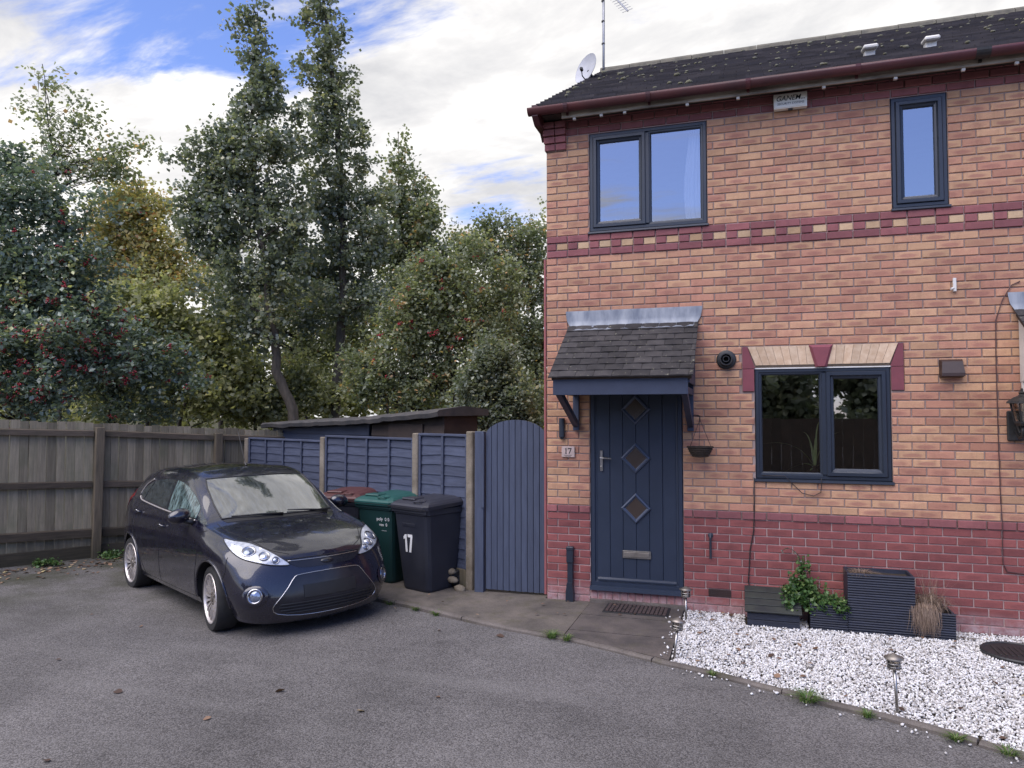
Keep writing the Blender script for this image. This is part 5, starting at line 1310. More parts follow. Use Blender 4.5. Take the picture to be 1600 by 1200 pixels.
def car_body():
    N = np.array(NET, float); mir = np.array([1, -1, 1.0])
    a = N[1] * mir; b_ = N[-2] * mir
    G = cr(np.concatenate([a[None], N, b_[None]]), 7)
    H = np.swapaxes(G, 0, 1); g0 = H[1] * mir; g1 = H[-2] * mir
    H = cr(np.concatenate([g0[None], H, g1[None]]), 5)
    H[..., 1] = np.maximum(H[..., 1], 0)
    nu, nv = H.shape[:2]
    vs = H.reshape(-1, 3); fs = []
    for i in range(nu - 1):
        for j in range(nv - 1): fs.append((i * nv + j, i * nv + j + 1, (i + 1) * nv + j + 1, (i + 1) * nv + j))
    bm = bmesh.new(); bv = [bm.verts.new(v) for v in vs]
    bv2 = [bm.verts.new((v[0], -v[1], v[2])) for v in vs]
    for f in fs:
        for L_, rev in ((bv, False), (bv2, True)):
            q = [L_[k] for k in f]
            try: bm.faces.new(q[::-1] if rev else q)
            except ValueError: pass
    bmesh.ops.remove_doubles(bm, verts=bm.verts[:], dist=0.0006)
    bmesh.ops.dissolve_degenerate(bm, dist=0.0004, edges=bm.edges[:])
    bmesh.ops.recalc_face_normals(bm, faces=bm.faces[:])
    return bm


CAR_LOC = (-3.305, -0.545); CAR_H = R(-29.2); CAR_S = 0.96
CARM = Matrix.Translation((CAR_LOC[0], CAR_LOC[1], -0.058)) @ Matrix.Rotation(CAR_H, 4, 'Z') @ Matrix.Rotation(R(-0.75), 4, 'Y') @ Matrix.Rotation(R(0.25), 4, 'X') @ Matrix.Scale(CAR_S, 4)
CAR = thing('parked_car', 'dark purple black hatchback parked beside the fence', 'car', (0, 0, 0))
CAR.matrix_world = CARM
bm = car_body()
# front lip sits a little lower
for v in bm.verts:
    if v.co.x > 1.45 and v.co.z < 0.34: v.co.z -= 0.035 * min(1, (v.co.x - 1.45) / 0.25) * (0.34 - v.co.z) / 0.18
me0 = bpy.data.meshes.new('body'); bm.to_mesh(me0); BVH = BVHTree.FromBMesh(bm); bm.free()
body = bpy.data.objects.new('body', me0); COL.objects.link(body); me0.materials.append(MATS['car_paint']); me0.materials.append(MATS['arch_dark'])
WHX, WHZ, AR = 1.245, 0.298, 0.338
for sx in (1, -1):
    for sy in (1, -1):
        q = MB(); q.lathe([(AR, -0.26), (AR, 0.30)], 48, Matrix.Translation((sx * WHX, sy * 0.78, WHZ + 0.012)) @ Matrix.Rotation(R(90), 4, 'X')); cme = q.mesh('cut'); co = bpy.data.objects.new('cut', cme); COL.objects.link(co); cme.materials.append(MATS['car_paint']); cme.materials.append(MATS['arch_dark']); cme.polygons.foreach_set('material_index', [1] * len(cme.polygons))
        bmc = bmesh.new(); bmc.from_mesh(cme); bmesh.ops.recalc_face_normals(bmc, faces=bmc.faces[:]); bmc.to_mesh(cme); bmc.free()
        md = body.modifiers.new('b', 'BOOLEAN'); md.operation = 'DIFFERENCE'; md.object = co; md.solver = 'EXACT'
bpy.context.view_layer.update()
dg = bpy.context.evaluated_depsgraph_get(); nm = bpy.data.meshes.new_from_object(body.evaluated_get(dg)); body.modifiers.clear(); body.data = nm
for o in [o for o in bpy.data.objects if o.name.startswith('cut')]: bpy.data.objects.remove(o)
nm.polygons.foreach_set('use_smooth', [True] * len(nm.polygons))
try: nm.set_sharp_from_angle(angle=R(38))
except Exception: pass
attach(body, CAR)


def cast(p, d):
    h = BVH.ray_cast(Vector(p) - Vector(d).normalized() * 2.0, Vector(d).normalized()); return h


def smooth_poly(pts, n=5):
    P = [Vector(p) for p in pts]; m = len(P); out = []
    for i in range(m):
        p0, p1, p2, p3 = P[i - 1], P[i], P[(i + 1) % m], P[(i + 2) % m]
        for k in range(n):
            t = k / n; out.append(0.5 * ((2 * p1) + (p2 - p0) * t + (2 * p0 - 5 * p1 + 4 * p2 - p3) * t * t + (3 * p1 - p0 - 3 * p2 + p3) * t ** 3))
    return out


def patch(name, pts, d, m, off=0.004, grid=0.035, rnd=0, parent=None, rim=None, rim_r=0.006, rim_m='trim_black', skirt=0.010, smooth=True, mirror=False):
    """a panel laid on the body: outline pts (3-D), seen along direction d, wrapped on the surface"""
    P = smooth_poly(pts, rnd) if rnd else [Vector(p) for p in pts]
    if mirror: P = [Vector((p.x, -p.y, p.z)) for p in P]; d = (d[0], -d[1], d[2])
    d = Vector(d).normalized(); ex = d.orthogonal().normalized(); ey = d.cross(ex)
    c = sum(P, Vector()) / len(P)
    p2 = []
    for i, p in enumerate(P):      # subdivide the outline
        q = P[(i + 1) % len(P)]; n = max(1, int((q - p).length / grid))
        for k in range(n): r = p + (q - p) * k / n - c; p2.append(Vector((r.dot(ex), r.dot(ey))))
    nb_ = len(p2); lo = (min(q.x for q in p2), min(q.y for q in p2)); hi = (max(q.x for q in p2), max(q.y for q in p2))
    def inside(x, y):
        r = False
        for i in range(nb_):
            a, b_ = p2[i], p2[i - 1]
            if (a.y > y) != (b_.y > y) and x < (b_.x - a.x) * (y - a.y) / (b_.y - a.y) + a.x: r = not r
        return r
    ins = []
    x = lo[0] + grid / 2
    while x < hi[0]:
        y = lo[1] + grid / 2
        while y < hi[1]:
            if inside(x, y) and min((Vector((x, y)) - q).length for q in p2) > grid * 0.45: ins.append(Vector((x, y)))
            y += grid
        x += grid
    allp = p2 + ins
    r = geometry.delaunay_2d_cdt(allp, [(i, (i + 1) % nb_) for i in range(nb_)], [], 1, 1e-5)
    V2, F2 = r[0], r[2]; vs = []; ns = []
    for v in V2:
        o = c + ex * v.x + ey * v.y; h = cast(o, d)
        if h[0] is None: h = BVH.find_nearest(o)
        n_ = h[1] if h[1].dot(d) < 0 else -h[1]
        vs.append(h[0] + n_ * off); ns.append(n_)
    F2 = [tuple(f) for f in F2]
    # orient faces outward
    out = []
    for f in F2:
        a, b_, c_ = vs[f[0]], vs[f[1]], vs[f[2]]; out.append(f if (b_ - a).cross(c_ - a).dot(d) < 0 else f[::-1])
    # skirt down to the body along the outline
    orig = r[3]; bidx = []
    lut = {}
    for i, lst in enumerate(orig):
        for q in lst: lut[q] = i
    loop = [lut[i] for i in range(nb_) if i in lut]
    k0 = len(vs); vs2 = vs + [vs[i] - ns[i] * (off + skirt) for i in loop]
    L_ = len(loop); sk = [(loop[i], loop[(i + 1) % L_], k0 + (i + 1) % L_, k0 + i) for i in range(L_)]
    q = MB(); q.add(vs2, out + sk); o = q.build(name, m, parent or CAR, smooth)
    if smooth:
        try: o.data.set_sharp_from_angle(angle=R(50))
        except Exception: pass
    if rim:
        t = MB(); pp = [vs[i] + ns[i] * 0.001 for i in loop]; t.tube(pp + [pp[0], pp[1]], rim_r, 6, False); t.build(rim, rim_m, o, True)
    return o


def seam(pts, d, name='panel_gap', r=0.0042, m='arch_dark', sink=0.0012, n=8, lift=0.0):
    P = [Vector(p) for p in pts]; out = []
    Q = [P[0]] + P + [P[-1]]
    for i in range(1, len(Q) - 2):
        p0, p1, p2, p3 = Q[i - 1:i + 3]
        for k in range(n):
            t = k / n; out.append(0.5 * ((2 * p1) + (p2 - p0) * t + (2 * p0 - 5 * p1 + 4 * p2 - p3) * t * t + (3 * p1 - p0 - 3 * p2 + p3) * t ** 3))
    out.append(P[-1]); pts2 = []
    for o in out:
        h = cast(o, d)
        if h[0] is not None: nn = h[1] if h[1].dot(Vector(d)) < 0 else -h[1]; pts2.append(h[0] + nn * (lift - sink))
    q = MB(); q.tube(pts2, r, 6); return q.build(name, m, CAR, True)


for sy, mir in ((-1, False), (1, True)):
    S = lambda pts: [(x, -0.75, z) for x, z in pts]
    dS = (0, 1, -0.25)
    fw = patch('front_side_window', S([(-0.150, 1.343), (0.05, 1.325), (0.266, 1.276), (0.45, 1.205), (0.567, 1.149), (0.645, 1.095), (0.665, 1.03), (0.67, 0.985), (0.30, 0.995), (-0.142, 1.008)]), dS, 'car_glass_misted', mirror=mir)
    patch('quarter_light', S([(0.70, 1.065), (0.80, 1.01), (0.93, 0.945), (0.83, 0.950), (0.71, 0.980)]), dS, 'car_glass', mirror=mir)
    patch('rear_side_window', S([(-0.85, 1.300), (-0.62, 1.333), (-0.205, 1.346), (-0.192, 1.19), (-0.182, 1.012), (-0.55, 1.030), (-1.00, 1.058), (-0.955, 1.18)]), dS, 'car_glass', mirror=mir)
    patch('rear_quarter_light', S([(-0.905, 1.288), (-1.035, 1.068), (-1.15, 1.085), (-1.19, 1.12), (-1.10, 1.22)]), dS, 'car_glass', mirror=mir)
    patch('pillar_trim', S([(-0.198, 1.346), (-0.154, 1.346), (-0.146, 1.008), (-0.178, 1.010)]), dS, 'trim_gloss', off=0.0035, mirror=mir)
    D_ = (0, -sy, -0.1)
    f = lambda pts: [(x, sy * 0.8, z) for x, z in pts]
    seam(f([(-1.17, 1.09), (-1.06, 1.05), (-0.6, 1.020), (-0.18, 1.000), (0.3, 0.984), (0.68, 0.972)]), D_, 'chrome_strip', 0.0085, 'alloy', lift=0.008)
    seam(f([(-1.20, 1.115), (-1.12, 1.23), (-0.95, 1.302)]), D_, 'chrome_strip', 0.007, 'alloy', lift=0.008)
    seam(f([(1.02, 0.905), (0.945, 0.86), (0.925, 0.66), (0.86, 0.42), (0.83, 0.25)]), D_)
    seam(f([(-0.166, 0.985), (-0.165, 0.80), (-0.20, 0.55), (-0.215, 0.25)]), D_)
    seam(f([(-1.075, 1.03), (-1.10, 0.90), (-1.11, 0.76), (-1.03, 0.58), (-0.86, 0.42), (-0.72, 0.25)]), D_)
    seam(f([(0.83, 0.25), (0.3, 0.243), (-0.215, 0.243), (-0.72, 0.25)]), D_)
    seam(f([(1.57, 0.72), (1.58, 0.60), (1.52, 0.50)]), D_)
    for (hx, hz) in ((-0.13, 0.845), (-0.985, 0.925)):
        h = cast((hx, sy * 0.8, hz), D_); p = h[0]; n_ = h[1] if h[1].y * sy > 0 else -h[1]
        q = MB(); q.tube([p + Vector((-0.085, 0, 0.004)), p + Vector((-0.06, 0, 0.004)) + n_ * 0.026, p + Vector((0.05, 0, -0.002)) + n_ * 0.030, p + Vector((0.085, 0, -0.006))], [0.010, 0.014, 0.014, 0.010], 8); q.build('door_handle', 'car_paint', CAR, True)
        q = MB(); q.tube([p + Vector((-0.06, 0, 0.014)) + n_ * 0.034, p + Vector((0.05, 0, 0.008)) + n_ * 0.038], 0.005, 6); q.build('handle_strip', 'chrome', CAR, True)
    # headlamp
    hp = [(1.35, 0.738, 0.855), (1.479, 0.690, 0.842), (1.571, 0.60, 0.825), (1.66, 0.54, 0.795), (1.79, 0.462, 0.738), (1.905, 0.352, 0.640), (1.868, 0.475, 0.640), (1.80, 0.590, 0.664), (1.675, 0.712, 0.712), (1.51, 0.755, 0.782)]
    hp = [(x, -y, z) for x, y, z in hp]
    hl = patch('headlight', hp, (-0.72, 0.60, -0.35), 'lamp_white', off=0.005, grid=0.03, rnd=3, mirror=mir, rim='rim', rim_r=0.005, rim_m='trim_black')
    for (px, py, pz, r_, m_) in ((1.668, -0.640, 0.757, 0.058, 'lamp_lens'), (1.785, -0.545, 0.722, 0.046, 'lamp_reflector'), (1.856, -0.470, 0.686, 0.032, 'lamp_lens')):
        py = -py if mir else py; h = BVH.find_nearest(Vector((px, py, pz))); n_ = h[1]; n_ = n_ if n_.x > 0 else -n_
        Mq = Matrix.Translation(h[0] + n_ * 0.006) @ n_.to_track_quat('Z', 'Y').to_matrix().to_4x4()
        q = MB(); q.lathe([(r_ * 1.12, -0.002), (r_ * 1.10, 0.004), (r_ * 0.92, 0.005), (r_ * 0.86, 0.0), (r_ * 0.84, -0.001)], 24, Mq); q.f = q.f[:96]; q.mi = q.mi[:96]; q.build('lamp_bezel', 'chrome', hl, True)
        q = MB(); q.lathe([(r_ * .84, -0.001), (r_ * 0.7, 0.006), (r_ * 0.4, 0.011), (0.0, 0.013)], 24, Mq); q.f = q.f[:72]; q.mi = q.mi[:72]; q.build('lamp_lens', m_, hl, True)
    # fog lamp
    h = cast((1.86, sy * 0.665, 0.395), (-1, -0.25 * sy, -0.05)); n_ = h[1] if h[1].x > 0 else -h[1]; Mq = Matrix.Translation(h[0] + n_ * 0.002) @ n_.to_track_quat('Z', 'Y').to_matrix().to_4x4()
    q = MB(); q.lathe([(0.070, -0.01), (0.068, 0.008), (0.056, 0.011), (0.050, 0.002), (0.048, -0.004)], 24, Mq); q.f = q.f[:96]; q.mi = q.mi[:96]; fg = q.build('fog_lamp', 'chrome', CAR, True)
    q = MB(); q.lathe([(0.049, -0.004), (0.035, 0.004), (0.0, 0.008)], 24, Mq); q.f = q.f[:48]; q.mi = q.mi[:48]; q.build('lens', 'lamp_lens', fg, True)
    q = MB(); q.lathe([(0.115, -0.008), (0.100, 0.0015), (0.07, 0.003)], 24, Mq @ Matrix.Diagonal((1.0, 0.8, 1, 1))); q.f = q.f[:48]; q.mi = q.mi[:48]; q.build('recess', 'car_paint', fg, True)
    # door mirror
    mb = MB(); bmm = bmesh.new(); bmesh.ops.create_uvsphere(bmm, u_segments=20, v_segments=14, radius=1.0)
    for v in bmm.verts:
        x, y, z = v.co; x2 = x * 0.075 if x > 0 else x * 0.040; v.co = Vector((0.60 + x2, sy * (0.895 + 0.115 * y * (1 if y * 1 > 0 else 1)), 1.018 + 0.075 * z - 0.012 * y))
    mb.bm(bmm); mi_ = mb.build('door_mirror', 'car_paint', CAR, True)
    q = MB(); q.tube([(0.64, sy * 0.765, 0.952), (0.625, sy * 0.81, 0.955), (0.61, sy * 0.86, 0.972)], [0.035, 0.026, 0.024], 8); q.build('mirror_foot', 'trim_black', mi_, True)
    q = MB(); q.lathe([(0.068, 0.0), (0.0, 0.001)], 20, Matrix.Translation((0.5585, sy * 0.895, 1.018)) @ Matrix.Rotation(R(-90), 4, 'Y') @ Matrix.Diagonal((0.85, 1.45, 1, 1))); q.build('mirror_glass', 'car_glass', mi_)
    # wheel-arch lip
    for sx in (1, -1):
        pts_ = []
        for k in range(33):
            a = R(-8) + R(196) * k / 32; xx = sx * WHX + (AR + 0.008) * math.cos(a); zz = WHZ + 0.012 + (AR + 0.008) * math.sin(a); h = cast((xx, sy * 0.8, zz), (0, -sy, 0))
            if h[0] is not None: pts_.append(Vector((xx, h[0].y, zz)) + Vector((0, sy * 0.001, 0)))
        q = MB(); q.tube(pts_, 0.013, 6); q.build('arch_lip', 'car_paint', CAR, True)
    # tail lamp
    patch('tail_lamp', [(-1.50, -0.72, 1.06), (-1.62, -0.70, 1.16), (-1.70, -0.66, 1.10), (-1.76, -0.71, 0.90), (-1.70, -0.745, 0.86)], (0.4, 1, 0), 'tail_red', mirror=mir)

patch('windscreen', [(0.93, -0.595, 0.985), (0.70, -0.594, 1.110), (0.45, -0.572, 1.250), (0.325, -0.535, 1.338), (0.39, -0.30, 1.352), (0.42, 0, 1.356), (0.39, 0.30, 1.352), (0.325, 0.535, 1.338), (0.45, 0.572, 1.250), (0.70, 0.594, 1.110), (0.93, 0.595, 0.985), (1.03, 0.30, 0.985), (1.05, 0.0, 0.987), (1.03, -0.30, 0.985)], (-0.85, 0, -0.5), 'windscreen_glass', grid=0.05, rim='seal', rim_r=0.007)
patch('scuttle', [(0.95, -0.60, 0.968), (1.035, -0.30, 0.972), (1.055, 0, 0.974), (1.035, 0.30, 0.972), (0.95, 0.60, 0.968), (1.02, 0.58, 0.945), (1.095, 0.3, 0.965), (1.115, 0, 0.968), (1.095, -0.3, 0.965), (1.02, -0.58, 0.945)], (-0.6, 0, -1), 'trim_black', off=0.003, grid=0.05)
patch('rear_window', [(-1.80, -0.42, 1.02), (-1.58, -0.36, 1.30), (-1.58, 0.36, 1.30), (-1.80, 0.42, 1.02)], (1, 0, -0.3), 'car_glass', grid=0.06)
gp = [(1.97, 0, .556), (1.97, -.26, .548), (1.97, -.335, .53), (1.97, -.40, .45), (1.95, -.515, .315), (1.95, -.53, .27), (1.95, -.49, .225), (1.97, -.30, .192), (1.99, 0, .183), (1.97, .30, .192), (1.95, .49, .225), (1.95, .53, .27), (1.95, .515, .315), (1.97, .40, .45), (1.97, .335, .53), (1.97, .26, .548)]
GR = patch('lower_grille', gp, (-1, 0, 0), 'trim_gloss', off=0.003, grid=0.04, rnd=2, rim='chrome_surround', rim_r=0.005, rim_m='chrome')
for z, hw in ((0.225, 0.42), (0.252, 0.47), (0.279, 0.485), (0.306, 0.475)):
    pts_ = [cast((1.97, -hw + 2 * hw * k / 16, z), (-1, 0, 0)) for k in range(17)]; q = MB(); q.tube([h[0] + Vector((0.008, 0, 0)) for h in pts_], 0.006, 6); q.build('grille_slat', 'trim_black', GR)
patch('number_plate', [(2.0, -.265, .455), (2.0, -.265, .345), (2.0, .265, .345), (2.0, .265, .455)], (-1, 0, 0), 'trim_black', off=0.010, grid=0.05, parent=CAR)
patch('upper_grille', [(1.92, 0, .655), (1.90, -.25, .660), (1.88, -.385, .672), (1.92, -.30, .612), (1.95, -.18, .598), (1.95, 0, .595), (1.95, .18, .598), (1.92, .30, .612), (1.88, .385, .672), (1.90, .25, .660)], (-1, 0, -0.2), 'trim_gloss', off=0.003, grid=0.035, rnd=2)
pts_ = [cast((1.9, -0.37 + 0.74 * k / 20, 0.672 - 0.012 * math.cos((k - 10) / 10 * 1.5)), (-1, 0, -0.2)) for k in range(21)]; q = MB(); q.tube([h[0] + h[1] * 0.003 for h in pts_], 0.005, 6); q.build('grille_bar', 'chrome', CAR, True)
h = cast((1.9, 0, 0.632), (-1, 0, -0.1)); q = MB(); q.lathe([(0.036, 0.0), (0.034, 0.006), (0.0, 0.010)], 20, Matrix.Translation(h[0]) @ h[1].to_track_quat('Z', 'Y').to_matrix().to_4x4() @ Matrix.Diagonal((1.9, 0.75, 1, 1))); q.build('badge', 'trim_gloss', CAR, True)
# bonnet shut line and seams, front bumper gap
seam([(0.98, -0.66, 1.0), (1.2, -0.655, 1.0), (1.40, -0.615, 1.0), (1.60, -0.545, 1.0), (1.76, -0.455, 1.0), (1.855, -0.34, 0.9)], (0.0, 0, -1)); seam([(0.98, 0.66, 1.0), (1.2, 0.655, 1.0), (1.40, 0.615, 1.0), (1.60, 0.545, 1.0), (1.76, 0.455, 1.0), (1.855, 0.34, 0.9)], (0, 0, -1))
seam([(1.9, -0.40, 0.688), (1.9, -0.2, 0.683), (1.9, 0, 0.680), (1.9, 0.2, 0.683), (1.9, 0.40, 0.688)], (-1, 0, -0.3), r=0.005)
# wipers
for (a, b_, c_) in (((1.07, -0.02, 0.0), (1.03, -0.25, 0.0), (0.965, -0.52, 0.0)), ((1.05, 0.50, 0.0), (1.03, 0.28, 0.0), (1.01, 0.05, 0.0))):
    ps = [cast((p[0], p[1], 1.0), (-0.5, 0, -1))[0] + Vector((0.012, 0, 0.016)) for p in (a, b_, c_)]
    q = MB(); q.tube(ps, [0.012, 0.009, 0.007], 6); q.build('wiper', 'trim_black', CAR, True)
q = MB(); h = cast((0.10, 0, 1.5), (0, 0, -1))[0]; q.tube([h, h + Vector((-0.03, 0, 0.03))], 0.012, 8); q.tube([h + Vector((-0.03, 0, 0.03)), h + Vector((-0.24, 0.0, 0.40))], 0.004, 6); q.build('aerial', 'trim_black', CAR)

# wheels
def wheel_meshes():
    ty = MB().lathe([(0.228, -0.095), (0.262, -0.103), (0.286, -0.098), (0.297, -0.080), (0.2985, -0.04), (0.2985, 0.04), (0.297, 0.080), (0.286, 0.098), (0.262, 0.103), (0.228, 0.095), (0.220, 0.06), (0.220, -0.06)], 56)
    rim = MB().lathe([(0.232, 0.094), (0.228, 0.102), (0.219, 0.102), (0.211, 0.094), (0.207, 0.080), (0.209, 0.06), (0.228, 0.05)], 56)
    rim.f = rim.f[:56 * 6]; rim.mi = rim.mi[:56 * 6]
    sp = MB(); ns = 17
    for k in range(ns):
        for s2 in (-1, 1) if k % 1 == 0 else (0,):
            a0 = 2 * math.pi * k / ns; a1 = a0 + s2 * 0.0
            if s2 < 0: continue
            w0, w1 = 0.0095, 0.0125; r0, r1 = 0.050, 0.216
            c, s = math.cos(a0), math.sin(a0); P = lambda r, t, z: (c * r - s * t, s * r + c * t, z)
            sp.add([P(r0, -w0, .072), P(r0, w0, .072), P(.13, w0 * 1.05, .090), P(.13, -w0 * 1.05, .090), P(r1, w1, .086), P(r1, -w1, .086),
                    P(r0, -w0, .045), P(r0, w0, .045), P(.13, w0, .062), P(.13, -w0, .062), P(r1, w1, .058), P(r1, -w1, .058)],
                   [(0, 1, 2, 3), (3, 2, 4, 5), (1, 7, 8, 2), (2, 8, 10, 4), (6, 0, 3, 9), (9, 3, 5, 11)])
    hub = MB().lathe([(0.066, 0.045), (0.064, 0.074), (0.050, 0.080), (0.034, 0.078), (0.032, 0.086), (0.0, 0.088)], 28)
    for k in range(4): a = k * math.pi / 2 + .4; hub.lathe([(0.009, 0.07), (0.009, 0.086), (0, 0.087)], 8, Matrix.Translation((0.048 * math.cos(a), 0.048 * math.sin(a), 0)))
    disc = MB().lathe([(0.0, 0.02), (0.135, 0.02), (0.135, 0.0), (0.215, -0.03), (0.217, 0.055), (0.224, 0.056), (0.224, -0.09), (0.0, -0.09)], 36)
    return ty, rim, sp, hub, disc
WM = [m.mesh(n) for m, n in zip(wheel_meshes(), ('tyre', 'rim', 'spokes', 'hub_cap', 'brake_disc'))]
for me, m, sm in zip(WM, ('tyre', 'alloy', 'alloy', 'steel_dull', 'arch_dark'), (True, True, False, True, False)):
    me.materials.append(MATS[m]); me.polygons.foreach_set('use_smooth', [sm] * len(me.polygons))
    if sm:
        try: me.set_sharp_from_angle(angle=R(40))
        except Exception: pass
for sx in (1, -1):
    for sy in (1, -1):
        w = bpy.data.objects.new('wheel', None); COL.objects.link(w); attach(w, CAR); w.location = (sx * WHX, sy * 0.725, WHZ)
        w.rotation_euler = (R(90) if sy < 0 else R(-90), random.uniform(0, 3), R(-7) if sx > 0 else 0); w.rotation_mode = 'XYZ'
        for me, n in zip(WM, ('tyre', 'rim', 'spokes', 'hub_cap', 'brake_disc')):
            o = bpy.data.objects.new(n, me); COL.objects.link(o); attach(o, w)
q = MB(); q.box(-1.0, 1.0, -0.62, 0.62, 0.165, 0.22); q.build('underbody', 'arch_dark', CAR)
# ------------------------------------------------------------------ trees
def leaf_mat(name, stops, trans=0.28, rough=0.42, spec=0.5):
    def fn(g):
        a = g.n('ShaderNodeAttribute', attribute_name='tone').outputs['Fac']
        c = g.ramp(a, stops)
        b = pbsdf(g, c, rough, 0, spec)
        t = g.n('ShaderNodeBsdfTranslucent'); g.put(t.inputs[0], g.mix(1.0, c, (1.25, 1.35, 0.75), 'MULTIPLY'))
        mx = g.n('ShaderNodeMixShader'); mx.inputs[0].default_value = trans; g.put(mx.inputs[1], b); g.put(mx.inputs[2], t); return mx
    return mat(name, fn)


leaf_mat('leaf_dark', [(0.0, (0.125, 0.152, 0.120)), (0.5, (0.196, 0.225, 0.169)), (0.85, (0.285, 0.307, 0.216)), (1.0, (0.436, 0.406, 0.241))], 0.38, 0.36, 0.8)
leaf_mat('leaf_berry', [(0.0, (0.115, 0.155, 0.129)), (0.5, (0.172, 0.223, 0.178)), (0.90, (0.261, 0.312, 0.235)), (0.955, (0.337, 0.324, 0.192)), (0.975, (0.600, 0.501, 0.179)), (1.0, (0.600, 0.600, 0.282))], 0.30, 0.32, 0.8)
leaf_mat('leaf_yellow', [(0.0, (0.197, 0.212, 0.127)), (0.5, (0.319, 0.325, 0.183)), (0.9, (0.453, 0.443, 0.251)), (1.0, (0.600, 0.561, 0.298))], 0.48)
leaf_mat('leaf_orange', [(0.0, (0.260, 0.267, 0.163)), (0.40, (0.412, 0.398, 0.216)), (0.66, (0.600, 0.493, 0.240)), (0.84, (0.600, 0.488, 0.221)), (1.0, (0.600, 0.309, 0.156))], 0.48)
leaf_mat('leaf_mid', [(0.0, (0.154, 0.183, 0.121)), (0.5, (0.242, 0.271, 0.176)), (0.9, (0.353, 0.367, 0.218)), (0.97, (0.466, 0.422, 0.226)), (1.0, (0.600, 0.371, 0.187))], 0.42, 0.4, 0.7)
leaf_mat('leaf_pale', [(0.0, (0.192, 0.224, 0.128)), (0.6, (0.294, 0.314, 0.166)), (1.0, (0.435, 0.397, 0.192))], 0.45)
leaf_mat('leaf_plant', [(0.0, (0.040, 0.095, 0.028)), (0.6, (0.085, 0.16, 0.048)), (1.0, (0.16, 0.22, 0.07))], 0.25)
leaf_mat('grass_blade', [(0.0, (0.06, 0.12, 0.03)), (0.6, (0.11, 0.19, 0.05)), (1.0, (0.22, 0.24, 0.09))], 0.3)
leaf_mat('dry_grass', [(0.0, (0.14, 0.095, 0.075)), (0.6, (0.24, 0.17, 0.13)), (1.0, (0.36, 0.27, 0.20))], 0.2, 0.7)
leaf_mat('litter_leaf', [(0.0, (0.06, 0.034, 0.024)), (0.35, (0.13, 0.075, 0.048)), (0.65, (0.23, 0.14, 0.09)), (0.85, (0.32, 0.24, 0.16)), (1.0, (0.44, 0.36, 0.18))], 0.1, 0.7)
simple('bark', (0.115, 0.095, 0.075), (0.06, 0.052, 0.042), 0.9, 8, 0.7, 40, stretch=(3, 3, 0.6), bdist=0.02)
simple('bark_dark', (0.045, 0.038, 0.032), (0.025, 0.022, 0.02), 0.9, 8, 0.6, 40, stretch=(3, 3, 0.6), bdist=0.02)
simple('berry_red', (0.34, 0.016, 0.030), (0.24, 0.012, 0.025), 0.3, 30, 0.0, 40, objvar=0.05)


def at(px, py, dep):
    """point in the place that lies dep metres ahead at a spot of the photograph (used to set out the trees at their distances)"""
    a = (px - 800) / 1132.55 * dep; b_ = (600 - py) / 1132.55 * dep; c, s = math.cos(R(2.357)), math.sin(R(2.357))
    yf = c * dep - s * b_; dz = s * dep + c * b_; c, s = math.cos(YAW), math.sin(YAW)
    return Vector((CAM.x + c * a - s * yf, CAM.y + s * a + c * yf, CAM.z + dz))


def leaves_mesh(name, C, size, tone, flat=0.35, aspect=0.52, updir=None):
    """one folded leaf (two faces about its midrib) at every point of C"""
    n = len(C); s = (size * RNG.uniform(0.6, 1.3, n))[:, None]
    d = RNG.normal(size=(n, 3)); d[:, 2] = d[:, 2] * 0.7 - 0.25; d /= np.linalg.norm(d, axis=1, keepdims=True)
    up = RNG.normal(size=(n, 3)) * (1 - flat) + np.array([0, 0, 1.0]) * flat * 2; sd = np.cross(d, up); sd /= np.linalg.norm(sd, axis=1, keepdims=True) + 1e-9
    nr_ = np.cross(sd, d)
    V = np.empty((n, 4, 3)); V[:, 0] = C - d * s * 0.5; V[:, 2] = C + d * s * 0.5
    mid = C - d * s * 0.04 + nr_ * s * 0.09
    V[:, 1] = mid + sd * s * aspect; V[:, 3] = mid - sd * s * aspect
    idx = np.arange(n)[:, None] * 4; F = np.concatenate([idx + np.array([[0, 1, 2]]), idx + np.array([[0, 2, 3]])], axis=1).reshape(-1, 3)
    me = bpy.data.meshes.new(name); me.vertices.add(n * 4); me.vertices.foreach_set('co', V.reshape(-1).astype(np.float32))
    me.loops.add(n * 6); me.loops.foreach_set('vertex_index', F.reshape(-1).astype(np.int32)); me.polygons.add(n * 2)
    me.polygons.foreach_set('loop_start', (np.arange(n * 2) * 3).astype(np.int32))
    me.update(calc_edges=True)
    at_ = me.attributes.new('tone', 'FLOAT', 'FACE'); at_.data.foreach_set('value', np.repeat(tone, 2).astype(np.float32))
    return me


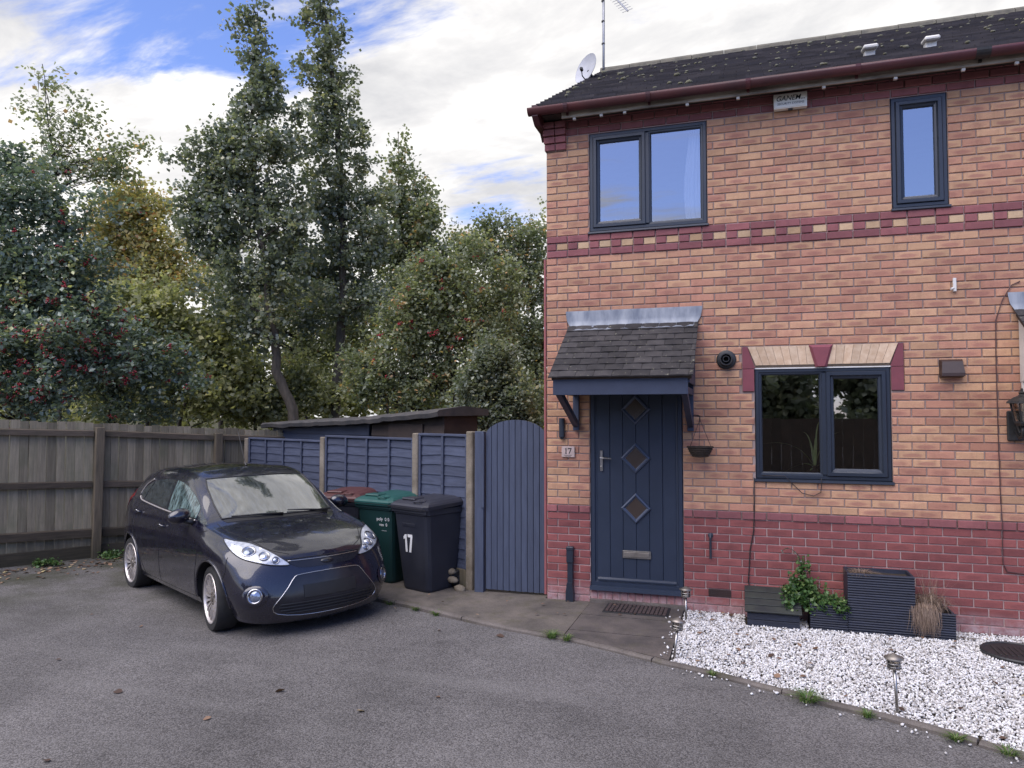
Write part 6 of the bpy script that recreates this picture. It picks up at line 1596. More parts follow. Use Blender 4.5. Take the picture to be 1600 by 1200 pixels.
def crown_points(blobs, n, spread, per=26):
    """twig clusters spread through ellipsoid clumps; returns points and a clump tone"""
    vol = np.array([b[1][0] * b[1][1] * b[1][2] * (b[2] if len(b) > 2 else 1) for b in blobs]) ** 0.85; pr = vol / vol.sum()
    ncl = max(1, n // per); which = RNG.choice(len(blobs), ncl, p=pr); P = []; T = []
    cen = np.array([b[0][:] for b in blobs]); rad = np.array([b[1] for b in blobs])
    u = RNG.normal(size=(ncl, 3)); u /= np.linalg.norm(u, axis=1, keepdims=True); r = RNG.uniform(0, 1, ncl) ** 0.42
    cc = cen[which] + u * r[:, None] * rad[which]
    tone = np.clip(RNG.normal(0.45, 0.20, ncl), 0, 1)
    dirs = RNG.normal(size=(ncl, 3)); dirs[:, 2] -= 0.2; dirs /= np.linalg.norm(dirs, axis=1, keepdims=True)
    t = RNG.normal(0, 1, (ncl, per, 1)); off = RNG.normal(0, 0.42, (ncl, per, 3))
    pts = cc[:, None] + (dirs[:, None] * t + off) * spread
    tt = np.clip(tone[:, None] + RNG.normal(0, 0.22, (ncl, per)), 0, 1)
    return pts.reshape(-1, 3), tt.reshape(-1), cc


def tree(name, label, trunk, blobs, nleaf, size, lm, spread=0.16, bark='bark', r0=0.10, berries=0, group='trees and shrubs beyond the fences', limbs=26, flat=0.35, aspect=0.52, twigs=60, cat='tree', per=26):
    # sprays standing off each clump give the crown an uneven edge
    bl2 = []
    for c_, r_, w_ in blobs:
        bl2.append((c_, tuple(v * 0.84 for v in r_), w_))
        for _ in range(2):
            u = Vector((random.gauss(0, 1), random.gauss(0, 1), random.gauss(0.25, 1))).normalized(); k = random.uniform(.26, .42)
            bl2.append((c_ + Vector((u.x * r_[0], u.y * r_[1], u.z * r_[2])) * random.uniform(.85, 1.12), (r_[0] * k * random.uniform(.7, 1.5), r_[1] * k, r_[2] * k * random.uniform(.7, 1.4)), w_))
    blobs = bl2
    base = Vector(trunk[0]); T = thing(name, label, cat, base, 0, group); inv = Matrix.Translation(-base)
    tr = MB(); pts = [Vector(p) for p in trunk]; n = len(pts)
    # smooth the trunk line with a little wander
    fine = []
    for i in range(n - 1):
        for k in range(4): fine.append(pts[i].lerp(pts[i + 1], k / 4) + Vector((random.uniform(-.03, .03), random.uniform(-.03, .03), 0)) * (i > 0 or k > 0))
    fine.append(pts[-1]); rr = [max(0.008, r0 * (1 - i / (len(fine) - 1)) ** 0.9) for i in range(len(fine))]
    tr.tube(fine, rr, 9)
    P, tone, cc = crown_points(blobs, nleaf, spread, per)
    # limbs from the trunk into the clumps, twigs out to leaf clusters
    for k in range(limbs):
        c = Vector(cc[random.randrange(len(cc))]); j = min(range(len(fine)), key=lambda i: abs(fine[i].z - (c.z - 0.35 * (c - fine[min(i, len(fine) - 1)]).length)) + 0.3 * (fine[i] - c).length)
        j = max(j, 2) if len(fine) > 4 else j
        a = fine[j]; m1 = a.lerp(c, 0.45) + Vector((random.uniform(-.1, .1), random.uniform(-.1, .1), random.uniform(0.02, .16))); ra = min(rr[j] * 0.55, 0.012 + 0.012 * (c - a).length)
        tr.tube([a, a.lerp(m1, .5) + Vector((0, 0, .03)), m1, m1.lerp(c, .6), c], [ra, ra * .85, ra * .6, ra * .4, 0.004], 6)
        for t in range(max(1, twigs // limbs)):
            c2 = Vector(cc[random.randrange(len(cc))])
            if (c2 - m1).length < 1.3: mm = m1.lerp(c2, .5) + Vector((random.uniform(-.05, .05),) * 3); tr.tube([m1, mm, c2], [ra * .4, 0.006, 0.003], 4)
    tr.xf(inv); tr.build('trunk', bark, T, True)
    me = leaves_mesh('crown', P - np.array(base), size, tone, flat, aspect); o = link('crown', me, lm, T); o['kind'] = 'stuff'
    if berries:
        bb = MB(); bm0 = bmesh.new(); bmesh.ops.create_icosphere(bm0, subdivisions=1, radius=1.0); bm0.verts.index_update(); bvs = [v.co.copy() for v in bm0.verts]; bfs = [[v.index for v in f.verts] for f in bm0.faces]; bm0.free()
        for k in range(berries):
            # bunches hang on the side of the crown that faces the light and the court
            cand = [Vector(P[random.randrange(len(P))]) for _ in range(5)]; c = min(cand, key=lambda q: (q - CAM).length); nb2 = random.choice((5, 8, 12))
            for i in range(nb2):
                p = c + Vector((random.gauss(0, .030), random.gauss(0, .030), random.gauss(0, .022))); r = random.uniform(.010, .016); bb.add([v * r + p for v in bvs], bfs)
        bb.xf(inv); o = bb.build('berries', 'berry_red', T, True); o['kind'] = 'stuff'
    return T


def B(px, py, rpx, dep, ry=None, rd=None, w=1.0):
    """a clump: centre seen at px,py, radii from its width and height on the picture, at a real distance"""
    k = dep / 1132.55; rx = rpx * k; rz = (ry if ry else rpx) * k
    return (at(px, py, dep), (rx, rd if rd else rx * 0.75, rz), w)


def gnd(px, dep):
    p = at(px, 650, dep); return Vector((p.x, p.y, -0.3))


# tall alder-like tree, left of the pair
d = 14.0
tree('tall_tree', 'tall dark green tree with pointed top and curved pale trunk', [gnd(468, d), at(458, 640, d), at(432, 580, d), at(425, 500, d), at(412, 400, d), at(398, 300, d), at(392, 200, d), at(394, 100, d), at(398, 10, d)],
     [B(400, 28, 26, d, 30), B(395, 70, 40, d, 34), B(408, 120, 44, d, 34), B(425, 165, 52, d, 40), B(395, 170, 44, d, 34), B(375, 215, 55, d, 38), B(335, 230, 42, d, 40), B(430, 230, 55, d, 40), B(360, 265, 62, d, 42), B(320, 300, 46, d, 48), B(300, 340, 42, d, 36), B(420, 290, 66, d, 44), B(350, 345, 70, d, 50), B(440, 350, 62, d, 46), B(330, 390, 48, d, 40, w=.8), B(395, 420, 70, d, 52), B(450, 440, 55, d, 50), B(350, 455, 55, d, 44, w=.7), B(400, 510, 60, d, 50, w=.7), B(300, 250, 22, d, 20), B(265, 245, 14, d, 10), B(480, 190, 24, d, 22)],
     27000, 0.076, 'leaf_dark', 0.14, 'bark', 0.115, limbs=44, twigs=160, per=40)
d = 15.2
tree('tall_tree', 'tallest dark green tree running out of the top of the picture', [gnd(520, d), at(523, 640, d), at(530, 560, d), at(537, 450, d), at(534, 340, d), at(528, 230, d), at(520, 120, d), at(508, 20, d), at(503, -80, d), at(500, -190, d)],
     [B(520, -200, 50, d, 40), B(560, -150, 50, d, 40), B(500, -130, 52, d, 40), B(540, -85, 56, d, 40), B(610, -130, 56, d, 46), B(640, -190, 56, d, 50), B(585, -210, 60, d, 50), B(498, -60, 42, d, 40), B(505, -20, 36, d, 36), B(498, 30, 40, d, 30), B(515, 70, 38, d, 34), B(500, 110, 46, d, 36), B(530, 140, 40, d, 34), B(510, 175, 48, d, 36), B(545, 215, 44, d, 36), B(500, 235, 50, d, 40), B(560, 245, 32, d, 26), B(530, 285, 62, d, 44), B(560, 330, 60, d, 48), B(505, 335, 55, d, 44), B(585, 385, 52, d, 44), B(530, 400, 66, d, 50), B(480, 420, 40, d, 40), B(570, 460, 60, d, 52), B(520, 500, 60, d, 48, w=.7), B(600, 300, 26, d, 26)],  # unseen crown above the frame, widened to reflect dark in the windscreen
     35000, 0.076, 'leaf_dark', 0.14, 'bark', 0.125, limbs=40, twigs=150, per=40)
d = 17.5
tree('slim_tree', 'slim open topped tree standing right of the tall pair', [gnd(630, d), at(630, 560, d), at(628, 420, d), at(624, 300, d), at(622, 205, d)],
     [B(625, 215, 14, d, 24, w=.5), B(628, 262, 32, d, 26, w=.6), B(645, 300, 40, d, 30, w=.8), B(615, 320, 34, d, 34), B(650, 350, 52, d, 38), B(610, 400, 46, d, 46), B(665, 410, 52, d, 46), B(630, 470, 60, d, 50), B(680, 480, 50, d, 44)],
     17000, 0.085, 'leaf_mid', 0.16, 'bark_dark', 0.09, limbs=30, twigs=110)
# berry-laden cotoneaster overhanging the brown fence
d = 10.6
tree('berry_tree', 'glossy dark green shrub tree with red berries over the left fence', [gnd(40, d + .4), at(35, 600, d + .3), at(20, 480, d + .2), at(10, 380, d), at(0, 300, d)],
     [B(15, 250, 40, d, 34), B(50, 300, 62, d, 44), B(-20, 330, 80, d, 60), B(90, 350, 60, d, 44), B(30, 400, 90, d, 60), B(120, 410, 60, d, 44), B(0, 470, 100, d, 60), B(100, 470, 85, d, 50), B(160, 500, 60, d, 44), B(40, 540, 100, d - .3, 52), B(130, 560, 80, d - .2, 44), B(0, 600, 90, d - .4, 46), B(80, 615, 60, d - .45, 34), B(190, 570, 50, d, 34), B(82, 650, 16, d - .6, 16), B(95, 255, 18, d, 14), B(130, 310, 40, d, 28, w=.7), B(180, 330, 30, d, 22, w=.5)],
     33000, 0.080, 'leaf_berry', 0.13, 'bark_dark', 0.09, berries=230, limbs=40, flat=0.5, aspect=0.34, twigs=130)
d = 15.5
tree('sparse_tree', 'sparse thin leaved sapling against the sky at far left', [gnd(95, d), at(92, 500, d), at(88, 330, d), at(80, 220, d), at(66, 100, d)],
     [B(62, 105, 12, d, 18, w=.35), B(75, 135, 32, d, 20, w=.3), B(60, 175, 36, d, 24, w=.3), B(125, 165, 26, d, 30, w=.4), B(140, 200, 30, d, 24, w=.5), B(100, 225, 50, d, 24, w=.6), B(185, 235, 40, d, 24, w=.5), B(215, 230, 20, d, 16, w=.5), B(20, 165, 28, d, 10, w=.3), B(160, 265, 50, d, 22), B(80, 270, 50, d, 26)],
     3000, 0.080, 'leaf_mid', 0.19, 'bark_dark', 0.05, limbs=34, twigs=110, per=12)
d = 16.5
tree('autumn_tree', 'tree turning orange and yellow behind the berry shrub', [gnd(235, d), at(235, 560, d), at(232, 440, d), at(225, 330, d), at(215, 270, d)],
     [B(200, 310, 52, d, 34), B(250, 320, 30, d, 24), B(170, 360, 60, d, 40), B(230, 370, 58, d, 44), B(270, 390, 40, d, 36), B(150, 420, 60, d, 44), B(225, 430, 66, d, 44), B(285, 440, 46, d, 40)],
     17000, 0.085, 'leaf_orange', 0.17, 'bark_dark', 0.10, limbs=30, twigs=100)
d = 14.2
tree('yellow_shrub', 'yellow green shrub thicket low behind the brown fence', [gnd(230, d), at(232, 600, d), at(240, 520, d)],
     [B(180, 480, 60, d, 40), B(250, 490, 66, d, 44), B(320, 520, 60, d, 46), B(210, 550, 66, d, 44), B(290, 575, 70, d, 44), B(360, 570, 50, d, 46), B(230, 610, 70, d, 40), B(330, 625, 70, d, 36), B(160, 610, 60, d, 40)],
     21000, 0.09, 'leaf_yellow', 0.17, 'bark_dark', 0.05, limbs=34, twigs=120)
d = 12.2
tree('dark_shrub', 'bushy dark shrub behind the brown fence corner', [gnd(170, d), at(172, 620, d), at(185, 560, d)],
     [B(150, 520, 55, d, 36), B(200, 545, 60, d, 36), B(160, 590, 60, d, 36), B(230, 590, 55, d, 36), B(270, 560, 40, d, 26), B(200, 640, 70, d, 24, w=.5), B(300, 600, 40, d, 30, w=.6)],
     9500, 0.08, 'leaf_berry', 0.15, 'bark_dark', 0.05, berries=14, limbs=26, flat=.5, aspect=.36, twigs=80)
d = 15.0
tree('yellow_shrub', 'yellow green undergrowth between the two tall trunks', [gnd(400, d), at(400, 610, d), at(395, 540, d)],
     [B(380, 590, 50, d, 44), B(430, 620, 50, d, 36), B(470, 590, 44, d, 44), B(400, 640, 60, d, 26), B(500, 625, 44, d, 34)],
     8500, 0.085, 'leaf_yellow', 0.16, 'bark_dark', 0.05, limbs=24, twigs=70)
d = 16.0
tree('mid_tree', 'mid green tree filling the gap between trunks', [gnd(480, d + 2), at(478, 560, d + 2), at(470, 460, d + 2), at(470, 380, d + 2)],
     [B(460, 400, 50, d + 2, 44), B(500, 450, 60, d + 2, 50), B(440, 480, 60, d + 2, 50), B(560, 520, 60, d + 2, 50), B(490, 540, 70, d + 2, 46), B(340, 430, 50, d + 2, 50), B(380, 500, 60, d + 2, 46)],
     15000, 0.09, 'leaf_mid', 0.18, 'bark_dark', 0.08, limbs=26, twigs=80)
d = 13.6
tree('berry_tree', 'large green shrub tree with scattered red berries behind the sheds', [gnd(720, d), at(715, 620, d), at(700, 560, d), at(690, 500, d), at(700, 440, d)],
     [B(675, 415, 34, d, 26), B(742, 388, 36, d, 22), B(790, 425, 44, d, 20), B(705, 440, 40, d, 30), B(655, 440, 52, d, 44), B(720, 450, 62, d, 44), B(785, 480, 44, d, 40), B(640, 500, 60, d, 48), B(700, 510, 66, d, 48), B(760, 530, 60, d, 46), B(620, 560, 60, d, 46), B(690, 570, 66, d, 46), B(640, 615, 70, d, 34), B(570, 590, 50, d, 46), B(800, 455, 40, d, 12, w=.5)],
     30000, 0.076, 'leaf_mid', 0.15, 'bark_dark', 0.085, berries=50, limbs=40, flat=.45, aspect=.36, twigs=130)
d = 18.5
tree('pale_tree', 'pale open tree seen beside the house corner', [gnd(835, d), at(838, 600, d), at(832, 480, d), at(820, 400, d), at(812, 345, d)],
     [B(790, 350, 34, d, 20, w=.6), B(830, 370, 40, d, 26), B(800, 395, 40, d, 26), B(850, 420, 40, d, 40), B(765, 360, 30, d, 24, w=.6), B(850, 350, 24, d, 20, w=.7), B(845, 480, 34, d, 36, w=.6), B(835, 560, 40, d, 50, w=.8), B(830, 640, 50, d, 40), B(750, 345, 22, d, 14, w=.5), B(880, 500, 40, d, 70), B(745, 395, 50, d, 34), B(800, 440, 60, d, 44), B(715, 370, 34, d, 26), B(850, 530, 50, d, 50), B(790, 520, 50, d, 44)],
     24000, 0.078, 'leaf_mid', 0.18, 'bark_dark', 0.06, limbs=44, twigs=110)
d = 12.2
tree('evergreen_bush', 'dense dark evergreen bush right behind the gate', [gnd(780, d), at(780, 640, d), at(776, 600, d)],
     [B(770, 560, 44, d, 34), B(740, 600, 44, d, 34), B(790, 605, 48, d, 36), B(760, 645, 60, d, 30), B(815, 650, 34, d, 30)],
     15000, 0.072, 'leaf_dark', 0.12, 'bark_dark', 0.05, limbs=24, twigs=60, flat=.5, aspect=.34)
for (px, py0, py1, dd, r_, lb) in ((285, 660, 470, 15.8, .05, 'thin dark trunk rising behind the fence post'), (352, 660, 500, 17.5, .06, 'slender bare trunk left of the tall pair'), (600, 650, 500, 16.5, .05, 'slender bare trunk right of the tall pair'), (660, 640, 430, 17, .05, 'slender bare trunk behind the brown shed')):
    base = gnd(px, dd); T = thing('bare_trunk', lb, 'tree', base, 0, 'trees and shrubs beyond the fences'); q = MB()
    pts_ = [base] + [at(px + random.uniform(-8, 8), py0 + (py1 - py0) * k / 6, dd) for k in range(7)]; q.tube(pts_, [r_ * (1 - .11 * k) for k in range(8)], 8)
    for k in range(6):
        a = pts_[random.randrange(2, 7)]; e = a + Vector((random.uniform(-.9, .9), random.uniform(-.5, .5), random.uniform(.2, .9))); q.tube([a, a.lerp(e, .5) + Vector((0, 0, .1)), e], [.018, .012, .004], 5)
    q.xf(Matrix.Translation(-base)); q.build('trunk', 'bark_dark', T, True)

# the wood that goes on behind: one mass
bl = []
for k in range(46):
    px = -250 + k * 29 + random.uniform(-20, 20); py = random.uniform(420, 640); dd = random.uniform(22, 30)
    if px > 780: py = random.uniform(560, 650)
    bl.append(B(px, py, random.uniform(50, 80), dd, random.uniform(34, 56)))
for k in range(34):
    px = -200 + k * 34; dd = random.uniform(19, 23); bl.append(B(px, random.uniform(612, 648), random.uniform(40, 60), dd, random.uniform(26, 40), None, 2.2))
for k in range(16): bl.append(B(-1250 + k * 62, random.uniform(380, 620), random.uniform(70, 110), random.uniform(19, 25), random.uniform(50, 80)))
P_, T_, _ = crown_points(bl, 96000, 0.26); o = link('woodland', leaves_mesh('woodland', P_, 0.15, T_), 'leaf_yellow'); tag(o, 'hazy green and yellow woodland behind the nearer trees', 'woodland', None, 'stuff')

# what stands behind the photographer (it shows only in the windows and the car's paint)
BF = thing('back_fence', 'brown board fence across the court reflected in the window', 'fence', (1.0, -17.5, 0))
for k in range(60):
    x = -9 + k * 0.30; MB().box(x, x + 0.295, random.uniform(0, .01), 0.02, -0.02, 1.75 + random.uniform(-.02, .02)).build('board', 'shed_brown', BF)
for i, (x, y, h) in enumerate(((-8.5, -21.0, 5.6), (-4.6, -20.2, 5.0), (-0.8, -20.8, 6.0), (3.0, -20.0, 5.2), (6.8, -21.0, 5.8), (10.5, -20.5, 5.2))):
    b0 = Vector((x, y, -0.2))
    tree('court_tree', ['leftmost', 'second', 'third', 'fourth', 'fifth', 'rightmost'][i] + ' of the trees across the court, seen only mirrored in glass', [b0, b0 + Vector((0.1, 0, h * .4)), b0 + Vector((0, .1, h * .8))],
         [(b0 + Vector((random.uniform(-1, 1), random.uniform(-.6, .6), h * f)), (1.5 * s_, 1.2 * s_, 0.9), 1) for f, s_ in ((.38, 1.1), (.5, 1.3), (.62, 1.3), (.74, 1.1), (.86, .8), (.92, .5))], 13000, 0.26, 'leaf_dark', 0.30, 'bark_dark', 0.14, limbs=14, twigs=20, group='trees across the court')
# ------------------------------------------------------------------ white gravel
def _pebble(g):
    a = g.n('ShaderNodeAttribute', attribute_name='tone').outputs['Fac']; p = wpos(g)
    c = g.ramp(a, [(0.0, (0.14, 0.13, 0.12)), (0.08, (0.30, 0.28, 0.265)), (0.25, (0.48, 0.46, 0.445)), (0.65, (0.64, 0.63, 0.62)), (1.0, (0.78, 0.78, 0.78))])
    n = g.noise(p, 120, 3, 0.6); c = g.mix(g.rng(n, 0.5, 0.75, 0, 0.35), c, (0.42, 0.36, 0.30))
    return pbsdf(g, c, 0.62, 0, 0.4, n, 0.2, 0.002)


mat('pebble', _pebble)
GX0, GX1 = 1.385, 6.6
gb = MB(); pl = [(GX0, -0.01)] + [(GX0, kerb_y(GX0) + .02)] + [(k[0], k[1] + .02) for k in KERB if GX0 < k[0] < GX1] + [(GX1, kerb_y(GX1) + .02), (GX1, -0.01)]
gb.add([(x, y, -0.008) for x, y in pl], [tuple(range(len(pl)))]); tag(gb.build('gravel_bed', 'soil'), 'bed of the white gravel', kind='structure')
bm0 = bmesh.new(); bmesh.ops.create_icosphere(bm0, subdivisions=2, radius=1.0); bm0.verts.index_update()
IV = np.array([v.co[:] for v in bm0.verts]); IF = np.array([[v.index for v in f.verts] for f in bm0.faces]); bm0.free()
bm0 = bmesh.new(); bmesh.ops.create_icosphere(bm0, subdivisions=1, radius=1.0); bm0.verts.index_update()
IV1 = np.array([v.co[:] for v in bm0.verts]); IF1 = np.array([[v.index for v in f.verts] for f in bm0.faces]); bm0.free()
AV = [(2.95 - .48, 2.95 + .68, -0.31, 0.0), (1.93, 2.40, -0.36, 0.0)]
def scatter(n, zlo, zhi):
    x = RNG.uniform(GX0, 5.2, n); y = RNG.uniform(-3.2, -0.02, n); ky = np.interp(x, [k[0] for k in KERB], [k[1] for k in KERB]); ok = y > ky + 0.045
    for a in AV: ok &= ~((x > a[0]) & (x < a[1]) & (y > a[2]) & (y < a[3]))
    ok &= (x - 3.985) ** 2 + (y + 0.57) ** 2 > 0.262 ** 2
    x, y = x[ok], y[ok]; return np.stack([x, y, RNG.uniform(zlo, zhi, len(x))], 1)
def pebbles(C, IV_, IF_, smin, smax, name):
    n = len(C); s = RNG.uniform(smin, smax, (n, 1)); ax = np.stack([RNG.uniform(.85, 1.35, n), RNG.uniform(.7, 1.05, n), RNG.uniform(.48, .8, n)], 1) * s
    q = RNG.normal(size=(n, 4)); q[:, 1:3] *= 0.45; q /= np.linalg.norm(q, axis=1, keepdims=True); w, x, y, z = q.T
    Rm = np.stack([1 - 2 * (y * y + z * z), 2 * (x * y - z * w), 2 * (x * z + y * w), 2 * (x * y + z * w), 1 - 2 * (x * x + z * z), 2 * (y * z - x * w), 2 * (x * z - y * w), 2 * (y * z + x * w), 1 - 2 * (x * x + y * y)], 1).reshape(n, 3, 3)
    V = IV_[None] * (1 + RNG.normal(0, .10, (n, len(IV_), 1))) * ax[:, None]; V = np.einsum('nij,nkj->nki', Rm, V) + C[:, None]
    m = len(IV_); F = (IF_[None] + (np.arange(n) * m)[:, None, None]).reshape(-1, 3); nf = len(F)
    me = bpy.data.meshes.new(name); me.vertices.add(n * m); me.vertices.foreach_set('co', V.reshape(-1).astype(np.float32)); me.loops.add(nf * 3); me.loops.foreach_set('vertex_index', F.reshape(-1).astype(np.int32)); me.polygons.add(nf); me.polygons.foreach_set('loop_start', (np.arange(nf) * 3).astype(np.int32)); me.update(calc_edges=True)
    me.polygons.foreach_set('use_smooth', [True] * nf)
    a = me.attributes.new('tone', 'FLOAT', 'FACE'); a.data.foreach_set('value', np.repeat(RNG.uniform(0, 1, n), len(IF_)).astype(np.float32)); return me
C_ = np.concatenate([scatter(34000, -0.004, 0.010)]); C2 = scatter(36000, 0.002, 0.016)
o = link('white_gravel', pebbles(C_, IV1, IF1, 0.0075, 0.0130, 'white_gravel'), 'pebble'); tag(o, 'white gravel under the ground floor window', 'gravel', None, 'stuff')
stray = np.array([(x_, kerb_y(x_) - .035 - abs(random.gauss(0, .10)), .000) for x_ in [random.uniform(1.4, 4.6) for _ in range(70)]] + [(1.365 - abs(random.gauss(0, .06)), random.uniform(-1.5, -.1), .030) for _ in range(26)])
near = np.concatenate([C2, stray])
o2 = link('white_gravel', pebbles(near, IV1, IF1, 0.006, 0.0125, 'white_gravel'), 'pebble'); tag(o2, 'top layer of loose white pebbles in the gravel', 'gravel', None, 'stuff')

# ------------------------------------------------------------------ fallen leaves
def flat_leaves(name, C, size, label, lm='litter_leaf'):
    n = len(C); a = RNG.uniform(0, 6.283, n); s = size * RNG.uniform(.6, 1.35, n); d = np.stack([np.cos(a), np.sin(a), RNG.normal(0, .16, n)], 1); sd = np.stack([-np.sin(a), np.cos(a), RNG.normal(0, .2, n)], 1)
    outl = [(-.5, 0, 0), (-.25, .30, .06), (.05, .36, .10), (.30, .20, .05), (.52, 0, .02), (.30, -.20, .07), (.05, -.36, .12), (-.25, -.30, .08)]; m = 9
    V = np.empty((n, m, 3)); V[:, 8] = C + np.array([0, 0, .004])
    for k, (u, v, h) in enumerate(outl): V[:, k] = C + d * (u * s)[:, None] + sd * (v * s)[:, None] + np.stack([np.zeros(n), np.zeros(n), h * s + .004], 1)
    fs = [(k, (k + 1) % 8, 8) for k in range(8)]; F = (np.array(fs)[None] + (np.arange(n) * m)[:, None, None]).reshape(-1, 3)
    me = bpy.data.meshes.new(name); me.from_pydata(V.reshape(-1, 3).tolist(), [], F.tolist()); at_ = me.attributes.new('tone', 'FLOAT', 'FACE'); at_.data.foreach_set('value', np.repeat(RNG.uniform(0, 1, n) ** 1.2, 8).astype(np.float32))
    o = link(name, me, lm, None, True); return tag(o, label, 'leaves', None, 'stuff')
pts_ = []
for k in range(620):  # drifts along the brown fence
    s = random.uniform(-6.5, 0.2); dd = abs(random.gauss(0, .42)) + .13; p = B0 + BD * s + BN * dd; pts_.append((p.x, p.y, zt(p.x) + .003))
for k in range(24): x, y = random.uniform(-7, 1.2), random.uniform(-4.6, 1.0); pts_.append((x, y, zt(x) + .003))
pts_ = [p for p in pts_ if not (-4.9 < p[0] < -1.7 and abs((p[1] + .55) + .56 * (p[0] + 3.3)) < .9)]
flat_leaves('fallen_leaves', np.array(pts_), 0.055, 'brown fallen leaves drifted along the fence foot')
pts_ = []
while len(pts_) < 85:
    x, y = random.uniform(1.45, 4.4), random.uniform(-2.5, -.05)
    if y > kerb_y(x) + .06 and not any(a[0] < x < a[1] and a[2] < y for a in AV) and random.random() < (0.9 if y > -.8 else .35): pts_.append((x, y, .022))
flat_leaves('fallen_leaves', np.array(pts_), 0.045, 'reddish dead leaves scattered on the white gravel')
pts_ = [(random.uniform(-1.5, 1.3), random.uniform(-1.0, -.05)) for k in range(16)]
flat_leaves('fallen_leaves', np.array([(x, y, .03 if y > kerb_y(x) + .05 else 0) for x, y in pts_]), 0.04, 'few leaves lying on the concrete before the door')

# ------------------------------------------------------------------ plants
def tuft(name, label, loc, n, h, spread, lm, w=.0035, cat='grass', droop=.5, group=None):
    V, F, T_ = [], [], []
    for k in range(n):
        a = random.uniform(0, 6.283); r = random.random() ** .6 * spread * .35; b0 = Vector((math.cos(a) * r, math.sin(a) * r, 0)); a2 = a + random.uniform(-.8, .8); hh = h * random.uniform(.5, 1.1); out = spread * random.uniform(.2, 1.0); sd = Vector((-math.sin(a2), math.cos(a2), 0)) * w; i0 = len(V)
        for j in range(5):
            t = j / 4; p = b0 + Vector((math.cos(a2), math.sin(a2), 0)) * out * t * t + Vector((0, 0, hh * (t - droop * t * t * t))); ww = (1 - t) ** .7; V += [p - sd * ww, p + sd * ww]
        F += [(i0 + 2 * j, i0 + 2 * j + 1, i0 + 2 * j + 3, i0 + 2 * j + 2) for j in range(4)]; T_ += [random.random()] * 4
    me = bpy.data.meshes.new(name); me.from_pydata([v[:] for v in V], [], F); at_ = me.attributes.new('tone', 'FLOAT', 'FACE'); at_.data.foreach_set('value', T_)
    o = link(name, me, lm); o.location = loc; return tag(o, label, cat, group)
GG = 'weeds along the kerb'
tuft('grass_tuft', 'grass tuft at the kerb below the gap between the path slabs', (0.36, -1.215, 0), 90, .10, .11, 'grass_blade', group=GG)
tuft('grass_tuft', 'small weed just right of the slab joint at the kerb', (0.50, -1.25, 0), 60, .09, .08, 'grass_blade', group=GG)
tuft('grass_tuft', 'bright grass tuft at the kerb left of the lone lamp', (2.32, -2.02, 0.0), 130, .10, .15, 'grass_blade', group=GG)
tuft('grass_tuft', 'clover weed at the kerb nearest below the lone lamp', (2.66, -2.18, 0.0), 60, .07, .08, 'grass_blade', group=GG)
tuft('grass_tuft', 'weed clump at the kerb by the right lower edge', (3.10, -2.385, 0.0), 70, .06, .09, 'grass_blade', group=GG)
tuft('grass_tuft', 'straggly weed at the right end of the kerb in view', (3.33, -2.49, 0.0), 60, .06, .10, 'grass_blade', group=GG)
tuft('grass_tuft', 'little weed at the kerb in front of the path corner', (1.70, -1.73, 0.0), 45, .06, .06, 'grass_blade', group=GG)
for i, (x, y, lb) in enumerate(((-1.50, -.56, 'green weed at the kerb end by the car bumper'), (-1.15, -.68, 'weed at the kerb in front of the black bin'), (-0.88, -.80, 'low weed at the kerb below the gate post'))): tuft('grass_tuft', lb, (x, y, zt(x)), 55, .075, .10, 'grass_blade', group=GG)
def leafy(name, label, base, pts, n, size, lm, spread, cat='plant', group=None, stems=10, flat=.5, aspect=.45):
    T = thing(name, label, cat, base, 0, group); bl = [(Vector(p), r, 1) for p, r in pts]; P, tn, cc = crown_points(bl, n, spread, 10); q = MB()
    for k in range(stems): c = Vector(cc[random.randrange(len(cc))]); q.tube([Vector((random.uniform(-.03, .03), random.uniform(-.03, .03), 0)), c * .5 + Vector((0, 0, .02)), c], [.004, .003, .0015], 5)
    q.build('stem', 'bark_dark', T); o = link('foliage', leaves_mesh('foliage', P, size, tn, flat, aspect), lm, T); o['kind'] = 'stuff'; return T
tp = leafy('trailing_plant', 'leafy green climber spilling over the low end of the planter', (2.54, -0.17, 0.20), [((-.10, 0, .10), (.15, .10, .10)), ((-.12, 0, .20), (.10, .08, .10)), ((-.05, -.02, .04), (.18, .11, .07)), ((-.20, -.02, .10), (.09, .09, .09)), ((.10, -.06, .06), (.13, .10, .07)), ((-.10, .04, .30), (.05, .05, .08)), ((.19, -.14, .02), (.06, .04, .06)), ((-.22, -.1, 0.0), (.08, .07, .06)), ((.0, -.12, -.01), (.12, .04, .04))], 2300, .033, 'leaf_plant', .034, stems=36, flat=.4, aspect=.46)
q = MB(); tend = [(-.12, .05, .22), (-.11, .08, .34), (-.14, .10, .41), (-.19, .11, .455), (-.24, .11, .46), (-.28, .10, .43)]; q.tube(tend, [.005, .004, .004, .003, .003, .002], 5); q.build('tendril', 'bark_dark', tp)
C_t = np.array([Vector(tend[k]).lerp(Vector(tend[k + 1]), random.random()) + Vector((random.gauss(0, .012), random.gauss(0, .012), random.gauss(0, .012))) for k in range(5) for _ in range(12 if k < 2 else 6)])
link('tendril_leaves', leaves_mesh('tendril_leaves', C_t, .022, RNG.uniform(0, 1, len(C_t)), .4, .4), 'leaf_dark', tp)
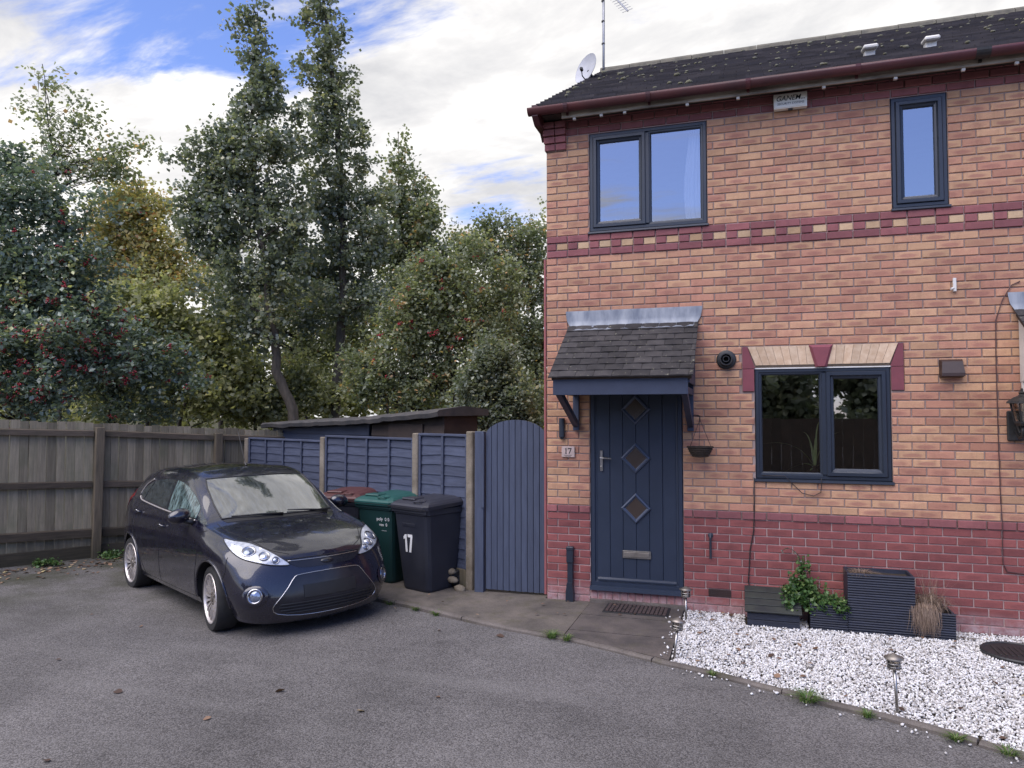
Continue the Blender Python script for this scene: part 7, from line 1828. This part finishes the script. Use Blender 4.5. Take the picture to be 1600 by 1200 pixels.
def dry_clump(name, label, loc):
    """mound of dead blades, upright stalks and a curtain hanging over the box front"""
    V, F, T_ = [], [], []
    def blade(pts, w):
        i0 = len(V); t = random.random(); d = Vector(pts[-1]) - Vector(pts[0]); sd = Vector((d.y, -d.x, 0)); sd = (sd.normalized() if sd.length > 1e-4 else Vector((1, 0, 0))) * w; sd = (sd + Vector((random.uniform(-w, w), 0, 0)))
        for k, p in enumerate(pts): f = 1 - .75 * k / (len(pts) - 1); V.extend([Vector(p) - sd * f, Vector(p) + sd * f])
        for k in range(len(pts) - 1): F.append((i0 + 2 * k, i0 + 2 * k + 1, i0 + 2 * k + 3, i0 + 2 * k + 2)); T_.append(t)
    for k in range(620):
        a = random.uniform(0, 6.283); r = random.random() ** .5; b0 = Vector((random.uniform(-.10, .10), random.uniform(-.07, .07), 0)); o = Vector((math.cos(a) * random.uniform(.06, .19), math.sin(a) * random.uniform(.03, .12), 0)); h = random.uniform(.06, .15)
        blade([b0, b0 + o * .4 + Vector((0, 0, h)), b0 + o * .8 + Vector((0, 0, h * .9)), b0 + o * 1.1 + Vector((0, 0, h * random.uniform(.0, .7)))], .0016)
    for k in range(70):
        a = random.uniform(0, 6.283); b0 = Vector((random.uniform(-.07, .07), random.uniform(-.04, .04), .03)); o = Vector((random.gauss(.03, .09), random.gauss(0, .05), random.uniform(.18, .36)))
        blade([b0, b0 + o * .5 + Vector((0, 0, .03)), b0 + o], .0013)
    for k in range(420):
        x = random.gauss(-.05, .045); y = -.135 - random.random() * .03; z0 = .02 + random.uniform(0, .05); L_ = random.uniform(.10, .225)
        blade([(x * .9, y + .07, z0 + .02), (x, y, z0), (x + random.uniform(-.015, .015), y - .012, z0 - L_ * .5), (x + random.uniform(-.03, .03), y - random.uniform(0, .02), z0 - L_)], .0016)
    me = bpy.data.meshes.new(name); me.from_pydata([v[:] for v in V], [], F); at_ = me.attributes.new('tone', 'FLOAT', 'FACE'); at_.data.foreach_set('value', T_); o = link(name, me, 'dry_grass'); o.location = loc; return tag(o, label, 'grass')
dry_clump('dry_grass', 'straw coloured dead ornamental grass spilling from the low right planter step', (3.44, -0.17, 0.205))
tuft('dry_grass', 'wilted brown straw lying across the top of the tall planter', (2.92, -0.13, 0.49), 170, .06, .22, 'dry_grass', .002, 'grass', .9)
for i, (s, dd, lb) in enumerate(((-3.5, .30, 'green weeds at the fence foot at far left'), (-2.75, .22, 'green weed left of the nearest fence post'), (-2.0, .20, 'green weed right of the nearest fence post'), (-1.75, .2, 'small weed at the fence foot behind the car'))):
    p = B0 + BD * s + BN * dd; leafy('weed', lb, (p.x, p.y, zt(p.x)), [((0, 0, .05), (.14, .10, .05)), ((.1, .05, .04), (.1, .08, .04))], 240, .035, 'leaf_plant', .03, 'weed', 'weeds at the fence foot', 8)
